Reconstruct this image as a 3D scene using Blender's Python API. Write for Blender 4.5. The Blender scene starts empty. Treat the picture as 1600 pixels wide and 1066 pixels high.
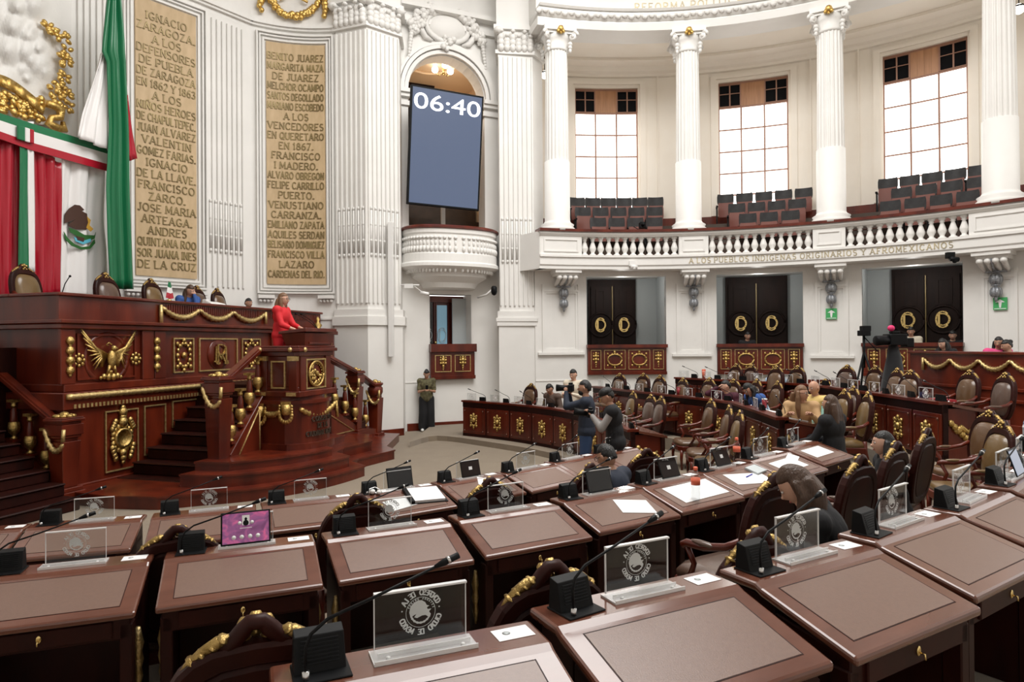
import bpy, math, random
from math import sin, cos, pi, radians, sqrt, atan2, degrees
from mathutils import Matrix, Vector
random.seed(7)
C = bpy.context.scene.collection
# ------------------------------------------------------------------ camera
F, EYE, PIT, ROL = 1020., 2.3, math.atan(5/1020.), .007
cam = bpy.data.objects.new('camera', bpy.data.cameras.new('camera')); C.objects.link(cam)
cam.data.sensor_width = 36; cam.data.lens = 36*F/1600; cam.data.clip_end = 200; cam.data.clip_start = .05
_f = Vector((0, cos(PIT), sin(PIT))); _u0 = Vector((0, -sin(PIT), cos(PIT))); _r0 = Vector((1, 0, 0))
_r = _r0*cos(ROL) - _u0*sin(ROL); _u = _r0*sin(ROL) + _u0*cos(ROL)
cam.matrix_world = Matrix(((_r.x, _u.x, -_f.x, 0), (_r.y, _u.y, -_f.y, 0), (_r.z, _u.z, -_f.z, EYE), (0, 0, 0, 1)))
bpy.context.scene.camera = cam
# ------------------------------------------------------------------ light and exposure
CX, CY = 3.4, 7.87            # centre of the round chamber
sc = bpy.context.scene
sc.view_settings.view_transform = 'Standard'; sc.view_settings.look = 'None'
sc.view_settings.exposure = 0.0; sc.view_settings.gamma = 1; sc.view_settings.use_curve_mapping = False
w = bpy.data.worlds.new('daylight'); sc.world = w; w.use_nodes = True
w.node_tree.nodes['Background'].inputs[0].default_value = (1, .98, .95, 1)
w.node_tree.nodes['Background'].inputs[1].default_value = 2.0
def area(name, loc, size, power, col=(1, 1, 1), rot=(0, 0, 0), shape='DISK', sy=None):
    l = bpy.data.lights.new(name, 'AREA'); l.shape = shape; l.size = size; l.energy = power; l.color = col
    if sy: l.size_y = sy
    o = bpy.data.objects.new(name, l); C.objects.link(o); o.location = loc; o.rotation_euler = rot; return o
area('skylight_lamp', (2.2, 8.6, 13.7), 10.5, 2350, (1, .985, .96))
def point(name, loc, power, r=.15, col=(1, .82, .6)):
    l = bpy.data.lights.new(name, 'POINT'); l.energy = power; l.shadow_soft_size = r; l.color = col
    o = bpy.data.objects.new(name, l); C.objects.link(o); o.location = loc; return o
# ------------------------------------------------------------------ pixel rays (photo pixels to real places)
def ray(px, py):
    u = (px-800)/F; v = -(py-533)/F
    c, s = cos(ROL), sin(ROL); u, v = u*c+v*s, -u*s+v*c
    return (u, cos(PIT)-v*sin(PIT), sin(PIT)+v*cos(PIT))
def P(px, py, z):
    d = ray(px, py); t = (z-EYE)/d[2]; return Vector((d[0]*t, d[1]*t, z))
def PY(px, py, Y):
    d = ray(px, py); t = Y/d[1]; return Vector((d[0]*t, Y, EYE+d[2]*t))
def PR(px, py, R):
    d = ray(px, py); a = d[0]**2+d[1]**2; b = -2*(d[0]*CX+d[1]*CY); c = CX*CX+CY*CY-R*R
    t = (-b+sqrt(b*b-4*a*c))/(2*a); return Vector((d[0]*t, d[1]*t, EYE+d[2]*t))
def A(px, R, py=400):
    p = PR(px, py, R); return atan2(p.x-CX, p.y-CY)
def ring(a, R, z=0): return Vector((CX+R*sin(a), CY+R*cos(a), z))
# ------------------------------------------------------------------ materials
MAT = {}
def mat(name, col, rough=.5, metal=0, coat=0, noise=None, bump=0, bscale=40, emit=None, es=1, col2=None, stretch=(1, 1, 1), spec=.5, trans=0, sheen=0):
    m = bpy.data.materials.new(name); m.use_nodes = True; nt = m.node_tree; b = nt.nodes['Principled BSDF']
    b.inputs['Base Color'].default_value = (*col, 1); b.inputs['Roughness'].default_value = rough
    b.inputs['Metallic'].default_value = metal; b.inputs['Coat Weight'].default_value = coat; b.inputs['Coat Roughness'].default_value = .12
    b.inputs['Specular IOR Level'].default_value = spec; b.inputs['Sheen Weight'].default_value = sheen
    b.inputs['Transmission Weight'].default_value = trans
    if emit: b.inputs['Emission Color'].default_value = (*emit, 1); b.inputs['Emission Strength'].default_value = es
    tc = nt.nodes.new('ShaderNodeTexCoord'); mp = nt.nodes.new('ShaderNodeMapping'); mp.inputs['Scale'].default_value = stretch
    nt.links.new(tc.outputs['Object'], mp.inputs['Vector'])
    if noise:
        n = nt.nodes.new('ShaderNodeTexNoise'); n.inputs['Scale'].default_value = noise; n.inputs['Detail'].default_value = 5
        nt.links.new(mp.outputs[0], n.inputs['Vector'])
        r = nt.nodes.new('ShaderNodeValToRGB'); c2 = col2 or tuple(x*.6 for x in col)
        r.color_ramp.elements[0].position = .3; r.color_ramp.elements[0].color = (*c2, 1)
        r.color_ramp.elements[1].position = .7; r.color_ramp.elements[1].color = (*col, 1)
        nt.links.new(n.outputs['Fac'], r.inputs[0]); nt.links.new(r.outputs[0], b.inputs['Base Color'])
    if bump:
        n = nt.nodes.new('ShaderNodeTexNoise'); n.inputs['Scale'].default_value = bscale; n.inputs['Detail'].default_value = 3
        nt.links.new(mp.outputs[0], n.inputs['Vector']); bp = nt.nodes.new('ShaderNodeBump')
        bp.inputs['Strength'].default_value = bump; bp.inputs['Distance'].default_value = .02
        nt.links.new(n.outputs['Fac'], bp.inputs['Height']); nt.links.new(bp.outputs[0], b.inputs['Normal'])
    MAT[name] = m; return m
mat('plaster', (.83, .815, .785), .55, noise=1.5, col2=(.78, .765, .735), bump=.05, bscale=12)
mat('plaster_relief', (.80, .785, .755), .5, bump=.25, bscale=22)
mat('cream', (.88, .82, .73), .6, noise=1.2, col2=(.85, .78, .68))
mat('cream_lamplit', (.80, .62, .42), .6, noise=1.2, col2=(.76, .57, .38))  # gallery wall colour with the chandelier's warm light mixed in
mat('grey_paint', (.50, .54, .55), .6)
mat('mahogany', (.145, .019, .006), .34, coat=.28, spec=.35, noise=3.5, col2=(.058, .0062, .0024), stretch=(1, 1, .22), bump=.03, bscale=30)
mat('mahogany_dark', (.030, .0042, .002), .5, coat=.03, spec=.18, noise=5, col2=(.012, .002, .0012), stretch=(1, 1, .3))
mat('desk_wood', (.155, .055, .033), .2, coat=.5, noise=7, col2=(.10, .031, .018), stretch=(.25, 1, 1))
mat('desk_leather', (.185, .11, .083), .3, noise=60, col2=(.168, .10, .077), bump=.08, bscale=260)
mat('door_wood', (.02, .008, .0055), .6, spec=.25, noise=6, col2=(.01, .004, .003), stretch=(1, 1, .2))
mat('oak', (.5, .25, .12), .45, noise=14, col2=(.38, .18, .08), stretch=(1, 1, .1))
mat('stand_wood', (.07, .045, .03), .5, noise=4, col2=(.045, .028, .018))
mat('gold_bright', (.88, .62, .22), .32, metal=1, noise=30, col2=(.6, .38, .10), bump=.5, bscale=60)
mat('gold_dim', (.55, .38, .14), .4, metal=.9, noise=30, col2=(.25, .16, .05), bump=.4, bscale=70)
mat('gold', (.74, .53, .20), .38, metal=1, noise=30, col2=(.36, .23, .07), bump=.5, bscale=60)
mat('gold_pale', (.74, .57, .28), .42, metal=.85, noise=25, col2=(.48, .33, .12), bump=.4, bscale=70)
mat('brass', (.8, .6, .25), .25, metal=1)
mat('silver', (.42, .44, .47), .4, metal=.6, noise=40, col2=(.2, .21, .23), bump=.5, bscale=50)
mat('carpet', (.25, .195, .135), .95, noise=3, col2=(.215, .165, .113), bump=.3, bscale=400, sheen=.3)
mat('stone', (.60, .44, .26), .6, noise=3, col2=(.50, .36, .20), stretch=(3, 3, 1))
mat('bronze', (.17, .12, .05), .45, metal=.35, noise=2.2, col2=(.33, .25, .11))
mat('gilt_letter', (.62, .52, .32), .4, metal=.3, noise=2, col2=(.35, .30, .2))
mat('leather_brown', (.135, .07, .032), .3, coat=.3, noise=5, col2=(.095, .048, .022), bump=.12, bscale=90)
mat('leather_tan', (.17, .10, .035), .3, coat=.3, noise=4, col2=(.12, .07, .025), bump=.12, bscale=90)
mat('leather_grey', (.11, .066, .048), .3, coat=.3, noise=4, col2=(.08, .045, .032), bump=.12, bscale=90)
mat('black_plastic', (.0035, .0038, .0045), .5, spec=.18)
mat('black_gloss', (.006, .006, .008), .12)
mat('black_cloth', (.006, .006, .008), .9, sheen=.2)
mat('metal', (.6, .6, .6), .25, metal=1)
mat('print_white', (.85, .85, .85), .5)
mat('paper', (.82, .82, .82), .6)
mat('paper_ink', (.05, .05, .06), .6)
mat('acrylic_edge', (.8, .8, .8), .15, spec=.8)
mat('red_satin', (.40, .004, .02), .3, sheen=.1)
mat('white_satin', (.84, .82, .81), .35, sheen=.2)
mat('green_satin', (.004, .16, .06), .3, sheen=.15)
mat('emblem_brown', (.06, .022, .012), .6); mat('emblem_green', (.02, .12, .02), .6); mat('emblem_blue', (.1, .45, .6), .6); mat('emblem_ochre', (.6, .33, .04), .6)
mat('exit_green', (.06, .42, .13), .5, noise=30, col2=(.05, .36, .11))
mat('glow_window', (.9, .9, .9), .5, emit=(1, .975, .93), es=2.8)
mat('globe', (.9, .9, .9), .4, emit=(1, .96, .88), es=6)
mat('screen', (.02, .025, .04), .3, emit=(.085, .115, .19), es=1.0)
mat('digits', (.9, .9, .9), .4, emit=(.93, .95, 1), es=2.2)
mat('steel_window', (.32, .16, .10), .5)
mat('vent', (.006, .006, .007), .8, spec=.1)
mat('gallery_black', (.03, .03, .032), .28, noise=10, col2=(.018, .018, .02))
mat('gallery_brown', (.20, .075, .06), .3, coat=.4)
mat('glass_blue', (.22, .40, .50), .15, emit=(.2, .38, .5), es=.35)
mat('cup_white', (.8, .8, .78), .4)
mat('cup_red', (.25, .02, .03), .4)
mat('bottle_label', (.8, .16, .08), .5)
mat('pen_blue', (.02, .04, .5), .4)
mat('pink', (.7, .03, .15), .6)
mat('light_strip', (.78, .77, .75), .4)
def thin_glass(name, tint, refl=.12, alpha=1):
    m = bpy.data.materials.new(name); m.use_nodes = True; nt = m.node_tree; nt.nodes.clear()
    o = nt.nodes.new('ShaderNodeOutputMaterial'); mx = nt.nodes.new('ShaderNodeMixShader'); t = nt.nodes.new('ShaderNodeBsdfTransparent'); g = nt.nodes.new('ShaderNodeBsdfGlossy')
    fr = nt.nodes.new('ShaderNodeMapRange'); lw_ = nt.nodes.new('ShaderNodeLayerWeight'); lw_.inputs[0].default_value = .25; nt.links.new(lw_.outputs['Facing'], fr.inputs[0]); fr.inputs[3].default_value = .025; fr.inputs[4].default_value = .3
    t.inputs[0].default_value = (*tint, 1); g.inputs['Roughness'].default_value = .03
    nt.links.new(fr.outputs[0], mx.inputs[0]); nt.links.new(t.outputs[0], mx.inputs[1]); nt.links.new(g.outputs[0], mx.inputs[2]); nt.links.new(mx.outputs[0], o.inputs[0]); MAT[name] = m
thin_glass('acrylic', (.93, .94, .94)); thin_glass('bottle_clear', (.88, .90, .91)); _m = mat('acrylic_base', (.85, .85, .85), .08); _m.node_tree.nodes['Principled BSDF'].inputs['Alpha'].default_value = .42
def screen_app():
    m = bpy.data.materials.new('app_screen'); m.use_nodes = True; nt = m.node_tree; b = nt.nodes['Principled BSDF']
    tc = nt.nodes.new('ShaderNodeTexCoord'); n = nt.nodes.new('ShaderNodeTexNoise'); n.inputs['Scale'].default_value = 14; n.inputs['Distortion'].default_value = 1.5
    r = nt.nodes.new('ShaderNodeValToRGB'); e = r.color_ramp.elements; e[0].color = (.13, .03, .10, 1); e[0].position = .3; e[1].color = (.55, .09, .22, 1); e[1].position = .7
    k = e.new(.5); k.color = (.22, .06, .17, 1)
    nt.links.new(tc.outputs['Object'], n.inputs['Vector']); nt.links.new(n.outputs['Fac'], r.inputs[0]); nt.links.new(r.outputs[0], b.inputs['Emission Color'])
    b.inputs['Emission Strength'].default_value = .9; b.inputs['Base Color'].default_value = (.05, .02, .04, 1); b.inputs['Roughness'].default_value = .1; MAT['app_screen'] = m
screen_app()
# ------------------------------------------------------------------ mesh building
I4 = Matrix.Identity(4)
def TR(x=0, y=0, z=0, rx=0, ry=0, rz=0, s=1):
    m = Matrix.Translation((x, y, z)) @ Matrix.Rotation(rz, 4, 'Z') @ Matrix.Rotation(ry, 4, 'Y') @ Matrix.Rotation(rx, 4, 'X')
    if s != 1:
        S = Matrix.Diagonal((s, s, s, 1)) if not isinstance(s, tuple) else Matrix.Diagonal((*s, 1)); m = m @ S
    return m
class MB:
    def __init__(s): s.v = []; s.f = []; s.s = []
    def add(s, vs, fs, smooth=False, M=None):
        n = len(s.v)
        s.v += [tuple(M @ Vector(v)) for v in vs] if M is not None else [tuple(v) for v in vs]
        s.f += [tuple(i+n for i in f) for f in fs]; s.s += [smooth]*len(fs); return s
    def box(s, x0, x1, y0, y1, z0, z1, M=None):
        return s.add([(x0, y0, z0), (x1, y0, z0), (x1, y1, z0), (x0, y1, z0), (x0, y0, z1), (x1, y0, z1), (x1, y1, z1), (x0, y1, z1)],
              [(0, 3, 2, 1), (4, 5, 6, 7), (0, 1, 5, 4), (1, 2, 6, 5), (2, 3, 7, 6), (3, 0, 4, 7)], False, M)
    def hexa(s, b, t, M=None):   # bottom quad, top quad
        return s.add(list(b)+list(t), [(0, 3, 2, 1), (4, 5, 6, 7), (0, 1, 5, 4), (1, 2, 6, 5), (2, 3, 7, 6), (3, 0, 4, 7)], False, M)
    def prism(s, poly, z0, z1, M=None):
        n = len(poly); vs = [(x, y, z0) for x, y in poly]+[(x, y, z1) for x, y in poly]
        a = sum(poly[i][0]*poly[(i+1) % n][1]-poly[(i+1) % n][0]*poly[i][1] for i in range(n))
        fs = [tuple(range(n-1, -1, -1)), tuple(range(n, 2*n))]+[(i, (i+1) % n, n+(i+1) % n, n+i) for i in range(n)]
        if (a < 0) != (z1 < z0): fs = [tuple(reversed(f)) for f in fs]
        return s.add(vs, fs, False, M)
    def ringprism(s, outer, inner, z0, z1, M=None):
        n = len(outer); vs = [(x, y, z0) for x, y in outer]+[(x, y, z0) for x, y in inner]+[(x, y, z1) for x, y in outer]+[(x, y, z1) for x, y in inner]
        fs = []
        for i in range(n):
            j = (i+1) % n
            fs += [(i, n+i, n+j, j), (2*n+i, 2*n+j, 3*n+j, 3*n+i), (i, j, 2*n+j, 2*n+i), (n+i, 3*n+i, 3*n+j, n+j)]
        return s.add(vs, fs, False, M)
    def lathe(s, prof, n=12, M=None, smooth=True):
        vs = []; fs = []; m = len(prof)
        for i in range(n):
            a = 2*pi*i/n
            vs += [(r*cos(a), r*sin(a), z) for r, z in prof]
        for i in range(n):
            j = (i+1) % n
            for k in range(m-1): fs.append((i*m+k, j*m+k, j*m+k+1, i*m+k+1))
        fs.append(tuple(i*m for i in range(n-1, -1, -1))); fs.append(tuple(i*m+m-1 for i in range(n)))
        return s.add(vs, fs, smooth, M)
    def tube(s, pts, r, n=6, M=None, smooth=True):
        pts = [Vector(p) for p in pts]; m = len(pts); rs = r if isinstance(r, (list, tuple)) else [r]*m
        vs = []; fs = []; up = Vector((0, 0, 1)); prev = None
        for i, p in enumerate(pts):
            t = (pts[min(i+1, m-1)]-pts[max(i-1, 0)]).normalized()
            if prev is None:
                a = up if abs(t.dot(up)) < .9 else Vector((1, 0, 0)); x = t.cross(a).normalized()
            else:
                x = (prev - t*prev.dot(t)).normalized()
            prev = x; y = t.cross(x)
            vs += [p + (x*cos(2*pi*k/n)+y*sin(2*pi*k/n))*rs[i] for k in range(n)]
        for i in range(m-1):
            for k in range(n): fs.append((i*n+k, i*n+(k+1) % n, (i+1)*n+(k+1) % n, (i+1)*n+k))
        fs.append(tuple(range(n-1, -1, -1))); fs.append(tuple((m-1)*n+k for k in range(n)))
        return s.add(vs, fs, smooth, M)
    def ell(s, c, r, nu=8, nv=5, M=None, smooth=True, R=None):
        vs = []; fs = []; r = (r, r, r) if isinstance(r, (int, float)) else r
        for j in range(nv+1):
            th = pi*j/nv
            for i in range(nu):
                p = Vector((r[0]*sin(th)*cos(2*pi*i/nu), r[1]*sin(th)*sin(2*pi*i/nu), r[2]*cos(th)))
                if R is not None: p = R @ p
                vs.append(p+Vector(c))
        for j in range(nv):
            for i in range(nu):
                k = (i+1) % nu
                if j == 0: fs.append((i, nu+i, nu+k))
                elif j == nv-1: fs.append((j*nu+i, (j+1)*nu+i, j*nu+k))
                else: fs.append((j*nu+i, (j+1)*nu+i, (j+1)*nu+k, j*nu+k))
        return s.add(vs, fs, smooth, M)
    def sweep(s, prof, a0, a1, n=12, smooth=False, cx=CX, cy=CY):   # closed (r,z) profile about the chamber's centre
        m = len(prof); vs = []; fs = []
        for i in range(n+1):
            a = a0+(a1-a0)*i/n; vs += [(cx+r*sin(a), cy+r*cos(a), z) for r, z in prof]
        for i in range(n):
            for k in range(m): fs.append((i*m+k, (i+1)*m+k, (i+1)*m+(k+1) % m, i*m+(k+1) % m))
        fs.append(tuple(range(m))); fs.append(tuple(n*m+k for k in range(m-1, -1, -1)))
        return s.add(vs, fs, smooth)
    def arc(s, r0, r1, a0, a1, z0, z1, n=6): return s.sweep([(r0, z0), (r1, z0), (r1, z1), (r0, z1)], a0, a1, n)
    def grid(s, P2, smooth=True):   # rows of points
        n = len(P2); m = len(P2[0]); vs = [p for row in P2 for p in row]
        return s.add(vs, [(i*m+j, i*m+j+1, (i+1)*m+j+1, (i+1)*m+j) for i in range(n-1) for j in range(m-1)], smooth)
    def mesh(s, name):
        me = bpy.data.meshes.new(name); me.from_pydata(s.v, [], s.f); me.polygons.foreach_set('use_smooth', s.s)
        me.validate(); me.update(); return me
    def build(s, name, m, parent=None, off=None, bevel=0, seg=1, fixn=False):
        me = s.mesh(name); me.materials.append(MAT[m]); o = bpy.data.objects.new(name, me); C.objects.link(o)
        if fixn:
            import bmesh
            b = bmesh.new(); b.from_mesh(me); bmesh.ops.recalc_face_normals(b, faces=b.faces); b.to_mesh(me); b.free()
        if bevel:
            bv = o.modifiers.new('bevel', 'BEVEL'); bv.width = bevel; bv.segments = seg; bv.limit_method = 'ANGLE'; bv.angle_limit = .9
        if parent is not None:
            o.parent = parent
            if off is None and 'o' in parent: off = [-x for x in parent['o']]
            if off is not None: o.location = off
        return o
def thing(name, label, cat, M=None, loc=(0, 0, 0), group=None, origin=None, rz=0):
    o = bpy.data.objects.new(name, None); C.objects.link(o); o.empty_display_size = .1
    if M is not None: o.matrix_world = M
    else: o.location = loc; o.rotation_euler = (0, 0, rz)
    if origin is not None:
        o.matrix_world = (M or I4) @ Matrix.Translation(origin); o['_o'] = list(origin)
    o['label'] = label; o['category'] = cat
    if group: o['group'] = group
    return o
def off(t): return [-x for x in t['_o']] if '_o' in t else None
def part(mb, name, m, t, **k):
    if '_o' in t and 'off' not in k: k['off'] = off(t)
    return mb.build(name, m, t, **k)
def sub(mb, name, m, p, **k):     # sub-part: parent part already carries the offset
    return mb.build(name, m, p, off=(0, 0, 0), **k)
def struct(mb, name, m, parent=None, **k):
    o = mb.build(name, m, parent, **k)
    if parent is None: o['kind'] = 'structure'
    return o
def tag(o, label, cat, group=None):
    o['label'] = label; o['category'] = cat
    if group: o['group'] = group
    return o
def inst(me, name, parent, M=None, m=None):
    o = bpy.data.objects.new(name, me); C.objects.link(o); o.parent = parent
    if M is not None: o.matrix_local = M
    return o
def meshof(mb, name, m):
    me = mb.mesh(name); me.materials.append(MAT[m]); return me
def copy_tree(o, parent=None):
    c = o.copy(); C.objects.link(c)
    if parent is not None: c.parent = parent; c.matrix_parent_inverse = o.matrix_parent_inverse.copy()
    for ch in KIDS.get(o.name, []): copy_tree(ch, c)
    return c
KIDS = {}
def freeze(o):      # remember a prototype's children
    def rec(x):
        KIDS[x.name] = [y for y in C.objects if y.parent is x]
        for y in KIDS[x.name]: rec(y)
    rec(o); return o
# ------------------------------------------------------------------ stroke lettering with slab serifs
def _arc(cx, cy, rx, ry, a0, a1, n=8): return [(cx+rx*cos(radians(a0+(a1-a0)*i/n)), cy+ry*sin(radians(a0+(a1-a0)*i/n))) for i in range(n+1)]
G = {'A': (.8, [[(.05, 0), (.4, 1), (.75, 0)], [(.2, .33), (.6, .33)]]),
 'B': (.65, [[(.05, 0), (.05, 1), (.38, 1)]+_arc(.36, .76, .24, .24, 90, -90, 5)[1:]+[(.05, .52)], [(.38, .52)]+_arc(.36, .26, .28, .26, 90, -90, 6)+[(.05, 0)]]),
 'C': (.72, [_arc(.4, .5, .35, .5, 45, 315, 12)]), 'D': (.72, [[(.05, 0), (.05, 1), (.3, 1)]+_arc(.3, .5, .37, .5, 90, -90, 8)+[(.05, 0)]]),
 'E': (.6, [[(.58, .98), (.05, 1), (.05, 0), (.58, .02)], [(.05, .52), (.42, .52)]]), 'F': (.58, [[(.56, .98), (.05, 1), (.05, 0)], [(.05, .52), (.42, .52)]]),
 'G': (.75, [_arc(.4, .5, .35, .5, 45, 330, 12)+[(.7, .42), (.45, .42)]]), 'H': (.72, [[(.06, 0), (.06, 1)], [(.66, 0), (.66, 1)], [(.06, .5), (.66, .5)]]),
 'I': (.22, [[(.11, 0), (.11, 1)]]), 'J': (.5, [[(.4, 1), (.4, .2), (.25, .0), (.08, .1)]]), 'L': (.58, [[(.05, 1), (.05, 0), (.55, .02)]]),
 'M': (.85, [[(.05, 0), (.08, 1), (.43, .2), (.77, 1), (.8, 0)]]), 'N': (.72, [[(.06, 0), (.06, 1), (.66, 0), (.66, 1)]]),
 'O': (.8, [_arc(.4, .5, .36, .5, 0, 360, 14)]), 'P': (.62, [[(.05, 0), (.05, 1), (.36, 1)]+_arc(.34, .73, .26, .27, 90, -90, 6)+[(.05, .46)]]),
 'Q': (.8, [_arc(.4, .5, .36, .5, 0, 360, 14), [(.45, .25), (.75, -.08)]]), 'R': (.68, [[(.05, 0), (.05, 1), (.36, 1)]+_arc(.34, .75, .25, .25, 90, -90, 6)+[(.05, .5)], [(.3, .5), (.65, 0)]]),
 'S': (.6, [_arc(.3, .75, .24, .24, 40, 270, 7)[:-1]+_arc(.3, .26, .26, .26, 90, -140, 7)]), 'T': (.66, [[(.33, 0), (.33, 1)], [(.02, .99), (.64, .99)]]),
 'U': (.72, [[(.06, 1), (.06, .3)]+_arc(.36, .3, .3, .3, 180, 360, 7)+[(.66, 1)]]), 'V': (.76, [[(.03, 1), (.38, 0), (.73, 1)]]),
 'X': (.7, [[(.05, 0), (.65, 1)], [(.05, 1), (.65, 0)]]), 'Y': (.7, [[(.03, 1), (.35, .5), (.67, 1)], [(.35, .5), (.35, 0)]]), 'Z': (.65, [[(.05, .98), (.6, 1), (.05, 0), (.6, .02)]]),
 '.': (.2, [[(.1, 0), (.1, .08)]]), '1': (.35, [[(.05, .82), (.2, 1), (.2, 0)]]), '8': (.6, [_arc(.3, .76, .2, .23, -90, 270, 10), _arc(.3, .27, .26, .26, 90, 450, 10)]),
 '6': (.6, [_arc(.3, .3, .26, .29, 0, 360, 10), [(.04, .3), (.12, .7), (.3, .95), (.5, .98)]]), '2': (.6, [_arc(.3, .72, .24, .27, 160, -30, 7)+[(.05, 0), (.58, 0)]]),
 '3': (.6, [_arc(.28, .76, .23, .23, 150, -90, 7), _arc(.28, .27, .27, .26, 90, -150, 7)]), '7': (.6, [[(.04, 1), (.56, 1), (.2, 0)]])}
G['Ñ'] = (.72, G['N'][1]+[[(.2, 1.15), (.35, 1.25), (.5, 1.15)]])
def glyphs(mb, text, fmap, H, maxw, th=.13, depth=.02, gap=.18, serif=True, squeeze=True, mirror=False):
    tot = 0
    for ch in text: tot += (.4 if ch == ' ' else G[ch][0]+gap)
    tot -= gap; sx = H
    if squeeze and tot*H > maxw: sx = maxw/tot
    x = -tot*sx/2
    for ch in text:
        if ch == ' ': x += .4*sx; continue
        wd, lines = G[ch]
        for ln in lines:
            for i in range(len(ln)-1):
                (ax, ay), (bx, by) = ln[i], ln[i+1]; dx, dy = bx-ax, by-ay; L = sqrt((dx*sx)**2+(dy*H)**2) or 1e-6
                tx, ty = dx*sx/L, dy*H/L; hw = th*H/2*(1 if abs(ty) > .5 else .7); e = hw*.5
                q = [(x+ax*sx-tx*e+ty*hw, ay*H-ty*e-tx*hw), (x+bx*sx+tx*e+ty*hw, by*H+ty*e-tx*hw), (x+bx*sx+tx*e-ty*hw, by*H+ty*e+tx*hw), (x+ax*sx-tx*e-ty*hw, ay*H-ty*e+tx*hw)]
                if mirror: q = [(-a, b) for a, b in reversed(q)]
                mb.add([fmap(a, b, 0) for a, b in q]+[fmap(a, b, depth) for a, b in q], [(4, 5, 6, 7), (0, 1, 5, 4), (1, 2, 6, 5), (2, 3, 7, 6), (3, 0, 4, 7)])
            if serif:
                for (ex, ey), (fx, fy) in ((ln[0], ln[1]), (ln[-1], ln[-2])):
                    if ey in (0, 1) and abs(ey-fy) > abs(ex-fx)*.5:
                        s0 = .045*H if ey == 0 else -.045*H; hw = .15*sx; hh = .045*H
                        q = [(x+ex*sx-hw, ey*H+s0-hh), (x+ex*sx+hw, ey*H+s0-hh), (x+ex*sx+hw, ey*H+s0+hh), (x+ex*sx-hw, ey*H+s0+hh)]
                        if mirror: q = [(-a, b) for a, b in reversed(q)]
                        mb.add([fmap(a, b, 0) for a, b in q]+[fmap(a, b, depth) for a, b in q], [(4, 5, 6, 7), (0, 1, 5, 4), (1, 2, 6, 5), (2, 3, 7, 6), (3, 0, 4, 7)])
        x += (wd+gap)*sx
    return mb
def letters(t, text, fmap, H, maxw, m, gap=.3, name='letter'):
    tot = sum(.4 if c == ' ' else G[c][0]+gap for c in text)-gap; sx = min(H, maxw/tot); x = -tot*sx/2
    for c in text:
        if c == ' ': x += .4*sx; continue
        wd = G[c][0]*sx; q = MB(); glyphs(q, c, lambda a, b, d, x=x, wd=wd: fmap(x+wd/2+a*sx/H, b, d), H, 9, depth=.015, squeeze=False); part(q, name, m, t); x += wd+gap*sx
# ------------------------------------------------------------------ carved ornaments (local plane: x right, z up, y towards the viewer is -y)
def blob(mb, x, z, r, y=0, n=6, M=None): mb.ell((x, y, z), (r, r*.7, r), n, 4, M)
def wreath(mb, w, h, M=None, n=14, r=None, top=True):
    r = r or min(w, h)*.09
    for i in range(n):
        a = 2*pi*i/n; blob(mb, w/2*cos(a)*.86, h/2*sin(a)*.86, r*(1.15 if i % 2 else .9), 0, 6, M)
    if top:
        blob(mb, 0, h*.55, r*1.3, 0, 6, M); blob(mb, 0, -h*.56, r*1.1, 0, 6, M)
        for s in (-1, 1):
            for q in (-1, 1): blob(mb, s*w*.44, q*h*.42, r*1.1, 0, 6, M)
    return mb
def drop(mb, w, h, M=None):
    for i, (z, r) in enumerate(((.42, .16), (.24, .22), (.02, .2), (-.18, .15), (-.33, .1), (-.45, .06))):
        blob(mb, 0, z*h, r*w*1.4, 0, 6, M)
        if i < 3:
            for s in (-1, 1): blob(mb, s*w*.33, z*h, r*w*.8, 0, 6, M)
    return mb
def frame(mb, x0, x1, z0, z1, t=.02, d=.02, M=None, y=0):
    for a in ((x0, x1, z0, z0+t), (x0, x1, z1-t, z1), (x0, x0+t, z0+t, z1-t), (x1-t, x1, z0+t, z1-t)): mb.box(a[0], a[1], y-d, y, a[2], a[3], M)
    return mb
def swag(mb, p0, p1, sag, r, n=12, twist=.25, nrm=None):
    p0, p1 = Vector(p0), Vector(p1); pts = []; rs = []
    for i in range(n*2+1):
        t = i/(n*2); p = p0.lerp(p1, t); p.z -= sag*(1-(2*t-1)**2); pts.append(p); rs.append(r*(1+twist*(1 if i % 2 else -1))*(.7+.5*(1-(2*t-1)**2)))
    return mb.tube(pts, rs, 7)
# ================================================================== THE ROOM
fl = MB(); fl.prism([(-13, -5), (14, -5), (18, 6), (18, 16), (8, 22), (-13, 22)], -.15, 0); struct(fl, 'floor', 'carpet')
ce = MB(); ce.prism([(-13, -5), (14, -5), (18, 6), (18, 16), (8, 22), (-13, 22)], 14, 14.15); struct(ce, 'ceiling', 'plaster')
bk = MB()
bkp = [(-10.35, 8.2), (-11.2, 4), (-9, -4.0), (0, -5), (9, -3.4), (13.0, 3.0), (15.6, 8.5)]
for i in range(len(bkp)-1):
    a, b = Vector(bkp[i]+(0,)), Vector(bkp[i+1]+(0,)); n = Vector((b.y-a.y, a.x-b.x, 0)).normalized()*-.25
    bk.hexa([a, b, b-n*-1, a-n*-1], [Vector((p.x, p.y, 14)) for p in (a, b, b-n*-1, a-n*-1)])
struct(bk, 'wall_back', 'plaster')
wn_ = MB()
for i in range(len(bkp)-1):
    a, b = Vector(bkp[i]+(0,)), Vector(bkp[i+1]+(0,)); n = Vector((b.y-a.y, a.x-b.x, 0)).normalized()*.12
    if (Vector((CX, CY, 0))-a).dot(n) < 0: n = -n
    if i > 0: wn_.hexa([a, b, b+n, a+n], [Vector((p.x, p.y, 4.2)) for p in (a, b, b+n, a+n)])
struct(wn_, 'trim_unseen_darkener', 'mahogany_dark', fixn=True)  # unseen dark lining, added so wood fronts stop reflecting white wall
a_end = radians(64)
aL = A(836, 10.3, 480)
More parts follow.
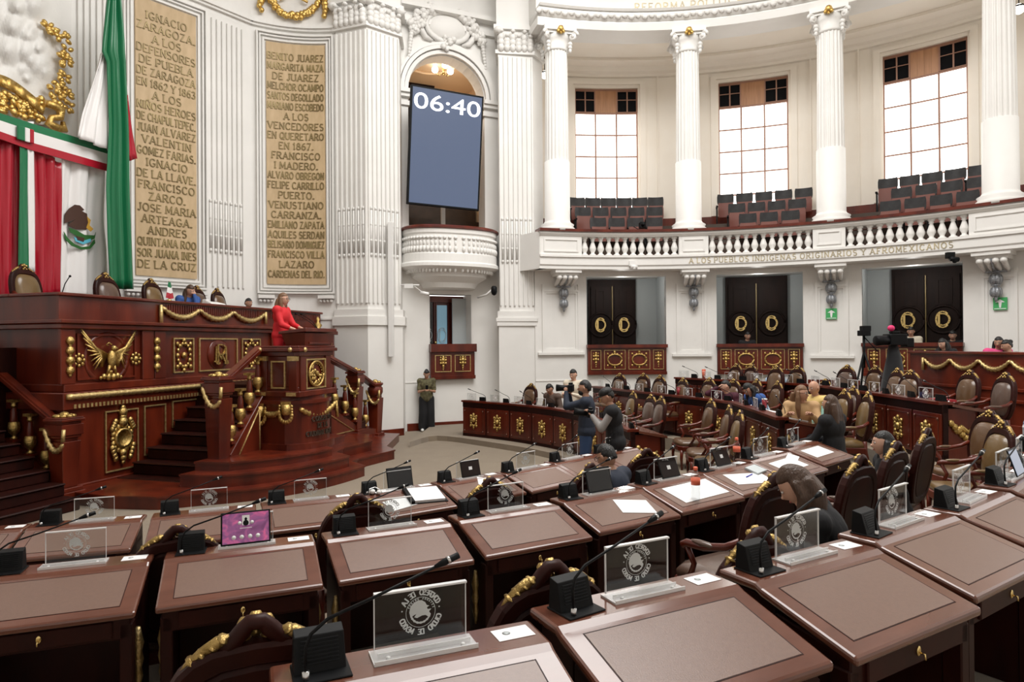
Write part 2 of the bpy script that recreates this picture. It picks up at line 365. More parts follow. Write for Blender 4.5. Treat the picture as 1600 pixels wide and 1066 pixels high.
OP = [(A(916, 10.3), A(1040, 10.3)), (A(1119, 10.3), A(1254, 10.3)), (A(1346, 10.3), A(1504, 10.3))]
lw = MB(); edges = [aL]+[x for o in OP for x in o]+[a_end]
for i in range(0, len(edges), 2): lw.arc(10.3, 10.6, edges[i], edges[i+1], 0, 4.3, 6)
for a, b in OP: lw.arc(10.3, 10.6, a, b, 4.17, 4.3, 6); lw.arc(10.3, 10.6, a, b, 0, 1.46, 6)
lower = struct(lw, 'wall_round_lower', 'plaster')
# raised mouldings on the piers between the booths
mo = MB(); piers = [(A(846, 10.3), A(905, 10.3), 2.12), (A(1056, 10.3), A(1103, 10.3), 2.05), (A(1273, 10.3), A(1325, 10.3), 2.0), (A(1533, 10.3), A(1590, 10.3), 2.0)]
for a, b, zb in piers:
    zt = 3.93
    for k, (dr, ins) in enumerate(((.05, 0), (.03, .006))):
        a2, b2 = a+ins, b-ins; t = .006; zt2, zb2 = zt-ins*8, zb+ins*8
        mo.arc(10.3-dr, 10.31, a2, a2+t, zb2, zt2, 1); mo.arc(10.3-dr, 10.31, b2-t, b2, zb2, zt2, 1)
        mo.arc(10.3-dr, 10.31, a2, b2, zb2-.05, zb2, 3); mo.arc(10.3-dr, 10.31, a2, b2, zt2-.2, zt2-.15, 3)
    mo.arc(10.22, 10.31, a-.012, b+.012, zb-.12, zb-.05, 3)
mo.arc(10.285, 10.31, aL, OP[0][0], 1.28, 1.31, 3)
struct(mo, 'trim_pier_moulding', 'plaster')
bb = MB(); bb.arc(10.24, 10.32, aL, a_end, 0, .55, 20)
bb.arc(10.18, 10.3, OP[1][1]+.01, OP[2][0]-.005, 1.05, 1.32, 3); bb.arc(10.22, 10.3, OP[1][1]+.01, OP[2][0]-.005, .5, 1.05, 3)
struct(bb, 'baseboard_round', 'mahogany')
bw = Vector((-2.9, 17.36, 0)), Vector((-.3, 18.48, 0))
# booths: grey niches
gn = MB()
for a, b in OP:
    gn.arc(12.3, 12.45, a-.03, b+.03, 0, 4.3, 4)
    for e, s in ((a, -1), (b, 1)):
        gn.arc(10.3, 12.4, e if s > 0 else e-.012, e+.012 if s > 0 else e, 0, 4.3, 1)
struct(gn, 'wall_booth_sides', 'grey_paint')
bf = MB()
for a, b in OP: bf.arc(10.55, 12.4, a, b, 1.2, 1.3, 4)
struct(bf, 'floor_booths', 'carpet')
# double doors with gilt monograms
DR = [(918, 992), (1133, 1230), (1393, 1503)]
for di, (x0, x1) in enumerate(DR):
    a, b = A(x0, 12.25), A(x1, 12.25); m = (a+b)/2
    d = MB(); d.arc(12.17, 12.3, a, b, 1.3, 4.26, 4); do = struct(d, 'door_%d' % (di+1), 'door_wood')
    for l0, l1 in ((a, m), (m, b)):
        c = (l0+l1)/2; lf = MB(); g = .004
        lf.arc(12.13, 12.18, l0+.006, l1-.003, 1.34, 4.05, 3)
        for z0, z1 in ((1.5, 2.3), (3.25, 3.95)):
            for q in ((l0+.018, l0+.024), (l1-.022, l1-.016)): lf.arc(12.11, 12.14, q[0], q[1], z0, z1, 1)
            lf.arc(12.11, 12.14, l0+.018, l1-.016, z0, z0+.05, 2); lf.arc(12.11, 12.14, l0+.018, l1-.016, z1-.05, z1, 2)
        leaf = lf.build('door_leaf', 'door_wood', do)
        T = Matrix.Translation(ring(c, 12.12, 2.87)) @ Matrix.Rotation(-c, 4, 'Z')
        rg = MB(); rg.tube([(.36*cos(t*pi/10), 0, .36*sin(t*pi/10)) for t in range(21)], .035, 5, T); sub(rg, 'round_moulding', 'door_wood', leaf)
        mg = MB(); fm = lambda x, z, dd, T=T: T @ Vector((x, -.03-dd, z))
        glyphs(mg, 'D', lambda x, z, dd: fm(x*1.25+.02, z-.15, dd), .30, 9, th=.13); glyphs(mg, 'C', lambda x, z, dd: fm(x-.03, z-.21, dd+.01), .42, .3, th=.1, serif=False)
        sub(mg, 'gilt_monogram', 'brass', leaf)
    tr = MB(); tr.arc(12.1, 12.2, m-.001, m+.001, 1.34, 4.05, 1); tr.build('meeting_strip', 'bronze', do)
# mahogany booth fronts with gilt ornaments
BF = ['first', 'second', 'third']
for bi, (a, b) in enumerate(OP):
    t = thing('booth_front', 'wide mahogany booth front before the %s monogrammed door of the round wall' % BF[bi], 'booth', loc=(0, 0, 0)); t['_o'] = [0, 0, 0]
    f = MB(); f.arc(10.22, 10.32, a+.001, b-.001, 1.44, 2.18, 6); f.arc(10.14, 10.5, a-.002, b+.002, 2.18, 2.27, 6); f.arc(10.18, 10.3, a, b, 1.44, 1.52, 6); part(f, 'front_board', 'mahogany', t)
    wds = [.13, .27, .27, .13]; gaps = (1-sum(wds))/5; x = gaps
    if bi == 2: wds = [.13, .22, .22, .13]; gaps = (1-sum(wds))/5; x = gaps
    for k, wd in enumerate(wds):
        p0, p1 = a+(b-a)*x, a+(b-a)*(x+wd); x += wd+gaps; c = (p0+p1)/2; W = (p1-p0)*10.2
        T = Matrix.Translation(ring(c, 10.215, 1.85)) @ Matrix.Rotation(-c, 4, 'Z')
        pf = MB(); frame(pf, -W/2, W/2, -.27, .27, .012, .02, T); fp = part(pf, 'panel_frame', 'gold_pale', t)
        o = MB()
        if wd < .2: drop(o, .2, .42, T)
        else: wreath(o, min(.44, W*.8), .38, T, 16, .032); o.tube([(min(.2, W*.36)*cos(k_*pi/10), -.02, .15*sin(k_*pi/10)) for k_ in range(21)], .022, 5, T)
        sub(o, 'gilt_ornament', 'gold', fp)
# -------- balcony of the round gallery
bA0, bA1 = A(843, 9.65, 400), a_end
dk = MB(); dk.sweep([(9.65, 4.29), (12.35, 4.29), (12.35, 4.5), (9.75, 4.5), (9.7, 4.62), (9.62, 4.62), (9.62, 4.4), (9.65, 4.36)], bA0, bA1, 30)
dk.arc(9.58, 9.9, bA0, bA1, 4.6, 4.66, 30); struct(dk, 'floor_gallery', 'plaster')
PED = [(844, 909), (1061, 1107), (1270, 1321), (1514, 1600)]
pedA = [(A(x0, 9.65, 385), A(x1, 9.65, 385)) for x0, x1 in PED]; pedA[-1] = (pedA[-1][0], pedA[-1][0]+.13)
bal = thing('balustrade', 'white curved balustrade with wooden rail and turned balusters along the upper gallery', 'balustrade', loc=(0, 0, 0)); bal['_o'] = [0, 0, 0]
q = MB(); q.sweep([(9.62, 5.16), (9.9, 5.16), (9.9, 5.27), (9.58, 5.27), (9.56, 5.22)], bA0, bA1, 36); part(q, 'top_moulding', 'plaster', bal)
q = MB(); q.arc(9.52, 9.92, bA0-.003, bA1, 5.27, 5.34, 36); part(q, 'hand_rail', 'mahogany', bal)
for a, b in pedA:
    q = MB(); q.arc(9.64, 9.88, a, b, 4.65, 5.17, 3); pd = part(q, 'pedestal', 'plaster', bal)
    q = MB(); t = .004
    for s0, s1, z0, z1 in ((a+.01, b-.01, 4.74, 4.77), (a+.01, b-.01, 5.05, 5.08), (a+.01, a+.01+t, 4.77, 5.05), (b-.01-t, b-.01, 4.77, 5.05)): q.arc(9.615, 9.65, s0, s1, z0, z1, 2)
    sub(q, 'panel_moulding', 'plaster', pd)
bm = meshof(MB().lathe([(.085, 4.66), (.085, 4.7), (.05, 4.72), (.05, 4.75), (.088, 4.83), (.09, 4.87), (.055, 4.98), (.035, 5.04), (.06, 5.06), (.045, 5.08), (.08, 5.13), (.08, 5.17)], 10), 'baluster', 'plaster')
for k in range(4):
    a, b = pedA[k][1], (pedA[k+1][0] if k < 3 else a_end); n = 12 if k < 3 else 5
    for i in range(n):
        aa = a+(b-a)*(i+.5)/n; p = ring(aa, 9.76); inst(bm, 'baluster', bal, Matrix.Translation(p))
# left return of the balcony
q = MB(); p0 = ring(bA0, 9.65); p1 = ring(bA0-.03, 10.4)
q.hexa([(p0.x, p0.y, 4.29), (p0.x+.2, p0.y+.1, 4.29), (p1.x+.25, p1.y, 4.29), (p1.x, p1.y, 4.29)], [(p0.x, p0.y, 5.27), (p0.x+.2, p0.y+.1, 5.27), (p1.x+.25, p1.y, 5.27), (p1.x, p1.y, 5.27)]); struct(q, 'trim_balcony_end', 'plaster', fixn=True)
# lettering on the fascia
lt = MB(); txt = 'A LOS PUEBLOS INDIGENAS ORIGINARIOS Y AFROMEXICANOS'
la, lb = A(1035, 9.62, 410), A(1548, 9.62, 390); lm = (la+lb)/2
t = thing('balcony_inscription', 'gilt capital letters reading A LOS PUEBLOS INDIGENAS along the balcony edge', 'inscription')
letters(t, txt, lambda x, z, d: ring(lm+x/9.62, 9.62-d, 4.43+z), .135, (lb-la)*9.62, 'gilt_letter')
# -------- corbels with grey pendants
crb = [A(x, 10.3, 440) for x in (879, 1083, 1299, 1558)]
CN = ['leftmost', 'second from the left', 'third from the left', 'rightmost']
for i, a in enumerate(crb):
    T = Matrix.Translation(ring(a, 10.3)) @ Matrix.Rotation(-a, 4, 'Z')
    t = thing('corbel', 'white scrolled balcony bracket with hanging grey buds, %s of four' % CN[i], 'bracket', M=T); t['_o'] = [0, 0, 0]
    c = MB(); c.box(-.36, .36, -.62, 0, 4.2, 4.29); c.box(-.3, .3, -.5, 0, 4.12, 4.2)
    for s in (-.22, -.075, .075, .22):
        c.ell((s, -.5, 4.08), (.075, .08, .07), 8, 6); c.tube([(s, -.5, 4.08), (s, -.3, 3.98), (s, -.1, 3.92), (s, -.05, 3.88)], [.06, .055, .045, .03], 6)
    part(c, 'scroll_bracket', 'plaster_relief', t)
    c = MB(); c.tube([(0, -.56, 4.12), (0, -.4, 3.95), (0, -.14, 3.86)], .02, 5); c.box(-.2, .2, -.1, -.02, 3.85, 3.89)
    for z, r in ((3.69, .125), (3.40, .115)):
        for k in range(6): c.ell((r*.55*cos(k*pi/3), -.12+r*.4*sin(k*pi/3), z), (r*.55, r*.5, r), 6, 5)
        c.ell((0, -.12, z-.14), (.04, .04, .09), 5, 4); c.ell((0, -.12, z+.16), (.1, .06, .03), 6, 4)
    part(c, 'pendant', 'silver', t)
# -------- columns
colA = [A(871, 9.98, 350), A(1076, 9.98, 350), A(1299, 9.98, 340), A(1563, 9.98, 250)]
def fluted(r0, r1, z0, z1, nf=20):
    mb = MB(); n = nf*4; rings = []
    for k in range(6):
        t = k/5; r = r0+(r1-r0)*t; rings.append([((r-(.022 if j % 4 in (1, 2) else 0))*cos(2*pi*j/n), (r-(.022 if j % 4 in (1, 2) else 0))*sin(2*pi*j/n), z0+(z1-z0)*t) for j in range(n)])
    vs = [p for rr in rings for p in rr]; mb.add(vs, [(i*n+j, i*n+(j+1) % n, (i+1)*n+(j+1) % n, (i+1)*n+j) for i in range(5) for j in range(n)]); return mb
cs = meshof(fluted(.325, .295, 7.2, 10.3), 'fluted_shaft', 'plaster')
cl = meshof(MB().lathe([(.47, 5.3), (.47, 5.4), (.42, 5.44), (.45, 5.5), (.37, 5.55), (.345, 5.6), (.34, 7.2)], 28), 'lower_shaft', 'plaster')
cap = MB(); cap.lathe([(.3, 10.26), (.34, 10.3), (.3, 10.34), (.34, 10.55), (.42, 10.66)], 20)
cap.box(-.44, .44, -.44, .44, 10.72, 10.84); cap.box(-.38, .38, -.38, .38, 10.66, 10.72)
for sx in (-1, 1):
    for sy in (-1, 1):
        Mv = Matrix.Translation((sx*.36, sy*.36, 10.6)) @ Matrix.Rotation(atan2(sy, sx), 4, 'Z')
        cap.tube([(.02+.13*(1-k/16)*cos(k*pi/5), 0, .13*(1-k/16)*sin(k*pi/5)) for k in range(15)], .045, 6, Mv); cap.ell((.02, 0, 0), (.07, .09, .07), 8, 6, Mv)
        for k in range(3): cap.ell((sx*.3, sy*.3, 10.42-.09*k), (.07-.012*k, .07-.012*k, .06), 6, 5)
cap.v = [(x, y, z-.12) for x, y, z in cap.v]; cap = meshof(cap, 'capital', 'plaster_relief')
cg = MB(); 
for x, z, r in ((0, 10.74, .09), (-.07, 10.68, .05), (.07, 10.68, .05), (0, 10.64, .04)): cg.ell((x, -.45, z-.12), r, 6, 4)
cg = meshof(cg, 'gilt_flower', 'gold_bright')
for i, a in enumerate(colA):
    T = Matrix.Translation(ring(a, 9.98)) @ Matrix.Rotation(-a, 4, 'Z')
    t = thing('column', 'white fluted column with flowered scroll capital, %s of the four along the gallery' % CN[i], 'column', M=T, group='gallery columns')
    inst(cs, 'fluted_shaft', t); inst(cl, 'lower_shaft', t); c = inst(cap, 'capital', t); inst(cg, 'gilt_flower', c)
# -------- entablature
eA0 = A(838, 9.7, 30)
en = MB(); en.sweep([(9.62, 10.7), (10.4, 10.7), (10.4, 10.92), (9.6, 10.92), (9.58, 10.88)], eA0, a_end, 30)
en.sweep([(9.72, 11.17), (10.4, 11.17), (10.4, 14), (9.72, 14)], eA0, a_end, 30)
en.sweep([(9.43, 11.13), (10.4, 11.13), (10.4, 11.18), (9.39, 11.18)], eA0, a_end, 30); struct(en, 'wall_entablature', 'plaster')
fr = MB(); fr.sweep([(9.62, 10.92), (10.3, 10.92), (10.3, 11.13), (9.5, 11.13), (9.46, 11.1), (9.5, 11.03), (9.56, 10.95)], eA0, a_end, 40, True)
k = 0; aa = eA0
while aa < radians(60): fr.ell(ring(aa, 9.5, 11.02+.03*(k % 2)), (.09, .05, .07), 6, 4); aa += .019; k += 1
struct(fr, 'trim_frieze', 'plaster_relief')
lt = MB(); la, lb = A(992, 9.7, 5), A(1190, 9.7, 5)
t = thing('frieze_inscription', 'gilt letters reading REFORMA POLITICA on the attic above the columns', 'inscription')
letters(t, 'REFORMA POLITICA DE', lambda x, z, d: ring((la+lb)/2+x/9.7, 9.72-d, 11.28+z), .2, (lb-la)*9.7, 'gilt_letter')
# -------- gallery back wall and windows
W0 = radians(-17); wins = []
for x0, x1 in ((899, 997), (1123, 1232), (1380, 1513)): wins.append((A(x0, 12.3, 200), A(x1, 12.3, 200)))
gw = MB(); e = [W0]+[x for o in wins for x in o]+[a_end]
for i in range(0, len(e), 2): gw.arc(12.3, 12.6, e[i], e[i+1], 4.4, 10.9, 8)
for a, b in wins: gw.arc(12.3, 12.6, a, b, 10.2, 10.9, 3); gw.arc(12.3, 12.6, a, b, 4.4, 6.15, 3)
struct(gw, 'wall_gallery', 'cream')
gm = MB()
for a, b in wins:
    t = .012
    for s0, s1, z0, z1 in ((a-t*1.6, a-t*.4, 6.15, 10.4), (b+t*.4, b+t*1.6, 6.15, 10.4), (a-t*1.6, b+t*1.6, 10.3, 10.4), (a-.05, a-.047, 6.0, 10.6), (b+.047, b+.05, 6.0, 10.6)): gm.arc(12.24, 12.31, s0, s1, z0, z1, 3)
gm.sweep([(12.3, 10.5), (12.22, 10.52), (12.2, 10.6), (12.1, 10.64), (12.02, 10.76), (11.7, 10.8), (11.7, 10.9), (12.3, 10.9)], W0, a_end, 30, False)
struct(gm, 'trim_gallery_cornice', 'cream')
gc = MB(); gc.arc(9.7, 12.6, eA0+.01, a_end, 10.88, 11.0, 30); gc.sweep([(10.38, 10.84), (10.55, 10.84), (10.6, 10.88), (10.38, 10.88)], eA0, a_end, 30); struct(gc, 'ceiling_gallery', 'cream')
WN = ['left-hand', 'middle', 'right-hand']
for wi, (a, b) in enumerate(wins):
    f = MB(); Rw = 12.42
    cuts = [a+(b-a)*k/3 for k in range(4)]; zc = [6.15, 6.78, 7.44, 8.1, 8.77, 9.44]
    f.arc(Rw-.03, Rw+.03, a, b, 9.42, 9.47, 3); f.arc(Rw-.03, Rw+.03, a, b, 10.15, 10.2, 3)
    f.arc(Rw-.03, Rw+.03, a, a+.003, 6.15, 10.2, 1); f.arc(Rw-.03, Rw+.03, b-.0035, b, 6.15, 10.2, 1)
    wo = struct(f, 'window_%d' % (wi+1), 'steel_window')
    g = MB()
    for c in cuts[1:-1]: g.arc(Rw-.03, Rw+.025, c-.0019, c+.0019, 6.15, 9.45, 1)
    for z in zc[1:-1]: g.arc(Rw-.03, Rw+.02, a, b, z-.02, z+.02, 3)
    g.build('glazing_bars', 'steel_window', wo)
    for ci in range(3):
        for zi in range(5):
            p = MB(); p.arc(Rw, Rw+.012, cuts[ci]+.0012, cuts[ci+1]-.0012, zc[zi]+.012, zc[zi+1]-.012, 1); p.build('pane', 'glow_window', wo)
    p = MB(); 
    for k in range(4):
        s = cuts[1]+(cuts[2]-cuts[1])*k/4; p.arc(Rw-.03, Rw, s+.0001, s+(cuts[2]-cuts[1])/4-.0001, 9.47, 10.15, 1)
    p.build('wood_panel', 'oak', wo); p = MB(); p.arc(Rw, Rw+.02, cuts[1], cuts[2], 9.45, 10.17, 1); p.build('backing_board', 'oak', wo)
    for ci in (0, 2):
        p = MB(); p.arc(Rw-.02, Rw, cuts[ci], cuts[ci+1], 9.47, 10.15, 1); vp = p.build('vent_panel', 'vent', wo)
        p = MB(); m = (cuts[ci]+cuts[ci+1])/2
        for s in (cuts[ci], m-.001, cuts[ci+1]-.003): p.arc(Rw-.05, Rw-.01, s, s+.003, 9.47, 10.15, 1)
        for z in (9.47, 9.85, 10.12): p.arc(Rw-.05, Rw-.01, cuts[ci], cuts[ci+1], z, z+.02, 1)
        p.build('vent_frame', 'steel_window', vp)
# stands of the gallery
st = MB()
st.arc(10.5, 12.3, W0, a_end, 4.5, 4.98, 24); st.arc(11.0, 12.3, W0, a_end, 4.98, 5.38, 24); st.arc(11.55, 12.3, W0, a_end, 5.38, 5.78, 24)
struct(st, 'floor_gallery_steps', 'stand_wood')
st = MB()
for k, (r, z) in enumerate(((10.49, 4.64), (10.49, 4.8), (10.99, 5.12), (10.99, 5.26), (11.54, 5.5), (11.54, 5.66))): st.arc(r-.012, r+.01, W0, a_end, z-.006, z+.006, 24)
st.arc(12.2, 12.3, W0, a_end, 5.78, 6.12, 24); struct(st, 'trim_gallery_wainscot', 'mahogany')
# gallery seats
def shell(w, h, bulge, t, z0, y0, rr=.05):
    mb = MB(); nx, nz = 6, 4; F1 = []; B1 = []
    for j in range(nz+1):
        r1 = []; r2 = []
        for i in range(nx+1):
            x = -w/2+w*i/nx; z = z0+h*j/nz; xx = x*(.93 if j in (0, nz) and i in (0, nx) else 1); y = y0+bulge*(1-(2*i/nx-1)**2)
            r1.append((xx, y, z)); r2.append((xx, y+t, z))
        F1.append(r1); B1.append(r2)
    mb.grid(F1); mb.grid(B1); ring_ = [(0, i) for i in range(nx+1)]+[(j, nx) for j in range(1, nz+1)]+[(nz, i) for i in range(nx-1, -1, -1)]+[(j, 0) for j in range(nz-1, 0, -1)]
    vs = [F1[j][i] for j, i in ring_]+[B1[j][i] for j, i in ring_]; n = len(ring_); mb.add(vs, [(k, (k+1) % n, n+(k+1) % n, n+k) for k in range(n)]); return mb
sb = meshof(shell(.47, .30, .05, .04, .62, 0), 'backrest', 'gallery_black')
ss = meshof(shell(.43, .42, .04, .05, .22, -.12), 'folded_seat', 'gallery_brown')
sa = MB(); sa.box(-.265, -.235, -.2, .06, .02, .5); sa.box(-.275, -.225, -.28, .06, .5, .54); sa.box(-.26, -.24, -.06, .0, 0, .1); sa = meshof(sa, 'armrest', 'black_plastic')
SR = [(10.78, 4.98, 'front'), (11.28, 5.38, 'middle'), (11.8, 5.78, 'back')]
bays = [(WN[0], [(890, 1037, 6), (897, 1037, 5), (920, 1037, 4)]), (WN[1], [(1119, 1272, 5), (1136, 1262, 4), (1152, 1252, 3)]), (WN[2], [(1371, 1550, 5), (1390, 1550, 4), (1372, 1534, 4)])]
ORD = ['first', 'second', 'third', 'fourth', 'fifth', 'sixth', 'seventh', 'eighth', 'ninth', 'tenth', 'eleventh', 'twelfth', 'thirteenth']
for wn, rows in bays:
    for (R, zf, rn), (x0, x1, n) in zip(SR, (rows[2], rows[1], rows[0])):
        a, b = A(x0, R, 330), A(x1, R, 330)
        for k in range(n):
            aa = a+(b-a)*(k+.5)/n
            t = thing('gallery_chair', 'dark folding gallery chair, %s from the left in the %s row before the %s window' % (ORD[k], rn, wn), 'chair', M=Matrix.Translation(ring(aa, R, zf)) @ Matrix.Rotation(-aa, 4, 'Z'), group='folding chairs in the gallery')
            inst(sb, 'backrest', t); inst(ss, 'folded_seat', t); inst(sa, 'armrest', t)
# exit signs
for x, y, nm in ((1299, 490, 'middle'), (1563, 474, 'right-hand')):
    p = PR(x, y, 10.27); a = atan2(p.x-CX, p.y-CY); T = Matrix.Translation(p) @ Matrix.Rotation(-a, 4, 'Z')
    t = thing('exit_sign', 'square green emergency sign with a white arrow on the %s white pier' % nm, 'sign', M=T); t['_o'] = [0, 0, 0]
    q = MB(); q.box(-.13, .13, -.02, .01, -.15, .13); part(q, 'sign_plate', 'exit_green', t)
    q = MB(); q.prism([(-.015, -.1), (.015, -.1), (.03, .02), (.09, .02), (0, .09), (-.09, .02), (-.03, .02)], 0, .005, TR(0, -.021, 0, rx=pi/2)); q.box(-.11, .11, -.025, -.02, -.13, -.115); part(q, 'arrow', 'print_white', t)
# -------- big fluted piers and bay wall
def flute_face(mb, p0, p1, z0, z1, n, d=.045, cab=True):
    p0, p1 = Vector((*p0, 0)), Vector((*p1, 0)); L = (p1-p0).length; t = (p1-p0)/L; nrm = Vector((t.y, -t.x, 0))
    s = L/(n+.5)
    for i in range(n+1):
        c = p0+t*(s*(i+.25)); w = s*.22; q = [c-t*w, c+t*w, c+t*w*.6+nrm*d, c-t*w*.6+nrm*d]
        mb.hexa([v+Vector((0, 0, z0)) for v in q], [v+Vector((0, 0, z1)) for v in q])
    if cab:
        for i in range(n):
            c = p0+t*(s*(i+.75))+nrm*.02
            for zz in (4.55, 4.9, 5.3, 5.7): mb.ell(c+Vector((0, 0, zz)), (.035, .035, .05), 6, 4)
            mb.tube([c+Vector((0, 0, 4.6)), c+Vector((0, 0, 5.65))], .028, 5)
def pier(poly, name, n1, n2, ped):
    def grow(P_, k):
        c = Vector((sum(p[0] for p in P_)/len(P_), sum(p[1] for p in P_)/len(P_))); return [tuple(c+(Vector(p)-c).normalized()*((Vector(p)-c).length+k)) for p in P_]
    m = MB(); m.prism(grow(poly, ped), 0, 2.85); m.prism(grow(poly, ped+.06), 2.8, 2.92); m.prism(grow(poly, .12), 2.92, 3.02); m.prism(grow(poly, .07), 3.02, 3.2); m.prism(poly, 3.2, 10.25)
    m.prism(grow(poly, .09), 10.2, 10.3); m.prism(grow(poly, .02), 10.3, 10.9); m.prism(grow(poly, .14), 10.86, 10.98); m.prism(grow(poly, .05), 10.98, 14)
    struct(m, name, 'plaster', fixn=True)
    f = MB()
    for i, k in n1: flute_face(f, poly[i], poly[i+1], 3.35, 10.12, k)
    struct(f, 'trim_flutes', 'plaster', fixn=True)
    c = MB()
    for i, k in n2:
        a, b = Vector(poly[i]), Vector(poly[i+1]); t = (b-a).normalized(); nr = Vector((t.y, -t.x))
        for j in range(k):
            p = a.lerp(b, (j+.5)/k)+nr*.06; h = .3 if j % 2 else .42
            for q_ in range(3):
                z = 10.36+h*q_/3+.0; c.ell((p.x, p.y, z), (.1, .1, .12), 6, 4)
            c.ell((p.x+nr.x*.08, p.y+nr.y*.08, 10.36+h), (.07, .07, .05), 6, 4)
        for e in (a, b):
            p = e+nr*.1; c.ell((p.x, p.y, 10.8), (.13, .13, .1), 7, 5); c.ell((p.x, p.y, 10.8), (.16, .05, .05), 6, 4)
    struct(c, 'trim_capital_leaves', 'plaster_relief')
pier([(-4.4, 16.42), (-3.55, 16.12), (-2.85, 16.7), (-2.9, 17.4), (-4.5, 17.3)], 'wall_left_pier', ((0, 6), (1, 7)), ((0, 6), (1, 6)), .06)
pier([(-.33, 17.72), (.62, 17.86), (.9, 18.3), (.7, 18.8), (-.3, 18.6)], 'wall_right_pier', ((0, 7),), ((0, 6),), .03)
# bay wall (arched opening above, door below)
bt = (bw[1]-bw[0]); bL = bt.length; bt.normalize(); bn = Vector((bt.y, -bt.x, 0))     # towards the hall
BF_ = Matrix(((bt.x, -bn.x, 0, bw[0].x), (bt.y, -bn.y, 0, bw[0].y), (0, 0, 1, 0), (0, 0, 0, 1)))   # local: x along, y into the wall, z up
def bay(px, py, dy=0):
    d = ray(px, py); o = bw[0]+(-bn)*dy; n = bn; t = (o.x*n.x+o.y*n.y)/(d[0]*n.x+d[1]*n.y); p = Vector((d[0]*t, d[1]*t, EYE+d[2]*t)); r = p-bw[0]
    return r.dot(bt), p.z
s0, s1 = bay(638, 200)[0], bay(757, 200)[0]; zs = 9.12; rad = (s1-s0)/2; cs_ = (s0+s1)/2
d0, d1 = bay(671, 500)[0], bay(737, 500)[0]
bwm = MB(); TH = .5
def bb_(x0, x1, z0, z1): bwm.box(x0, x1, 0, TH, z0, z1, BF_)
bb_(-.1, s0, 4.3, 11.4); bb_(s1, bL+.1, 4.3, 11.4); bb_(-.1, d0, 0, 4.3); bb_(d1, bL+.1, 0, 4.3); bb_(d0, d1, 0, 1.4); bb_(d0, d1, 3.68, 4.3); bb_(-.1, bL+.1, 11.4, 14); bb_(s0, s1, 4.3, 5.2)
na = 16
for i in range(na):
    t0, t1 = pi-pi*i/na, pi-pi*(i+1)/na; xa, za, xb, zb = cs_+rad*cos(t0), zs+rad*sin(t0), cs_+rad*cos(t1), zs+rad*sin(t1)
    bwm.hexa([(xa, 0, za), (xb, 0, zb), (xb, TH, zb), (xa, TH, za)], [(xa, 0, 11.4), (xb, 0, 11.4), (xb, TH, 11.4), (xa, TH, 11.4)], BF_)
struct(bwm, 'wall_bay', 'plaster')
tm = MB()
for r, w_, dd in ((rad+.02, .1, .1), (rad+.14, .1, .16), (rad+.26, .07, .12)):
    for i in range(24):
        t0, t1 = pi-pi*i/24, pi-pi*(i+1)/24; q = lambda R, t, y: (cs_+R*cos(t), y, zs+R*sin(t))
        tm.hexa([q(r, t0, 0), q(r, t1, 0), q(r+w_, t1, 0), q(r+w_, t0, 0)], [q(r, t0, -dd), q(r, t1, -dd), q(r+w_, t1, -dd), q(r+w_, t0, -dd)], BF_)
for sg, e in ((-1, s0), (1, s1)):
    for z0, z1, o_ in ((zs-.1, zs, .16), (zs-.2, zs-.1, .1), (zs-.42, zs-.3, .06)):
        x0_, x1_ = (e-.42, e+.05) if sg < 0 else (e-.05, e+.42); tm.box(x0_, x1_, -o_, .3, z0, z1, BF_)
tm.box(-.1, bL+.1, -.1, 0, 10.95, 11.1, BF_); tm.box(-.1, bL+.1, -.25, 0, 11.3, 11.42, BF_)
tm.box(-.1, d0-.05, -.015, 0, 1.28, 1.31, BF_)
struct(tm, 'trim_arch', 'plaster', fixn=True)
# oval cartouche and swags over the arch
ot = thing('oval_cartouche', 'white oval plaster cartouche wreathed in fruit garlands over the arch', 'cartouche', M=BF_); ot['_o'] = [0, 0, 0]
oc = MB(); cx_, cz_ = bay(698, 45); oc.ell((cx_, 0, cz_), (.56, .2, .36), 24, 12); part(oc, 'oval_shield', 'plaster', ot)
oc = MB(); random.seed(3)
oc.tube([(cx_+.6*cos(k*pi/12), -.06, cz_+.4*sin(k*pi/12)) for k in range(25)], .075, 6)
for sg in (-1, 1):
    for k in range(90):
        t = k/89; x = cx_+sg*(.42+.6*t); z = cz_+.44-.15*sin(t*3)-(.95*max(0, t-.35)); oc.ell((x+random.uniform(-.15, .1), -.1-random.random()*.08, z+random.uniform(-.13, .1)), random.uniform(.04, .10), 6, 4)
    for k in range(10): oc.ell((cx_+sg*(1.0+.01*k), -.1, cz_-.2-.085*k), .075-.003*k, 6, 4)
    oc.tube([(cx_+sg*.62, -.05, cz_+.1), (cx_+sg*.78, -.08, cz_-.12), (cx_+sg*.62, -.06, cz_-.36), (cx_+sg*.42, -.04, cz_-.42)], [.07, .1, .08, .04], 7)
for k in range(14): oc.ell((cx_+random.uniform(-.16, .16), -.1-random.random()*.08, cz_-.46+random.uniform(-.2, .16)), random.uniform(.05, .09), 6, 4)
part(oc, 'fruit_garland', 'plaster_relief', ot)
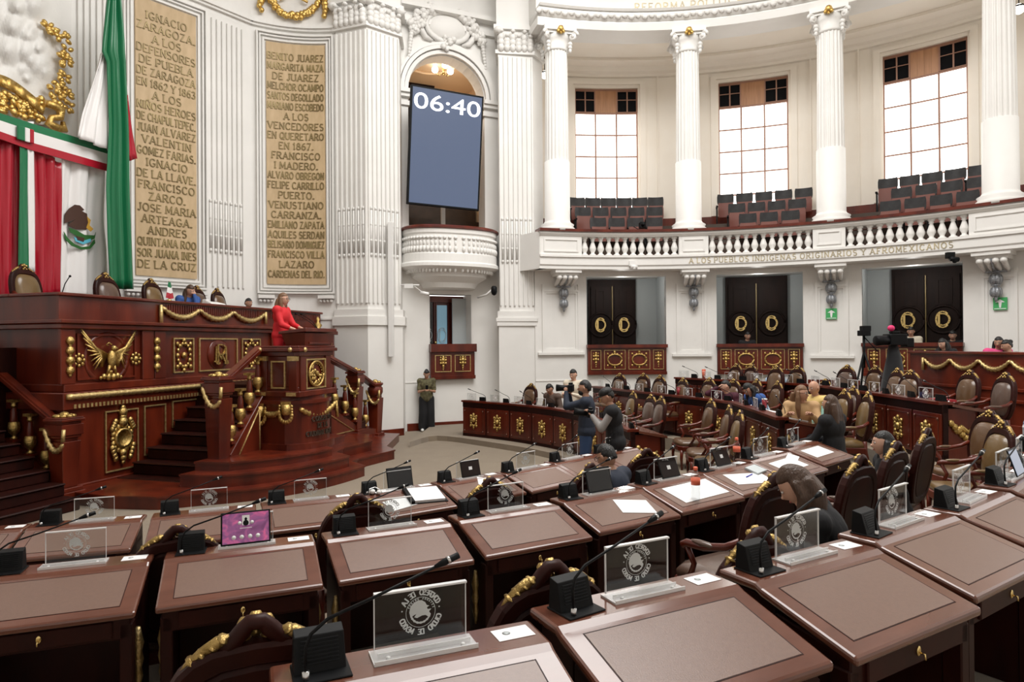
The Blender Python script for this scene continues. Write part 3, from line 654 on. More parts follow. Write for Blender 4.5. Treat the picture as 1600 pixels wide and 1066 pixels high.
# room behind the arch: plain wall tinted with lamp warmth, dark stand
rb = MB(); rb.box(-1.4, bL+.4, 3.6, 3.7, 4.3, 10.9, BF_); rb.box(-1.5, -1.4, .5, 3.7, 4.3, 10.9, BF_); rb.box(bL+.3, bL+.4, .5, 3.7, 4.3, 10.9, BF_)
struct(rb, 'wall_behind_arch', 'cream_lamplit')
rc = MB(); rc.box(-1.5, bL+1.2, .4, 3.8, 10.7, 10.8, BF_); rc.tube([(cs_+.75*cos(k*pi/12), 1.6+.75*sin(k*pi/12), 10.66) for k in range(25)], .05, 6, BF_); struct(rc, 'ceiling_behind_arch', 'cream_lamplit')
rs = MB(); rs.box(-.1, bL+.1, .5, 3.6, 4.3, 4.5, BF_)
for k in range(4): rs.box(-.1, bL+.25, 1.1+k*.55, 3.6, 4.5+k*.55, 5.05+k*.55, BF_)
struct(rs, 'floor_behind_arch', 'stand_wood')
dp = MB(); dp.box(bay(622, 150, 3.3)[0], bay(679, 150, 3.3)[0], 3.3, 3.5, 6, bay(660, 113, 3.3)[1], BF_); struct(dp, 'door_4', 'door_wood')
vb = MB(); x_, z_ = bay(691, 335, .9); vb.box(x_-.06, x_+.06, .8, .86, 4.6, 7.5, BF_); struct(vb, 'trim_white_post', 'plaster')
# chandelier
x_, z_ = bay(693, 112, 1.6)
t = thing('chandelier', 'small brass chandelier with three white globes seen through the arch', 'chandelier', M=BF_ @ Matrix.Translation((x_, 1.6, 0))); t['_o'] = [0, 0, 0]
q = MB(); q.tube([(0, 0, 10.68), (0, 0, z_)], .015, 5); q.lathe([(.02, z_-.1), (.06, z_-.05), (.03, z_), (.05, z_+.12), (.01, z_+.2)], 8)
for k in range(3):
    aa = k*2*pi/3+.4; q.tube([(0, 0, z_-.02), (.15*cos(aa), .15*sin(aa), z_-.1), (.27*cos(aa), .27*sin(aa), z_)], .012, 5)
part(q, 'frame', 'brass', t)
for k in range(3):
    aa = k*2*pi/3+.4; q = MB(); q.ell((.27*cos(aa), .27*sin(aa), z_+.09), .1, 12, 8); part(q, 'globe', 'globe', t)
# wall lamps of the gallery
for x, y, R, nm in ((851, 117, 11.6, 'behind the leftmost gallery column'), (1592, 14, 11.3, 'at the top right corner of the gallery')):
    p = PR(x, y, R); t = thing('globe_lamp', 'white globe lamp with a black cap %s' % nm, 'lamp', loc=tuple(p)); t['_o'] = [0, 0, 0]
    q = MB(); q.ell((0, 0, 0), .12, 12, 8); part(q, 'globe', 'globe', t); q = MB(); q.lathe([(.13, .03), (.12, .07), (.03, .1), (.01, .14)], 12); q.tube([(0, 0, .1), (0, 0, max(.3, 10.85-p.z))], .012, 5); part(q, 'cap', 'black_plastic', t)
# -------- screen
scr = [bay(644, 139, -.75), bay(761, 150, -.75), bay(750, 326, -.75), bay(639, 320, -.75)]
xs0, xs1 = scr[3][0], scr[2][0]; zt_, zb_ = (scr[0][1]+scr[1][1])/2, (scr[2][1]+scr[3][1])/2
SM = BF_ @ TR((xs0+xs1)/2+.03, -.75, (zt_+zb_)/2, rx=radians(5), ry=radians(1.2)); sw, sh = (xs1-xs0)/2+.02, (zt_-zb_)/2
t = thing('wall_screen', 'tall dark blue screen showing 06:40 hung in the arch', 'screen', M=SM); t['_o'] = [0, 0, 0]
q = MB(); q.box(-sw, sw, 0, .1, -sh, sh); part(q, 'housing', 'black_plastic', t, bevel=.01)
q = MB(); q.box(-sw+.05, sw-.05, -.006, 0, -sh+.05, sh-.05); part(q, 'display', 'screen', t)
cu = bpy.data.curves.new('digits', 'FONT'); cu.body = '06:40'; cu.size = .62; cu.align_x = 'CENTER'; cu.align_y = 'CENTER'; cu.extrude = .004
to = bpy.data.objects.new('digits', cu); C.objects.link(to); bpy.context.view_layer.update()
me = bpy.data.meshes.new_from_object(to.evaluated_get(bpy.context.evaluated_depsgraph_get())); bpy.data.objects.remove(to)
me.materials.clear(); me.materials.append(MAT['digits'])
wd = max(v.co.x for v in me.vertices)-min(v.co.x for v in me.vertices); s_ = (2*sw-.18)/wd
inst(me, 'digits', t, TR(0, -.015, sh-.40, rx=pi/2, s=(s_, s_*.68, 1)))
q = MB(); q.box(-.05, .05, .1, 1.2, -.6, -.5); q.box(-.05, .05, .1, 1.2, .9, 1.0); part(q, 'mounting_arm', 'black_plastic', t)
# -------- bowed box balcony
bx0, bx1 = bay(626, 360)[0], bay(781, 360)[0]; bcx = cs_; hw = 1.32; dp_ = 1.0
def bow(mb, rings, n=28, M=BF_):
    vs = []; m = n+1
    for sc_, z in rings:
        for i in range(m):
            t = pi*i/n; c, s = cos(t), sin(t); vs.append((bcx-hw*sc_*(abs(c)**.8)*(1 if c > 0 else -1), -dp_*sc_*(s**.75), z))
    fs = [(k*m+i, k*m+i+1, (k+1)*m+i+1, (k+1)*m+i) for k in range(len(rings)-1) for i in range(n)]
    fs += [tuple(range(m)), tuple((len(rings)-1)*m+i for i in range(m-1, -1, -1))]
    return mb.add(vs, fs, False, M)
t = thing('box_balcony', 'white bowed box balcony with a carved band and wooden rail under the screen', 'balcony', M=I4); t['_o'] = [0, 0, 0]
q = MB(); bow(q, [(.45, 3.78), (.55, 3.82), (.6, 3.95), (.78, 4.1), (.8, 4.2), (.98, 4.3), (1.04, 4.34), (1.04, 4.42), (1.0, 4.46), (1.0, 4.66), (.98, 4.7), (.97, 5.16), (1.0, 5.2), (1.0, 5.3)]); part(q, 'parapet', 'plaster', t, fixn=True)
q = MB(); bow(q, [(1.0, 5.3), (1.04, 5.32), (1.04, 5.36), (1.0, 5.4)]); part(q, 'hand_rail', 'mahogany', t, fixn=True)
q = MB(); random.seed(5)
for i in range(34):
    tt = pi*(i+.5)/34; c, s = cos(tt), sin(tt); sx = 1 if c > 0 else -1
    bp = lambda k, z: (bcx-hw*k*(abs(c)**.8)*sx, -dp_*k*(s**.75), z)
    q.ell(bp(.985, 4.78), (.05, .05, .09), 6, 4, BF_); q.ell(bp(.98, 4.93), (.035, .035, .08), 6, 4, BF_); q.ell(bp(.985, 5.07), (.055, .05, .045), 6, 4, BF_)
    q.ell(bp(.9, 4.24), (.04, .05, .07), 6, 4, BF_)
    if i % 2: q.ell(bp(.5, 3.84), (.06, .06, .04), 6, 4, BF_)
o = part(q, 'carved_band', 'plaster_relief', t); o['kind'] = 'stuff'
# door below the box balcony
t = MB(); t.box(d0, d1, .75, .82, 1.4, 3.68, BF_); d5 = struct(t, 'door_5', 'mahogany')
lw_ = (d1-d0); q = MB(); q.box(d0, d0+.3, .7, .76, 1.4, 3.5, BF_); q.build('glass_pane', 'black_gloss', d5)
q = MB(); q.box(d0+.42, d0+.72, .71, .75, 1.4, 3.42, BF_); gp = q.build('glass_pane', 'glass_blue', d5)
q = MB()
for xx in (d0+.15, d0+.57):
    glyphs(q, 'D', lambda x, z, d, xx=xx: BF_ @ Vector((xx+.02+x, .69-d, z+2.42)), .3, 9, th=.05, serif=False); glyphs(q, 'C', lambda x, z, d, xx=xx: BF_ @ Vector((xx-.02+x, .69-d, z+2.36)), .42, .26, th=.04, serif=False)
q.build('etched_monogram', 'grey_paint', d5)
q = MB(); 
for xx in (d0+.33, d0+.38, d0+.74): q.box(xx, xx+.035, .68, .74, 1.4, 3.5, BF_)
q.box(d0, d1, .66, .74, 3.5, 3.66, BF_); q.build('door_frame', 'mahogany', d5)
q = MB(); q.ell(BF_ @ Vector((d0+.36, .64, 2.36)), .04, 8, 6); q.build('door_knob', 'brass', d5)
q = MB(); q.box(d0-.02, d0+.01, 0, .75, 1.4, 3.68, BF_); q.box(d1-.01, d1+.03, 0, .75, 1.4, 3.68, BF_); q.box(d0, d1, 0, .8, 1.38, 1.42, BF_); struct(q, 'trim_door_reveal', 'plaster')
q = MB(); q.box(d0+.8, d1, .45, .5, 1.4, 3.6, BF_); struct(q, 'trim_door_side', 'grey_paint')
t = thing('booth_front', 'small mahogany booth front with two gilt-framed panels below the bowed balcony', 'booth', M=BF_); t['_o'] = [0, 0, 0]
q = MB(); q.box(d0-.01, d1+.04, -.12, 0, 1.4, 2.1); q.box(d0-.02, d1+.07, -.22, .05, 2.1, 2.32); q.box(d0-.01, d1+.05, -.16, 0, 1.36, 1.46); part(q, 'front_board', 'mahogany', t, bevel=.008)
for k in (0, 1):
    c = d0+(d1-d0)*(.28+.46*k); q = MB(); frame(q, c-.23, c+.23, 1.56, 2.02, .02, .02, None, -.12); fp = part(q, 'panel_frame', 'gold_pale', t)
    q = MB(); drop(q, .22, .38, TR(c, -.14, 1.79)); sub(q, 'gilt_ornament', 'gold', fp)
bb = MB(); bb.box(.1, bL+.1, -.04, 0, 0, .2, BF_); struct(bb, 'baseboard_bay', 'mahogany')
bb = MB(); pp = [(-3.62, 15.99), (-2.79, 16.67)]
a_, b_ = Vector((*pp[0], 0)), Vector((*pp[1], 0)); n_ = Vector((b_-a_)).normalized(); n_ = Vector((n_.y, -n_.x, 0)); bb.hexa([a_, b_, b_+n_*.05, a_+n_*.05], [v+Vector((0, 0, .18)) for v in (a_, b_, b_+n_*.05, a_+n_*.05)]); struct(bb, 'baseboard_pier', 'mahogany', fixn=True)
# cable channel on the pier
p = [PY(x, y, 16.35) for x, y in ((610, 347), (608, 558))]
t = MB(); t.box(p[0].x-.065, p[0].x+.065, 16.3, 16.42, p[1].z, p[0].z); tag(t.build('cable_channel', 'light_strip', bevel=.01), 'long vertical white cable channel fixed to the fluted pier', 'cable channel')
# -------- left walls with stone tablets
def wall_seg(mb, a, b, z0=0, z1=14, th=.25):
    a, b = Vector((*a, 0)), Vector((*b, 0)); n = (b-a).normalized(); n = Vector((-n.y, n.x, 0))*th
    mb.hexa([v+Vector((0, 0, z0)) for v in (a, b, b+n, a+n)], [v+Vector((0, 0, z1)) for v in (a, b, b+n, a+n)])
def arc3(p, q, r, n):
    ax, ay = p; bx_, by_ = q; cx3, cy3 = r; d = 2*(ax*(by_-cy3)+bx_*(cy3-ay)+cx3*(ay-by_))
    ux = ((ax*ax+ay*ay)*(by_-cy3)+(bx_*bx_+by_*by_)*(cy3-ay)+(cx3*cx3+cy3*cy3)*(ay-by_))/d; uy = ((ax*ax+ay*ay)*(cx3-bx_)+(bx_*bx_+by_*by_)*(ax-cx3)+(cx3*cx3+cy3*cy3)*(bx_-ax))/d
    R = math.hypot(ax-ux, ay-uy); a0 = atan2(ay-uy, ax-ux); a1 = atan2(cy3-uy, cx3-ux)
    while a1-a0 > pi: a1 -= 2*pi
    while a1-a0 < -pi: a1 += 2*pi
    return (ux, uy, R, a0, a1), [(ux+R*cos(a0+(a1-a0)*i/n), uy+R*sin(a0+(a1-a0)*i/n)) for i in range(n+1)]
K2, apts = arc3((-6.38, 16.05), (-5.5, 16.42), (-4.42, 16.46), 12)
lm = MB()
for i in range(12): wall_seg(lm, apts[i], apts[i+1])
for a, b in (((-10.35, 8.1), (-8.82, 13.1)), ((-8.82, 13.1), (-8.1, 13.95)), ((-8.1, 13.95), (-7.2, 15.0)), ((-7.2, 15.0), (-6.38, 16.05))): wall_seg(lm, a, b)
struct(lm, 'wall_left', 'plaster', fixn=True)
ft = MB(); flute_face(ft, (-7.08, 15.14), (-6.5, 15.88), 3.7, 10.0, 7, .035); flute_face(ft, (-8.75, 13.16), (-8.2, 13.82), 3.7, 10.6, 7, .035, False); struct(ft, 'trim_left_flutes', 'plaster', fixn=True)
def along(pts, o, z0, z1, mb):     # moulding band following a wall
    P_ = [Vector((*p, 0)) for p in pts]
    for i in range(len(P_)-1):
        a, b = P_[i], P_[i+1]; n = (b-a).normalized(); n = Vector((n.y, -n.x, 0))*o; mb.hexa([v+Vector((0, 0, z0)) for v in (a, b, b+n, a+n)], [v+Vector((0, 0, z1)) for v in (a, b, b+n, a+n)])
mlt = MB(); full = [(-8.1, 13.95), (-7.2, 15.0), (-6.38, 16.05)]+apts[1:]
along(full, .07, 10.22, 10.28, mlt); along(full, .12, 10.28, 10.34, mlt); along(full, .03, 2.95, 3.0, mlt)
along([(-8.82, 13.1), (-8.1, 13.95)], .07, 11.0, 11.1, mlt)
def seg_map(a, b):
    a, b = Vector((*a, 0)), Vector((*b, 0)); t = (b-a).normalized(); n = Vector((t.y, -t.x, 0)); m = (a+b)/2; return lambda x, z, d: m+t*x+n*d+Vector((0, 0, z))
def arc_map(fr_):
    ux, uy, R, a0, a1 = K2; am = a0+(a1-a0)*fr_; sg = 1 if a1 > a0 else -1
    return lambda x, z, d: Vector((ux+(R-d)*cos(am+sg*x/R), uy+(R-d)*sin(am+sg*x/R), z))
def fquad(mb, fm, x0, x1, z0, z1, d0_, d1_, n=1):
    for i in range(n):
        a, b = x0+(x1-x0)*i/n, x0+(x1-x0)*(i+1)/n
        mb.hexa([fm(a, z0, d0_), fm(b, z0, d0_), fm(b, z0, d1_), fm(a, z0, d1_)], [fm(a, z1, d0_), fm(b, z1, d0_), fm(b, z1, d1_), fm(a, z1, d1_)])
m1 = seg_map((-8.1, 13.95), (-7.2, 15.0)); m2 = arc_map(.52)
T1 = 'IGNACIO|ZARAGOZA.|A LOS|DEFENSORES|DE PUEBLA|DE ZARAGOZA|EN 1862 Y 1863|A LOS|NIÑOS HEROES|DE CHAPULTEPEC.|JUAN ALVAREZ|VALENTIN|GOMEZ FARIAS.|IGNACIO|DE LA LLAVE.|FRANCISCO|ZARCO.|JOSE MARIA|ARTEAGA.|ANDRES|QUINTANA ROO|SOR JUANA INES|DE LA CRUZ'.split('|')
T2 = 'BENITO JUAREZ|MARGARITA MAZA|DE JUAREZ|MELCHOR OCAMPO|SANTOS DEGOLLADO|MARIANO ESCOBEDO|A LOS|VENCEDORES|EN QUERETARO|EN 1867.|FRANCISCO|I MADERO.|ALVARO OBREGON|FELIPE CARRILLO|PUERTO.|VENUSTIANO|CARRANZA.|EMILIANO ZAPATA|AQUILES SERDAN|BELISARIO DOMINGUEZ|FRANCISCO VILLA|LAZARO|CARDENAS DEL RIO.'.split('|')
for fm, hw_, zb, zt, lines, nm, lab in ((m1, .64, 3.84, 9.85, T1, 1, 'tall beige stone tablet of bronze names beginning IGNACIO ZARAGOZA beside the hanging flag'), (m2, .72, 3.84, 9.88, T2, 8, 'tall curved beige stone tablet of bronze names beginning BENITO JUAREZ left of the fluted pier')):
    t = thing('stone_tablet', lab, 'tablet', M=I4); t['_o'] = [0, 0, 0]
    q = MB(); fquad(q, fm, -hw_, hw_, zb, zt, 0, .05, nm); part(q, 'stone_slab', 'stone', t, fixn=True)
    n = len(lines); pitch = (zt-zb-.35)/n
    for i, ln in enumerate(lines):
        q = MB(); z = zt-.22-(i+1)*pitch+pitch*.18; glyphs(q, ln, lambda x, zz, d, z=z, fm=fm: fm(x, z+zz, .05+d), pitch*.66, hw_*1.92, th=.15, depth=.018)
        part(q, 'inscription_line', 'bronze', t)
    for k, o_ in enumerate((.04, .13, .2)):
        w2 = .035 if k else .05; dd = .06+.02*k
        fquad(mlt, fm, -hw_-o_-w2, -hw_-o_, zb-o_, zt+o_, 0, dd); fquad(mlt, fm, hw_+o_, hw_+o_+w2, zb-o_, zt+o_, 0, dd)
        fquad(mlt, fm, -hw_-o_-w2, hw_+o_+w2, zb-o_-w2, zb-o_, 0, dd, nm); fquad(mlt, fm, -hw_-o_-w2, hw_+o_+w2, zt+o_, zt+o_+w2, 0, dd, nm)
    for s in (-1, 1):
        fquad(mlt, fm, s*(hw_+.02)-.2, s*(hw_+.02)+.2, zb-.36, zb-.28, 0, .14)
        for k in range(4): mlt.ell(fm(s*(hw_+.02)-.14+.09*k, zb-.42, .07), .045, 6, 4)
struct(mlt, 'trim_tablet_mouldings', 'plaster', fixn=True)
g = MB(); m3 = arc_map(.5); random.seed(11)
for k in range(40):
    t = k/39*2-1; x = t*.72; z = 10.95-.5*(1-t*t)+.12
    for j in range(2): g.ell(m3(x+random.uniform(-.03, .03), z+random.uniform(-.06, .06), .1), random.uniform(.05, .08), 6, 4)
for s in (-1, 1):
    for k in range(7): g.ell(m3(s*.78+random.uniform(-.06, .06), 11.2-.1*k, .1), random.uniform(.07, .1), 6, 4)
    g.tube([m3(s*.2, 11.5, .08), m3(s*.3, 11.2, .1), m3(s*.22, 11.0, .1), m3(s*.35, 10.95, .1)], .035, 6)
tag(g.build('gilt_garland', 'gold_bright'), 'gilded fruit garland on the white wall above the curved tablet', 'ornament')
# ================================================================== THE DAIS (its own frame: x out into the hall, y away from the camera)
PH = radians(-16.86)
DM = Matrix.Rotation(PH, 4, 'Z'); DI = DM.inverted()
def Dv(px, u, py=543):       # where a photo column meets the plane x=u of the dais frame
    d = DI.to_3x3() @ Vector(ray(px, py)); t = u/d.x; return d.y*t
def Du(px, v, py=543):
    d = DI.to_3x3() @ Vector(ray(px, py)); t = v/d.y; return d.x*t
def Dz(px, py, u):
    d = DI.to_3x3() @ Vector(ray(px, py)); t = u/d.x; return d.y*t, EYE+d.z*t
def dais(name, label, cat, o, group=None):
    t = thing(name, label, cat, M=DM, origin=o, group=group); return t
U0 = -9.2                                 # face of the presidium pedestal
V0 = Dv(100, U0); V1 = Dv(247, U0); V2 = Dv(415, U0); V3 = 14.3
RX = Matrix.Rotation(pi/2, 4, 'Z')        # ornament plane turned to face +x
def face(u, v, z, s=1): return Matrix.Translation((u, v, z)) @ RX @ Matrix.Diagonal((s, 1, s, 1))
def side(u, v, z): return Matrix.Translation((u, v, z))                 # ornament plane facing the camera (-y)
pr = dais('presidium', 'long mahogany presidium desk with gilt eagle, garlands and medallions on a high plinth', 'desk', (U0, (V0+V3)/2, 0))
q = MB(); UB = -10.1
q.box(UB-2.9, U0, V0, V3, 0, 1.45); q.box(UB-2.9, U0+.05, V0-.05, V3+.05, 0, .22); q.box(UB-2.9, U0-.12, V0+.1, V3-.05, 1.6, 2.6); q.box(UB-2.9, U0+.06, V0-.06, V3+.03, 1.36, 1.62)
part(q, 'plinth', 'mahogany', pr, bevel=.012)
q = MB(); q.box(UB-.2, U0-.06, V0+.05, V3, 1.62, 1.74); q.box(UB-2.8, U0-.02, V0-.02, V3, 2.58, 2.66); q.box(UB-2.8, U0+.03, V0-.06, V3, 2.66, 2.72); part(q, 'ledge_moulding', 'mahogany', pr, bevel=.012)
q = MB(); q.box(UB-.15, U0-.14, V0+.03, V3-.03, 2.72, 3.08); q.box(UB-1.5, UB-.15, V0+.03, V0+.5, 2.72, 3.08); part(q, 'desk_front', 'mahogany', pr)
q = MB(); q.box(UB-.2, U0-.08, V0-.02, V3, 3.08, 3.13); q.box(UB-1.55, UB-.2, V0-.02, V0+.55, 3.08, 3.13); part(q, 'desk_top', 'mahogany', pr, bevel=.012)
for v in (V0+.0, V1-.26, V1+.0, V2+.3): q = MB(); q.box(U0-.13, U0-.06, v, v+.24, 1.74, 2.58); part(q, 'pilaster', 'mahogany', pr, bevel=.01)
q = MB()
for k in range(int((V3-V1-.4)/.055)): q.box(U0-.145, U0-.125, V1+.2+k*.055, V1+.235+k*.055, 2.9, 3.06)
o = part(q, 'reeding', 'mahogany', pr); o['kind'] = 'stuff'
# eagle panel
q = MB(); frame(q, -(V1-V0)/2+.33, (V1-V0)/2-.33, -.36, .36, .03, .03, face(U0-.12, (V0+V1)/2-.04, 2.15)); part(q, 'panel_moulding', 'mahogany', pr)
vc = (V0+V1)/2-.03
eg = MB(); T = face(U0-.08, vc, 2.12)
q = MB(); q.lathe([(.42, 0), (.42, .03), (.36, .03), (.34, .0)], 30, T @ TR(0, .06, 0, rx=pi/2)); part(q, 'round_recess', 'mahogany', pr)
for s in (-1, 1):
    for k in range(9):
        a = radians(28+k*9); L = .50-.028*k; x0, z0 = s*(.05+.012*k), .06-.024*k
        eg.tube([(x0, 0, z0), (x0+s*L*.5*cos(a*.75), -.03, z0+L*.52*sin(a*.55+.15)), (x0+s*L*cos(a*.62), -.01, z0+L*sin(radians(62-k*9)))], [.03, .03, .008], 5, T)
eg.ell((0, -.05, -.02), (.075, .06, .15), 9, 7, T); eg.ell((.03, -.06, .16), (.045, .045, .05), 8, 6, T); eg.tube([(.06, -.06, .17), (.11, -.07, .15)], [.02, .004], 5, T)
eg.tube([(.0, -.05, .22), (-.06, -.06, .25), (-.1, -.05, .22), (-.06, -.05, .2)], .012, 5, T)
for s in (-1, 1): eg.tube([(s*.04, -.05, -.12), (s*.08, -.05, -.25)], [.03, .02], 5, T)
for x, z, r in ((-.12, -.29, .05), (-.04, -.3, .06), (.05, -.3, .06), (.13, -.29, .05), (0, -.22, .04), (-.18, -.31, .03), (.19, -.31, .03)): blob(eg, x, z, r, -.03, 6, T)
part(eg, 'gilt_eagle', 'gold', pr)
q = MB()
for v in (vc-.52, vc+.52):
    Tq = face(U0-.09, v, 2.1); blob(q, 0, 0, .05, 0, 8, Tq)
    for k in range(8): blob(q, .085*cos(k*pi/4), .085*sin(k*pi/4), .03, 0, 6, Tq)
part(q, 'gilt_rosette', 'gold', pr)
for v in (V0+.14, V1+.03):
    q = MB(); Tq = face(U0-.05, v, 2.16)
    for k in range(4): blob(q, 0, .24-.15*k, .07, 0, 8, Tq); blob(q, 0, .17-.15*k, .03, 0, 6, Tq)
    part(q, 'fruit_drop', 'gold', pr)
# framed panels right of the eagle
for x0, x1, kind in ((271, 303, 'w'), (311, 371, 'm'), (378, 407, 'w')):
    a, b = Dv(x0, U0-.1), Dv(x1, U0-.1); c = (a+b)/2; Tq = face(U0-.115, c, 2.14); W = b-a
    q = MB(); frame(q, -W/2, W/2, -.32, .32, .025, .025, Tq); fp = part(q, 'panel_frame', 'gold_pale', pr)
    if kind == 'w': q = MB(); wreath(q, W*.72, .5, Tq @ TR(0, -.02, 0), 14, .04); blob(q, 0, 0, .06, -.02, 8, Tq); sub(q, 'gilt_wreath', 'gold', fp)
    else:
        q = MB(); q.ell((0, 0, 0), (.3, .05, .3), 20, 8, Tq); sub(q, 'medallion', 'mahogany', fp)
        q = MB(); glyphs(q, 'M', lambda x, z, d: Tq @ Vector((x*1.25, -.055-d, z-.15)), .3, 9, th=.1); glyphs(q, 'R', lambda x, z, d: Tq @ Vector((x+.02, -.065-d, z-.19)), .38, 9, th=.08); sub(q, 'monogram', 'gold', fp)
# garlands on the desk front
q = MB(); ga = [Dv(x, U0-.1) for x in (254, 312, 365, 414)]; zg = 3.0
for i in range(3): q = MB(); swag(q, (U0-.1, ga[i], zg), (U0-.1, ga[i+1], zg), .17, .045, 10); part(q, 'gilt_garland', 'gold_pale', pr)
for v, L in ((ga[0]-.03, .34), (ga[3]+.03, .22)): q = MB(); q.tube([(U0-.1, v, zg+.04), (U0-.1, v, zg-L)], .035, 6); part(q, 'garland_end', 'gold_pale', pr)
# rope moulding and bead row
q = MB(); pts = []; n = 110
for k in range(n+1): pts.append((U0+.08, V0-.02+(V3-V0-.3)*k/n, 1.56))
q.tube(pts, [.055 if k % 2 else .042 for k in range(n+1)], 6); part(q, 'gilt_rope', 'gold_pale', pr)
q = MB(); k = 0; v = V0+.1
while v < V2+.3: q.box(U0+.04, U0+.075, v, v+.035, 1.38, 1.44); v += .07
o = part(q, 'bead_row', 'gold_pale', pr); o['kind'] = 'stuff'
# cartouche panel on the plinth
def panel_px(x0, x1, z0, z1, uu=U0+.01):
    a, b = Dv(x0, uu), Dv(x1, uu); q = MB(); T_ = face(uu, (a+b)/2, 0); frame(q, -(b-a)/2, (b-a)/2, z0, z1, .022, .02, T_); return part(q, 'panel_frame', 'gold_pale', pr)
panel_px(163, 215, .3, 1.28); panel_px(224, 258, .45, 1.3); panel_px(268, 312, .85, 1.33)
q = MB(); T = face(U0+.02, Dv(189, U0), .88); wreath(q, .42, .46, T @ TR(0, 0, -.06), 16, .045, False)
q.lathe([(.12, 0), (.12, .05), (.16, .05), (.17, 0)], 16, T @ TR(0, 0, -.06, rx=pi/2)); 
for z, r in ((.2, .09), (.28, .07), (.36, .08), (.43, .05), (-.3, .07), (-.38, .06), (-.45, .04)): blob(q, 0, z, r, -.02, 7, T)
for s in (-1, 1):
    for k in range(4): blob(q, s*(.2-.02*k), -.2-.06*k, .05, -.02, 6, T); blob(q, s*(.14+.02*k), .22-.04*k, .05, -.02, 6, T)
part(q, 'gilt_cartouche', 'gold', pr)
q = MB(); T = side(U0-1.9, V0-.02, 2.1); blob(q, 0, 0, .06, 0, 8, T)
for k in range(8): blob(q, .1*cos(k*pi/4), .1*sin(k*pi/4), .035, 0, 6, T)
part(q, 'gilt_rosette', 'gold', pr)
# raised floor behind the desk
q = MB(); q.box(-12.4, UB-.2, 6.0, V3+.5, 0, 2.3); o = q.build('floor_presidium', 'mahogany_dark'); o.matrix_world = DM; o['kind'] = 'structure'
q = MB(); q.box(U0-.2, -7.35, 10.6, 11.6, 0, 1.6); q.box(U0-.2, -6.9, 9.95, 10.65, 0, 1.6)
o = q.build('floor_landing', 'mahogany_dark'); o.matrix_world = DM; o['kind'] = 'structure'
# end block with gilt drops at the right of the presidium
eb = dais('presidium_end_block', 'mahogany block with gilt drops and urn finial right of the presidium', 'pedestal', (-8.9, V3+.3, 0))
vE = Dv(515, -8.6); q = MB(); q.box(-9.1, -8.6, vE-.35, vE+.2, 0, 2.55); q.box(-9.15, -8.52, vE-.4, vE+.25, 2.55, 2.64); part(q, 'block', 'mahogany', eb, bevel=.012)
q = MB(); 
for k in range(4): blob(q, 0, 2.35-.14*k, .06, 0, 7, face(-8.58, vE+.0, 0))
part(q, 'fruit_drop', 'gold', eb)
q = MB(); q.lathe([(.12, 2.64), (.12, 2.68), (.05, 2.7), (.1, 2.78), (.03, 2.86), (.05, 2.92), (.01, 2.98)], 10, TR(-8.85, vE-.1, 0)); part(q, 'urn_finial', 'gold', eb)
# ------------------------------------------------------------------ stairs
def baluster(h=.62):
    w = MB().lathe([(.05, .27), (.055, .3), (.045, .45), (.032, h-.12), (.03, h-.1)], 10); w.box(-.065, .065, -.065, .065, 0, .04)
    g = MB().lathe([(.05, .04), (.055, .06), (.03, .08), (.03, .1), (.075, .15), (.085, .22), (.075, .29), (.05, .31)], 10)
    g.lathe([(.035, h-.1), (.04, h-.06), (.03, h-.05), (.05, h-.01)], 8); g.box(-.07, .07, -.06, .06, h-.02, h+.02); return w, g
_w, _g = baluster(); bwm_, bgm_ = meshof(_w, 'baluster', 'mahogany'), meshof(_g, 'gilt_urn', 'gold')
def add_baluster(t, p): 
    o = [-x for x in t['_o']]; b = inst(bwm_, 'baluster', t, Matrix.Translation(Vector(p)+Vector(o))); inst(bgm_, 'gilt_urn', b)
def newel(label, p, zb, zt, s=.15, vase=False):
    t = dais('newel_post', label, 'newel post', (p[0], p[1], zb)); x, y = p; H = zt-zb
    q = MB(); q.box(x-s*1.25, x+s*1.25, y-s*1.25, y+s*1.25, zb, zb+.2); q.box(x-s*1.1, x+s*1.1, y-s*1.1, y+s*1.1, zb+.2, zb+.26)
    q.hexa([(x-s*.75, y-s*.75, zb+.26), (x+s*.75, y-s*.75, zb+.26), (x+s*.75, y+s*.75, zb+.26), (x-s*.75, y+s*.75, zb+.26)], [(x-s, y-s, zt-.35), (x+s, y-s, zt-.35), (x+s, y+s, zt-.35), (x-s, y+s, zt-.35)])
    q.box(x-s*.8, x+s*.8, y-s*.8, y+s*.8, zt-.35, zt-.3)
    if vase: q.lathe([(s*1.0, zt-.3), (s*1.25, zt-.22), (s*1.25, zt-.12), (s*1.0, zt-.08), (s*1.3, zt-.04), (s*1.3, zt)], 14, TR(x, y, 0))
    else:
        for k0, z0_, z1_ in ((1.02, -.3, -.26), (1.15, -.26, -.1), (1.0, -.1, -.06), (1.25, -.06, -.02), (1.15, -.02, 0)): q.box(x-s*k0, x+s*k0, y-s*k0, y+s*k0, zt+z0_, zt+z1_)
    part(q, 'post', 'mahogany', t, bevel=.008)
    g = MB(); 
    for k in range(8): g.ell((x+s*.7*cos(k*pi/4), y+s*.7*sin(k*pi/4), zt+.015), (.05, .05, .03), 6, 4)
    g.ell((x, y, zt+.03), (.07, .07, .05), 8, 6); part(g, 'gilt_cap', 'gold', t)
    g = MB(); swag(g, (x-s*1.0, y-s*1.25, zt-.16), (x+s*1.3, y-s*1.2, zt-.36), .2, .032, 8); g.tube([(x+s*1.3, y-s*1.2, zt-.34), (x+s*1.3, y-s*1.1, zt-.16)], .028, 6); part(g, 'gilt_festoon', 'gold_pale', t)
    return t
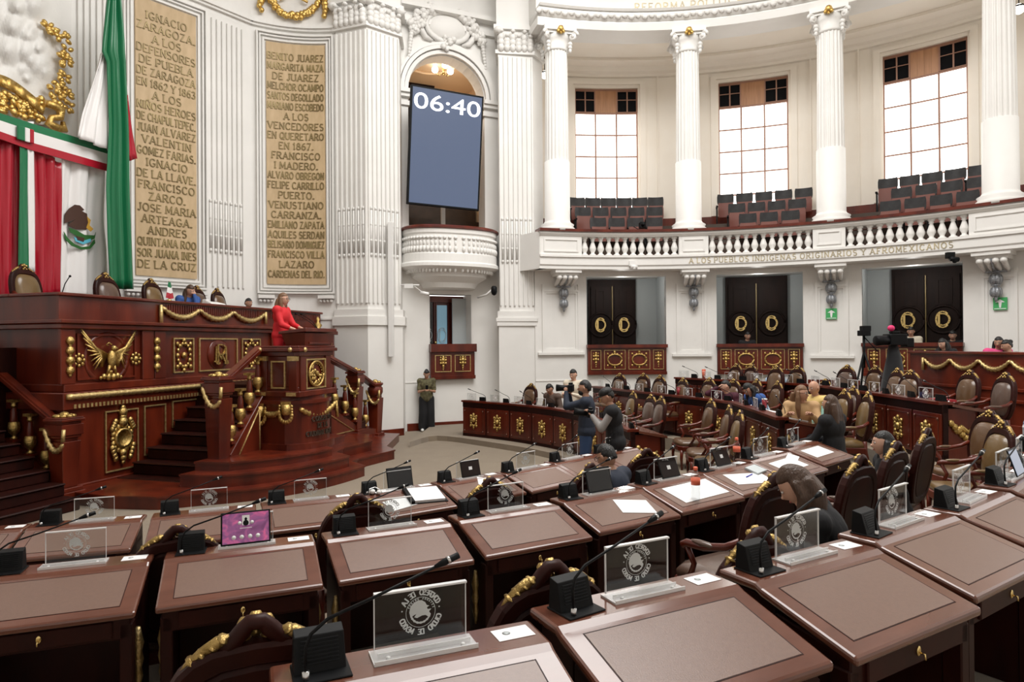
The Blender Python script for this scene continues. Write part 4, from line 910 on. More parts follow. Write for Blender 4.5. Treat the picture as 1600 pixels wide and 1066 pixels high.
def rail(t, pts, hw=.075):
    q = MB(); 
    for i in range(len(pts)-1):
        a, b = Vector(pts[i]), Vector(pts[i+1]); d = (b-a); n = Vector((-d.y, d.x, 0)).normalized()*hw
        q.hexa([a-n-Vector((0, 0, .1)), b-n-Vector((0, 0, .1)), b+n-Vector((0, 0, .1)), a+n-Vector((0, 0, .1))], [a-n*.8, b-n*.8, b+n*.8, a+n*.8])
        q.hexa([a-n*1.15-Vector((0, 0, .07)), b-n*1.15-Vector((0, 0, .07)), b+n*1.15-Vector((0, 0, .07)), a+n*1.15-Vector((0, 0, .07))], [a-n*1.15-Vector((0, 0, .03)), b-n*1.15-Vector((0, 0, .03)), b+n*1.15-Vector((0, 0, .03)), a+n*1.15-Vector((0, 0, .03))])
    return part(q, 'hand_rail', 'mahogany', t, fixn=True)
# middle flight (between the plinth and the speaker's rostrum)
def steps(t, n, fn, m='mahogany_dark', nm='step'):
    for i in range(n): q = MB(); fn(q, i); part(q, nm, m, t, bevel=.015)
s1t = dais('staircase', 'dark mahogany steps climbing between the presidium plinth and the rostrum', 'stairs', (-8.3, 9.2, 0))
UR = -7.5
def st1(q, i): q.box(U0+.06, UR+.02, 8.22+.29*i, 10.6, .2*i+.0, .2*(i+1)-.03); q.box(U0+.06, UR+.02, 8.19+.29*i, 10.6, .2*(i+1)-.03, .2*(i+1))
steps(s1t, 7, st1)
# left flight, rising away from the hall
s2t = dais('staircase', 'dark mahogany steps at the far left rising beside the first balustrade', 'stairs', (-9.6, 6.9, 0))
def st2(q, i): q.box(-12.3, -8.55-.29*i, 5.9, V0-.28, .18*i, .18*(i+1)-.03); q.box(-12.3, -8.52-.29*i, 5.9, V0-.28, .18*(i+1)-.03, .18*(i+1))
steps(s2t, 11, st2)
vN = V0-.1
newel('carved mahogany newel post with gilt festoon in front of the cartouche panel', (-9.05, vN-.02), 0, 1.28)
newel('carved mahogany newel post cut off by the left edge of the picture', (-9.0, 5.95), 0, 1.25)
r2 = dais('stair_railing', 'mahogany stair railing with gilt urn balusters at the far left', 'railing', (-10, vN, 0))
rail(r2, [(-9.1, vN, 1.18), (-12.0, vN, 1.18+2.9*.62)])
q = MB(); q.hexa([(-9.1, vN-.12, 0), (-12.2, vN-.12, 0), (-12.2, vN+.1, 0), (-9.1, vN+.1, 0)], [(-9.1, vN-.12, .18), (-12.2, vN-.12, .18+3.1*.62), (-12.2, vN+.1, .18+3.1*.62), (-9.1, vN+.1, .18)]); part(q, 'stringer', 'mahogany', r2, fixn=True)
for k in range(8): u = -9.42-.33*k; add_baluster(r2, (u, vN, .27+(-9.1-u)*.62+(-.0)))
# rostrum
VP0, VP1 = Dv(466, -6.72), Dv(519, -6.72); UP0 = -7.55; UP1 = -6.72
ro = dais('rostrum', "carved mahogany speaker's rostrum with gilt seal panel, urn garlands and curved base", 'rostrum', (-7.1, (VP0+VP1)/2, 0))
def bulge(k, z0, z1, q, u1, pts=14, v0=None, v1=None):
    v0 = VP0-k if v0 is None else v0; v1 = VP1+k if v1 is None else v1; c = (v0+v1)/2; h = (v1-v0)/2
    poly = [(UP0-.1, v0)]+[(u1-.35+.35*(1-abs(t)**3), c+h*t) for t in [x/pts*2-1 for x in range(pts+1)]]+[(UP0-.1, v1)]
    q.prism(poly, z0, z1)
q = MB(); bulge(.07, .54, 1.3, q, UP1+.12); bulge(.12, .5, .62, q, UP1+.2); bulge(.1, 1.3, 1.36, q, UP1+.15); bulge(.03, 1.36, 1.42, q, UP1+.03); part(q, 'curved_base', 'mahogany', ro, fixn=True)
q = MB(); q.box(UP0, UP1-.02, VP0+.03, VP1-.03, 1.42, 1.59); q.box(UP0, UP1+.05, VP0-.04, VP1+.04, 1.42, 1.52)
def walls(x0, x1, y0, y1, z0, z1, t=.12): q.box(x1-t, x1, y0, y1, z0, z1); q.box(x0, x1-t, y0, y0+t, z0, z1); q.box(x0, x1-t, y1-t, y1, z0, z1)
walls(UP0, UP1-.02, VP0+.03, VP1-.03, 1.59, 2.12); walls(UP0, UP1+.02, VP0, VP1, 2.12, 2.2); walls(UP0-.05, UP1+.07, VP0-.07, VP1+.07, 2.2, 2.26, .2); walls(UP0-.05, UP1+.04, VP0-.04, VP1+.04, 2.26, 2.3, .17); part(q, 'body', 'mahogany', ro, bevel=.01)
W = VP1-VP0; D_ = UP1-UP0
for v in (VP0+.06, VP1-.22): q = MB(); q.box(UP1-.07, UP1+.01, v, v+.16, 1.52, 2.12); part(q, 'pilaster', 'mahogany', ro, bevel=.008)
for u in (UP0+.02, UP1-.2): q = MB(); q.box(u, u+.17, VP0-.0, VP0+.06, 1.52, 2.12); part(q, 'pilaster', 'mahogany', ro, bevel=.008)
q = MB()
for u in (UP0+.02, UP1-.2):
    q.box(u-.01, u+.18, VP0-.02, VP0+.05, 2.04, 2.12); q.box(u-.01, u+.18, VP0-.055, VP0, 1.44, 1.5); blob(q, u+.085, 2.23, .045, VP0-.07, 8)
blob(q, 0, 0, .045, 0, 8, face(UP1+.07, VP0+.1, 2.23)); part(q, 'gilt_capitals', 'gold_pale', ro)
q = MB(); frame(q, UP0+.27, UP1-.27, 1.56, 2.04, .025, .03, None, VP0+.035); part(q, 'side_panel_frame', 'gold_pale', ro)
q = MB(); T = face(UP1-.02, (VP0+VP1)/2, 1.8); frame(q, -.3, .3, -.26, .27, .025, .03, T); fp = part(q, 'seal_panel_frame', 'gold_pale', ro)
q = MB(); T = face(UP1-.01, (VP0+VP1)/2, 1.8); q.tube([(.22*cos(k*pi/14), -.02, .22*sin(k*pi/14)) for k in range(29)], .022, 6, T); random.seed(2)
for k in range(26): a = random.random()*6.28; r = .17*sqrt(random.random()); blob(q, r*cos(a), r*sin(a), .035, -.01, 6, T)
for k in range(20): a = k*pi/10; blob(q, .185*cos(a), .185*sin(a), .018, -.01, 5, T)
sub(q, 'gilt_seal', 'gold', fp)
# urn garlands on the curved base
ub = UP1+.13
for (px_, T) in ((0, side(UP0+.12, VP0-.09, 1.2)), (1, side(UP1-.18, VP0-.09, 1.24))):
    q = MB(); q.box(-.09, .09, -.03, 0, .06, .11, T); q.lathe([(.05, -.12), (.07, -.1), (.085, .06)], 10, T); part(q, 'gilt_console', 'gold', ro); q = MB()
    for k in range(9): a = pi+pi*k/8; blob(q, .12*cos(a), -.12+.12*sin(a), .04, -.02, 6, T)
    for s in (-1, 1):
        for k in range(3): blob(q, s*.12, .03-.05*k, .03, -.02, 5, T)
    part(q, 'gilt_festoon', 'gold', ro)
q = MB(); swag(q, (UP0+.22, VP0-.1, 1.16), (UP1-.28, VP0-.1, 1.19), .06, .045, 8); part(q, 'gilt_garland', 'gold', ro)
q = MB(); swag(q, (UP1+.02, VP0+.02, 1.22), (UP1+.1, VP1-.05, 1.26), .16, .05, 12); q.tube([(UP1+.1, VP1-.04, 1.28), (UP1+.12, VP1-.03, .98)], .03, 6); part(q, 'gilt_garland', 'gold', ro)
c_ = (VP0+VP1)/2
for txt, z, h in (('CONGRESO', .98, .08), ('DE LA', .86, .08), ('CIUDAD DE MEXICO', .73, .08)):
    q = MB(); glyphs(q, txt, lambda x, zz, d: Vector((UP1+.125-.35*(abs(x/(W/2+.07))**3)+d, c_+x, z+zz)), h, .75, th=.12); part(q, 'carved_line', 'stand_wood', ro)
# lectern on top
le = dais('lectern', 'mahogany lectern box with sloping reading desk on top of the rostrum', 'lectern', (UP1-.3, c_, 2.3))
q = MB(); a, b = VP0+.16, VP1-.06
q.hexa([(UP1-.36, a, 2.3), (UP1+.02, a, 2.3), (UP1+.02, b, 2.3), (UP1-.36, b, 2.3)], [(UP1-.42, a-.05, 2.52), (UP1+.06, a-.05, 2.52), (UP1+.06, b+.04, 2.52), (UP1-.42, b+.04, 2.52)]); q.box(UP1+.02, UP1+.05, a+.1, b-.1, 2.33, 2.36); part(q, 'box', 'mahogany', le, fixn=True)
q = MB(); q.hexa([(UP1-.46, a-.08, 2.5), (UP1+.1, a-.08, 2.54), (UP1+.1, b+.06, 2.54), (UP1-.46, b+.06, 2.5)], [(UP1-.46, a-.08, 2.55), (UP1+.1, a-.08, 2.61), (UP1+.1, b+.06, 2.61), (UP1-.46, b+.06, 2.55)]); part(q, 'slanted_top', 'mahogany', le, bevel=.01)
tm_ = dais('twin_microphones', 'two thin black gooseneck microphones rising from the lectern in front of the red-dressed speaker', 'microphone', (UP1, c_, 2.6))
q = MB()
for k in (-.06, .05): q.tube([(UP1-.02, c_+.1, 2.6), (UP1-.16, c_+.08+k, 2.74), (UP1-.34, c_+.02+k*1.5, 2.86)], .006, 5); q.ell((UP1-.36, c_+.01+k*1.5, 2.87), (.03, .018, .018), 6, 5)
part(q, 'goosenecks', 'black_plastic', tm_)
# near rail of the middle flight, its stringer and newel
newel('carved mahogany newel post with gilt festoon at the foot of the middle stairs', (UR+.0, 8.6), .2, 1.82)
r1 = dais('stair_railing', 'mahogany stair railing with gilt urn balusters climbing to the left side of the rostrum', 'railing', (UR, 9.2, 0))
rail(r1, [(UR, 8.6, 1.72), (UR, VP0-.02, 2.3)])
def stringer(v0, z0, v1, z1, t, zb=.3):
    q = MB(); q.hexa([(UR-.1, v0, zb), (UR+.1, v0, zb), (UR+.1, v1, zb), (UR-.1, v1, zb)], [(UR-.1, v0, z0), (UR+.1, v0, z0), (UR+.1, v1, z1), (UR-.1, v1, z1)]); part(q, 'stringer', 'mahogany', t, bevel=.008, fixn=True)
    q = MB(); i = .1*(1 if v1 > v0 else -1); e = .012; x = UR+.105
    L = [(v0+i*1.5, zb+.18), (v1-i, zb+.18), (v1-i, z1-.22), (v0+i*1.5, max(z0-.0, zb+.24)-.1)]
    for k in range(4):
        (a, za), (b, zb_) = L[k], L[(k+1) % 4]; q.tube([(x, a, za), (x, b, zb_)], .014, 5)
    part(q, 'panel_bead', 'gold_pale', t)
stringer(8.75, .55, VP0-.04, 1.45, r1)
sl = (1.45-.55)/(VP0-.04-8.75)
for k in range(4): v = 8.88+.225*k; add_baluster(r1, (UR, v, .56+(v-8.75)*sl))
# far flight
s3t = dais('staircase', 'dark mahogany steps descending from the rostrum towards the wall', 'stairs', (-8.3, 12.4, 0))
def st3(q, i): q.box(U0+.06, UR+.05, 10.6, 13.75-.29*i, .2*i, .2*(i+1)-.03); q.box(U0+.06, UR+.05, 10.6, 13.78-.29*i, .2*(i+1)-.03, .2*(i+1))
steps(s3t, 7, st3)
r3 = dais('stair_railing', 'mahogany stair railing with gilt urn balusters descending right of the rostrum', 'railing', (UR, 12, 0))
vA, vB = Dv(553, UR), Dv(586, UR)
rail(r3, [(UR+.3, VP1+.02, 2.3), (UR+.05, vA, 1.75), (UR, vB, 1.38)])
stringer(vA-.05, .55, VP1+.05, 1.5, r3, .28)
for k in range(5): v = VP1+.35+(vA-VP1-.5)*k/4; add_baluster(r3, (UR+.1, v, 1.5-(v-VP1)*(.95/(vA-VP1))+.02))
add_baluster(r3, (UR, (vA+vB)/2, .42)); q = MB(); q.hexa([(UR-.08, vA, .15), (UR+.08, vA, .15), (UR+.08, vB, .0), (UR-.08, vB, .0)], [(UR-.08, vA, .48), (UR+.08, vA, .48), (UR+.08, vB, .35), (UR-.08, vB, .35)]); part(q, 'lower_stringer', 'mahogany', r3, fixn=True)
newel('slim mahogany newel post halfway down the far stairs right of the rostrum', (UR+.03, vA), .2, 1.74, s=.13)
newel('vase-shaped mahogany newel post with gilt cap at the foot of the far stairs', (UR, vB), 0, 1.42, s=.14, vase=True)
# curved podium steps round the rostrum
pb = dais('podium_steps', 'low curved mahogany podium steps wrapped round the foot of the rostrum', 'steps', (-7, 9.8, 0))
def podium(u1, v1, z0, z1, vl, ul, right):
    lx = -9.12 if z0 == 0 else UR-.14; q = MB(); pts = [(lx, vl-.1), (ul, vl)] if z0 else [(lx, 7.3), (-8.2, 7.22), (-7.45, 7.35), (ul, vl)]; n = 16
    P0, P1 = Vector((ul, vl)), Vector((u1, v1)); M_ = Vector((u1-.02, vl+.75))
    for k in range(1, n+1):
        t = k/n; p = P0*(1-t)**2+M_*2*t*(1-t)+P1*t*t; pts.append((p.x, p.y))
    pts += [(u1-.45, v1+.28)]+right+[(lx, right[-1][1])]
    poly = pts; q.prism(poly, z0, z1-.03); c = Vector((-7.6, 10)); q.prism([tuple(Vector(p)+(Vector(p)-c).normalized()*.025) for p in poly], z1-.03, z1); part(q, 'curved_step', 'mahogany', pb, fixn=True)
podium(-5.83, 10.24, 0, .19, 7.75, -7.0, [(-6.3, 10.8), (-6.1, 11.9), (-6.5, 12.3), (-6.9, 13.5), (-7.1, 14.1)])
podium(-6.03, 10.06, .19, .38, 8.05, -7.0, [(-6.6, 10.8), (-6.5, 11.7), (-7.0, 12.6)])
podium(-6.32, 9.98, .38, .52, 8.35, -7.08, [(-6.9, 10.8), (-7.0, 11.5)])
# ------------------------------------------------------------------ flags and gilded relief on the left wall
def wpt(px, py, u):
    d = DI.to_3x3() @ Vector(ray(px, py)); t = u/d.x; return Vector((u, d.y*t, EYE+d.z*t))
def drape(name, m, L, R_, u, t, nx=24, ny=26, amp=.06, fr=3, ph=0, amp2=.02):
    def lerp(T_, y):
        for i in range(len(T_)-1):
            if T_[i][0] <= y <= T_[i+1][0]: f = (y-T_[i][0])/(T_[i+1][0]-T_[i][0]); return T_[i][1]+(T_[i+1][1]-T_[i][1])*f
        return T_[-1][1]
    yt = [(L[0][0], R_[0][0]), (L[-1][0], R_[-1][0])]; rows = []
    for j in range(ny+1):
        tt = j/ny; yl, yr = yt[0][0]+(yt[1][0]-yt[0][0])*tt, yt[0][1]+(yt[1][1]-yt[0][1])*tt; row = []
        a, b = wpt(lerp(L, yl), yl, u), wpt(lerp(R_, yr), yr, u)
        for i in range(nx+1):
            s = i/nx; p = a.lerp(b, s); p.x += amp*sin(2*pi*fr*s+ph+tt*1.2)+amp2*sin(2*pi*fr*2.3*s+tt*5+ph); row.append(p)
        rows.append(row)
    q = MB(); q.grid(rows); o = part(q, name, m, t); sd = o.modifiers.new('t', 'SOLIDIFY'); sd.thickness = .012; return o
uc = -11.55
dr = dais('ceremonial_drape', 'large red, white and green satin drape with the national emblem behind the presidium', 'drape', (uc, 7, 2.3))
drape('red_cloth', 'red_satin', [(150, -60), (520, -60)], [(215, 30), (515, 28)], uc, dr, 24, 20, .05, 4)
drape('red_cloth', 'red_satin', [(222, 48), (470, 52)], [(255, 93), (460, 92)], uc-.0, dr, 16, 20, .05, 3, 1)
drape('white_cloth', 'white_satin', [(240, 93), (465, 91)], [(262, 160), (340, 158), (390, 165), (465, 170)], uc-.02, dr, 26, 24, .05, 2.2, .6)
drape('green_ribbon', 'green_satin', [(192, 30), (425, 28)], [(190, 42), (420, 44)], uc+.1, dr, 4, 24, .01, 1, 0, .012)
drape('white_ribbon', 'white_satin', [(190, 42), (425, 44)], [(190, 52), (425, 54)], uc+.1, dr, 4, 24, .01, 1, 2, .012)
for nm, m, o0, o1 in (('green_band', 'green_satin', 0, 12), ('white_band', 'white_satin', 12, 30), ('red_band', 'red_satin', 30, 42)):
    q = MB(); rows = []
    for k in range(13):
        x = -70+(176+70)*k/12; base = 232+(x-176)*.31 if x > 50 else 193+(x-50)*.33; f = 1-.1*abs(x-48)/120
        rows.append([wpt(x, base+o0*f, uc+.14), wpt(x, base+o1*f, uc+.14)])
    q.grid(rows, False); o = part(q, nm, m, dr); o.modifiers.new('t', 'SOLIDIFY').thickness = .03
q = MB(); a, b = wpt(28, 195, uc+.2), wpt(54, 225, uc+.2); q.box(a.x-.04, a.x, a.y, a.y+(b.y-a.y)*.45, b.z, a.z); part(q, 'knot_green', 'green_satin', dr, bevel=.01)
q = MB(); q.box(a.x-.04, a.x, a.y+(b.y-a.y)*.45, a.y+(b.y-a.y)*.75, b.z, a.z); part(q, 'knot_white', 'white_satin', dr, bevel=.01)
q = MB(); q.box(a.x-.04, a.x, a.y+(b.y-a.y)*.75, b.y, b.z, a.z); part(q, 'knot_red', 'red_satin', dr, bevel=.01)
def patch(nm, m, pts, k=0, thick=.012):
    q = MB(); w_ = [wpt(x, y, uc+.05+k*.006) for x, y in pts]; n = len(w_); q.add(w_+[p-Vector((thick, 0, 0)) for p in w_], [tuple(range(n)), tuple(range(2*n-1, n-1, -1))]+[(i, n+i, n+(i+1) % n, (i+1) % n) for i in range(n)]); part(q, nm, m, dr, fixn=True)
patch('emblem_eagle', 'emblem_brown', [(101, 349), (102, 334), (108, 326), (117, 320), (125, 321), (132, 328), (128, 330), (136, 334), (138, 347), (135, 359), (119, 358), (106, 352), (118, 343), (112, 345)], 2)
patch('emblem_nopal', 'emblem_green', [(108, 356), (120, 360), (132, 367), (148, 368), (150, 363), (148, 373), (137, 377), (122, 370), (110, 363)], 1)
patch('emblem_wreath', 'emblem_green', [(100, 362), (106, 372), (116, 381), (127, 386), (140, 385), (148, 374), (149, 380), (141, 389), (127, 390), (112, 384), (102, 374)], 1)
patch('emblem_lake', 'emblem_blue', [(116, 370), (128, 377), (142, 373), (142, 378), (130, 382), (118, 377)], 3)
patch('emblem_base', 'emblem_brown', [(120, 369), (132, 372), (131, 378), (121, 375)], 4)
patch('emblem_snake', 'emblem_ochre', [(136, 338), (142, 344), (140, 352), (146, 358), (142, 362), (135, 356), (138, 348)], 3)
hf = dais('hanging_flag', 'tall green, white and red satin flag hanging in folds beside the stone tablet', 'flag', (-11.1, 9.6, 2.3)); uf = -11.15
drape('green_cloth', 'green_satin', [(-12, 168), (80, 157), (95, 164), (200, 167), (290, 163), (380, 166), (452, 170)], [(-12, 185), (60, 192), (200, 200), (320, 204), (452, 210)], uf, hf, 30, 30, .06, 2.5)
drape('white_cloth', 'white_satin', [(80, 157), (130, 142), (180, 126), (213, 119)], [(95, 166), (150, 167), (200, 168), (236, 170)], uf-.08, hf, 20, 20, .045, 2.2, 1)
drape('red_strip', 'red_satin', [(147, 194), (252, 201)], [(149, 199), (200, 206), (248, 213)], uf-.05, hf, 4, 10, .01, 1)
drape('white_strip', 'white_satin', [(30, 188), (150, 193)], [(35, 190), (150, 199)], uf-.06, hf, 4, 10, .01, 1)
# gilded laurel and ribbon
ug = -12.12
gw_ = dais('gilded_wreath', 'gilded laurel branch and curling ribbon in relief above the ceremonial drape', 'ornament', (ug, 8, 6)); random.seed(9)
q = MB()
path = [(74, 43), (82, 48), (92, 55), (100, 60), (104, 80), (98, 92), (96, 108), (100, 120), (103, 95), (90, 128), (84, 138), (95, 140), (104, 148), (88, 150), (78, 155), (98, 160), (106, 166), (70, 160)]
for x, y in path:
    p = wpt(x, y, ug+.08)
    for k in range(5): a = random.random()*6.28; q.ell(p+Vector((.02, .09*cos(a), .09*sin(a))), (.04, .07, .045), 6, 4, None, True, Matrix.Rotation(a, 3, 'X'))
part(q, 'laurel', 'gold_bright', gw_)
q = MB(); rows = []
for k in range(25):
    t = k/24; x = -30+102*t; y = 116+50*t*t*(1-.1*t)-4*sin(t*5); rows.append([wpt(x, y, ug+.12+.03*sin(k*1.3)), wpt(x-4*t, y+19-6*t, ug+.14+.03*sin(k*1.3))])
q.grid(rows); rb_ = part(q, 'ribbon', 'gold_bright', gw_); rb_.modifiers.new('t', 'SOLIDIFY').thickness = .04
q = MB(); q.tube([wpt(x, y, ug+.1) for x, y in ((72, 162), (84, 165), (95, 172), (94, 184), (80, 184), (76, 192), (88, 200), (100, 202), (98, 190))], [.07, .08, .09, .07, .06, .08, .09, .08, .04], 8)
for k in range(60): x, y = random.uniform(-10, 66), random.uniform(150, 182); y += (x-30)*.25; q.ell(wpt(x, y, ug+.06), (.05, random.uniform(.05, .11), random.uniform(.04, .07)), 6, 4, None, True, Matrix.Rotation(random.random()*3, 3, 'X'))
part(q, 'ribbon_curl', 'gold_bright', gw_)
# plaster relief of figures
q = MB(); rows = []; random.seed(21); gs = [(random.uniform(-40, 80), random.uniform(-30, 130), random.uniform(6, 20), random.uniform(.05, .2)) for _ in range(46)]+[(28, 10, 14, .25), (22, 40, 18, .25), (45, 55, 14, .2), (60, 75, 10, .2), (15, 75, 20, .2)]
for j in range(70):
    y = -40+235*j/69; row = []
    for i in range(60):
        x = -60+155*i/59; h = 0
        for gx, gy, gr, ga_ in gs:
            d2 = ((x-gx)**2+(y-gy)**2*.7)/gr**2
            if d2 < 6: h = max(h, ga_*math.exp(-d2))
        h *= min(1, (95-x)/25)*min(1, max(0, (150-y)/40)); row.append(wpt(x, y, -12.2+.01+h+.012*sin(x*.9+y*.35)*min(1, h*14)))
    rows.append(row)
q.grid(rows); o = q.build('figure_relief', 'plaster_relief'); o.matrix_world = DM; tag(o, 'large white plaster relief of draped figures in the top left corner', 'relief')
# ================================================================== DESKS, BENCHES AND CHAIRS
def smoothline(pts, n=6):
    pts = [Vector(p) for p in pts]; out = []
    for i in range(len(pts)-1):
        p0 = pts[max(i-1, 0)]; p1 = pts[i]; p2 = pts[i+1]; p3 = pts[min(i+2, len(pts)-1)]
        for k in range(n):
            t = k/n; out.append(.5*((2*p1)+(p2-p0)*t+(2*p0-5*p1+4*p2-p3)*t*t+(-p0+3*p1-3*p2+p3)*t**3))
    return out+[pts[-1]]
ZA, ZB, ZC = 1.33, 1.05, .8; FA, FB, FC = .53, .25, 0
rowA = [(P(420, 1040, ZA), 22), (P(826, 949, ZA), 27), (P(1122, 889, ZA), 30), (P(1307, 833, ZA), 33.5), (P(1441, 794, ZA), 37.5), (P(1526, 758, ZA), 42), (None, 46)]
rowB = [(Vector((-2.99, 3.69, 0)), 20), (P(260.6, 859.7, ZB), 22.6), (P(501, 832, ZB), 25.5), (P(699, 805, ZB), 29), (P(858, 778.6, ZB), 33), (P(979, 756, ZB), 36), (P(1073, 736, ZB), 38), (P(1147, 717, ZB), 40), (P(1205, 699, ZB), 42)]
rowC = [(Vector((-4.93, 5.35, 0)), 16), (Vector((-4.1, 5.6, 0)), 18), (P(240, 801.6, ZC), 22), (P(406.5, 785, ZC), 25), (P(552, 771, ZC), 35), (P(672, 753.5, ZC), 39), (P(773, 738, ZC), 43), (P(849, 721.6, ZC), 44), (P(919, 709, ZC), 43)]
b = rowA[5][0]+Vector((cos(radians(44)), sin(radians(44)), 0))*.9; rowA[6] = (b, 46)
rowA.append((b+Vector((cos(radians(48)), sin(radians(48)), 0))*.9, 50))
# floor tiers
def tier(name, line, z, zb, close): 
    q = MB(); q.prism([(p.x, p.y) for p in line]+close, zb, z); struct(q, name, 'carpet', fixn=True)
def offs(row, d): return [bl+Vector((-sin(radians(a)), cos(radians(a)), 0))*d for bl, a in row]
lb = offs(rowB, .35); lb = [lb[0]+Vector((-4, -1.2, 0))]+lb+[lb[-1]+Vector((.9, .8, 0)), lb[-1]+Vector((1.6, 2.2, 0)), Vector((6.2, 12, 0))]
tier('floor_tier_1', smoothline(lb, 3), FB, 0, [(12, 12), (12, -3), (-7, -3)])
la_ = offs(rowA, .35); la_ = [la_[0]+Vector((-4, -1.3, 0))]+la_+[la_[-1]+Vector((.5, .8, 0))]
tier('floor_tier_2', smoothline(la_, 3), FA, FB, [(12, la_[-1].y), (12, -3), (-5, -3)])
t1 = [P(640, 691, .12), P(683, 681, .12), P(760, 690, .12), P(862, 708, .12), P(930, 735, .12), P(985, 775, .12)]
tier('floor_tier_3', smoothline(t1, 4), .12, 0, [(3.4, 7.5), (9, 7.5), (13, 14), (4, 18.2), (-1.0, 18.2), (-2.2, 17.6)])
# ---- desk prototype
def desk_proto():
    t = thing('desk', 'x', 'desk'); W = .43
    q = MB(); q.box(-.40, -.36, -.24, .27, 0, .64); q.box(.36, .40, -.24, .27, 0, .64); q.box(-.36, .36, .24, .27, 0, .68); q.box(-.40, .40, .05, .27, .6, .75)
    q.hexa([(-.40, -.27, .52), (.40, -.27, .52), (.40, .05, .52), (-.40, .05, .52)], [(-.40, -.27, .64), (.40, -.27, .64), (.40, .05, .7), (-.40, .05, .7)])
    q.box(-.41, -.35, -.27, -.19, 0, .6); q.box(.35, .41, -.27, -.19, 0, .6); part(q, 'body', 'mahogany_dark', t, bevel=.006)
    q = MB(); th = .035
    poly = [(-.31, .67), (.09, .785), (.12, .8), (.31, .8)]
    L = [(-W, y, z) for y, z in poly]; 
    vs = []; m = len(poly)
    for x in (-W, W): vs += [(x, y, z) for y, z in poly]+[(x, y, z-th) for y, z in reversed(poly)]
    n = 2*m; q.add(vs, [tuple(range(n-1, -1, -1)), tuple(range(n, 2*n))]+[(i, (i+1) % n, n+(i+1) % n, n+i) for i in range(n)])
    tp = part(q, 'top_board', 'desk_wood', t, bevel=.012, seg=2)
    sl = lambda y: .67+(y+.31)*(.115/.4)
    q = MB()
    y0, y1 = -.245, .065; q.hexa([(-.345, y0, sl(y0)-.01), (.345, y0, sl(y0)-.01), (.345, y1, sl(y1)-.01), (-.345, y1, sl(y1)-.01)], [(-.345, y0, sl(y0)+.0015), (.345, y0, sl(y0)+.0015), (.345, y1, sl(y1)+.0015), (-.345, y1, sl(y1)+.0015)])
    sub(q, 'leather_inset', 'desk_leather', tp)
    q = MB(); 
    for x0, x1, a, b in ((-.348, .348, -.2495, -.2465), (-.348, .348, .0665, .0695), (-.350, -.3465, -.25, .07), (.3465, .350, -.25, .07)): q.hexa([(x0, a, sl(a)-.01), (x1, a, sl(a)-.01), (x1, b, sl(b)-.01), (x0, b, sl(b)-.01)], [(x0, a, sl(a)+.0012), (x1, a, sl(a)+.0012), (x1, b, sl(b)+.0012), (x0, b, sl(b)+.0012)])
    sub(q, 'inlay_line', 'mahogany_dark', tp)
    q = MB(); q.box(-.32, .32, -.285, -.265, .535, .625); dw = part(q, 'drawer', 'mahogany_dark', t, bevel=.005)
    q = MB(); q.ell((0, -.287, .585), (.014, .006, .02), 8, 6); q.tube([(0, -.29, .58), (0, -.31, .58), (0, -.312, .56)], .004, 5); sub(q, 'lock', 'brass', dw)
    q = MB()
    for s in (-1, 1): q = MB(); q.tube([(s*.41, -.12, .52-.045*k) for k in range(9)], [.012, .02, .03, .02, .028, .018, .024, .014, .006], 7); part(q, 'gilt_side_drop', 'gold_pale', t)
    return freeze(t)
DP = desk_proto(); used = set()
# ---- accessory meshes
def mic_proto():
    t = thing('desk_microphone', 'x', 'microphone')
    q = MB(); q.hexa([(-.075, -.02, 0), (.075, -.02, 0), (.075, .06, 0), (-.075, .06, 0)], [(-.072, .01, .105), (.072, .01, .105), (.072, .055, .115), (-.072, .055, .115)]); q.box(-.08, .085, -.075, .065, 0, .006)
    for k in range(7): q.box(-.055, .055, -.018+.0035*k, -.012+.0035*k, .03+.01*k, .034+.01*k)
    part(q, 'base', 'black_plastic', t, bevel=.003)
    q = MB(); q.tube([(-.045, -.05, 0), (-.045, -.05, .03)], .011, 8); part(q, 'socket', 'metal', t)
    q = MB(); q.tube([(-.045, -.05, .02), (-.045, -.045, .09), (-.03, -.04, .13), (.02, -.035, .165), (.16, -.03, .205), (.36, -.025, .27)], [.0055, .0055, .0055, .0055, .005, .0045], 6)
    q.tube([(.35, -.025, .267), (.38, -.024, .277), (.43, -.022, .293)], [.006, .012, .011], 8); g = part(q, 'gooseneck', 'black_plastic', t)
    q = MB(); q.tube([(.392, -.0235, .281), (.4, -.0235, .2835)], .0135, 8); sub(q, 'ring', 'metal', g); return freeze(t)
MP = mic_proto()
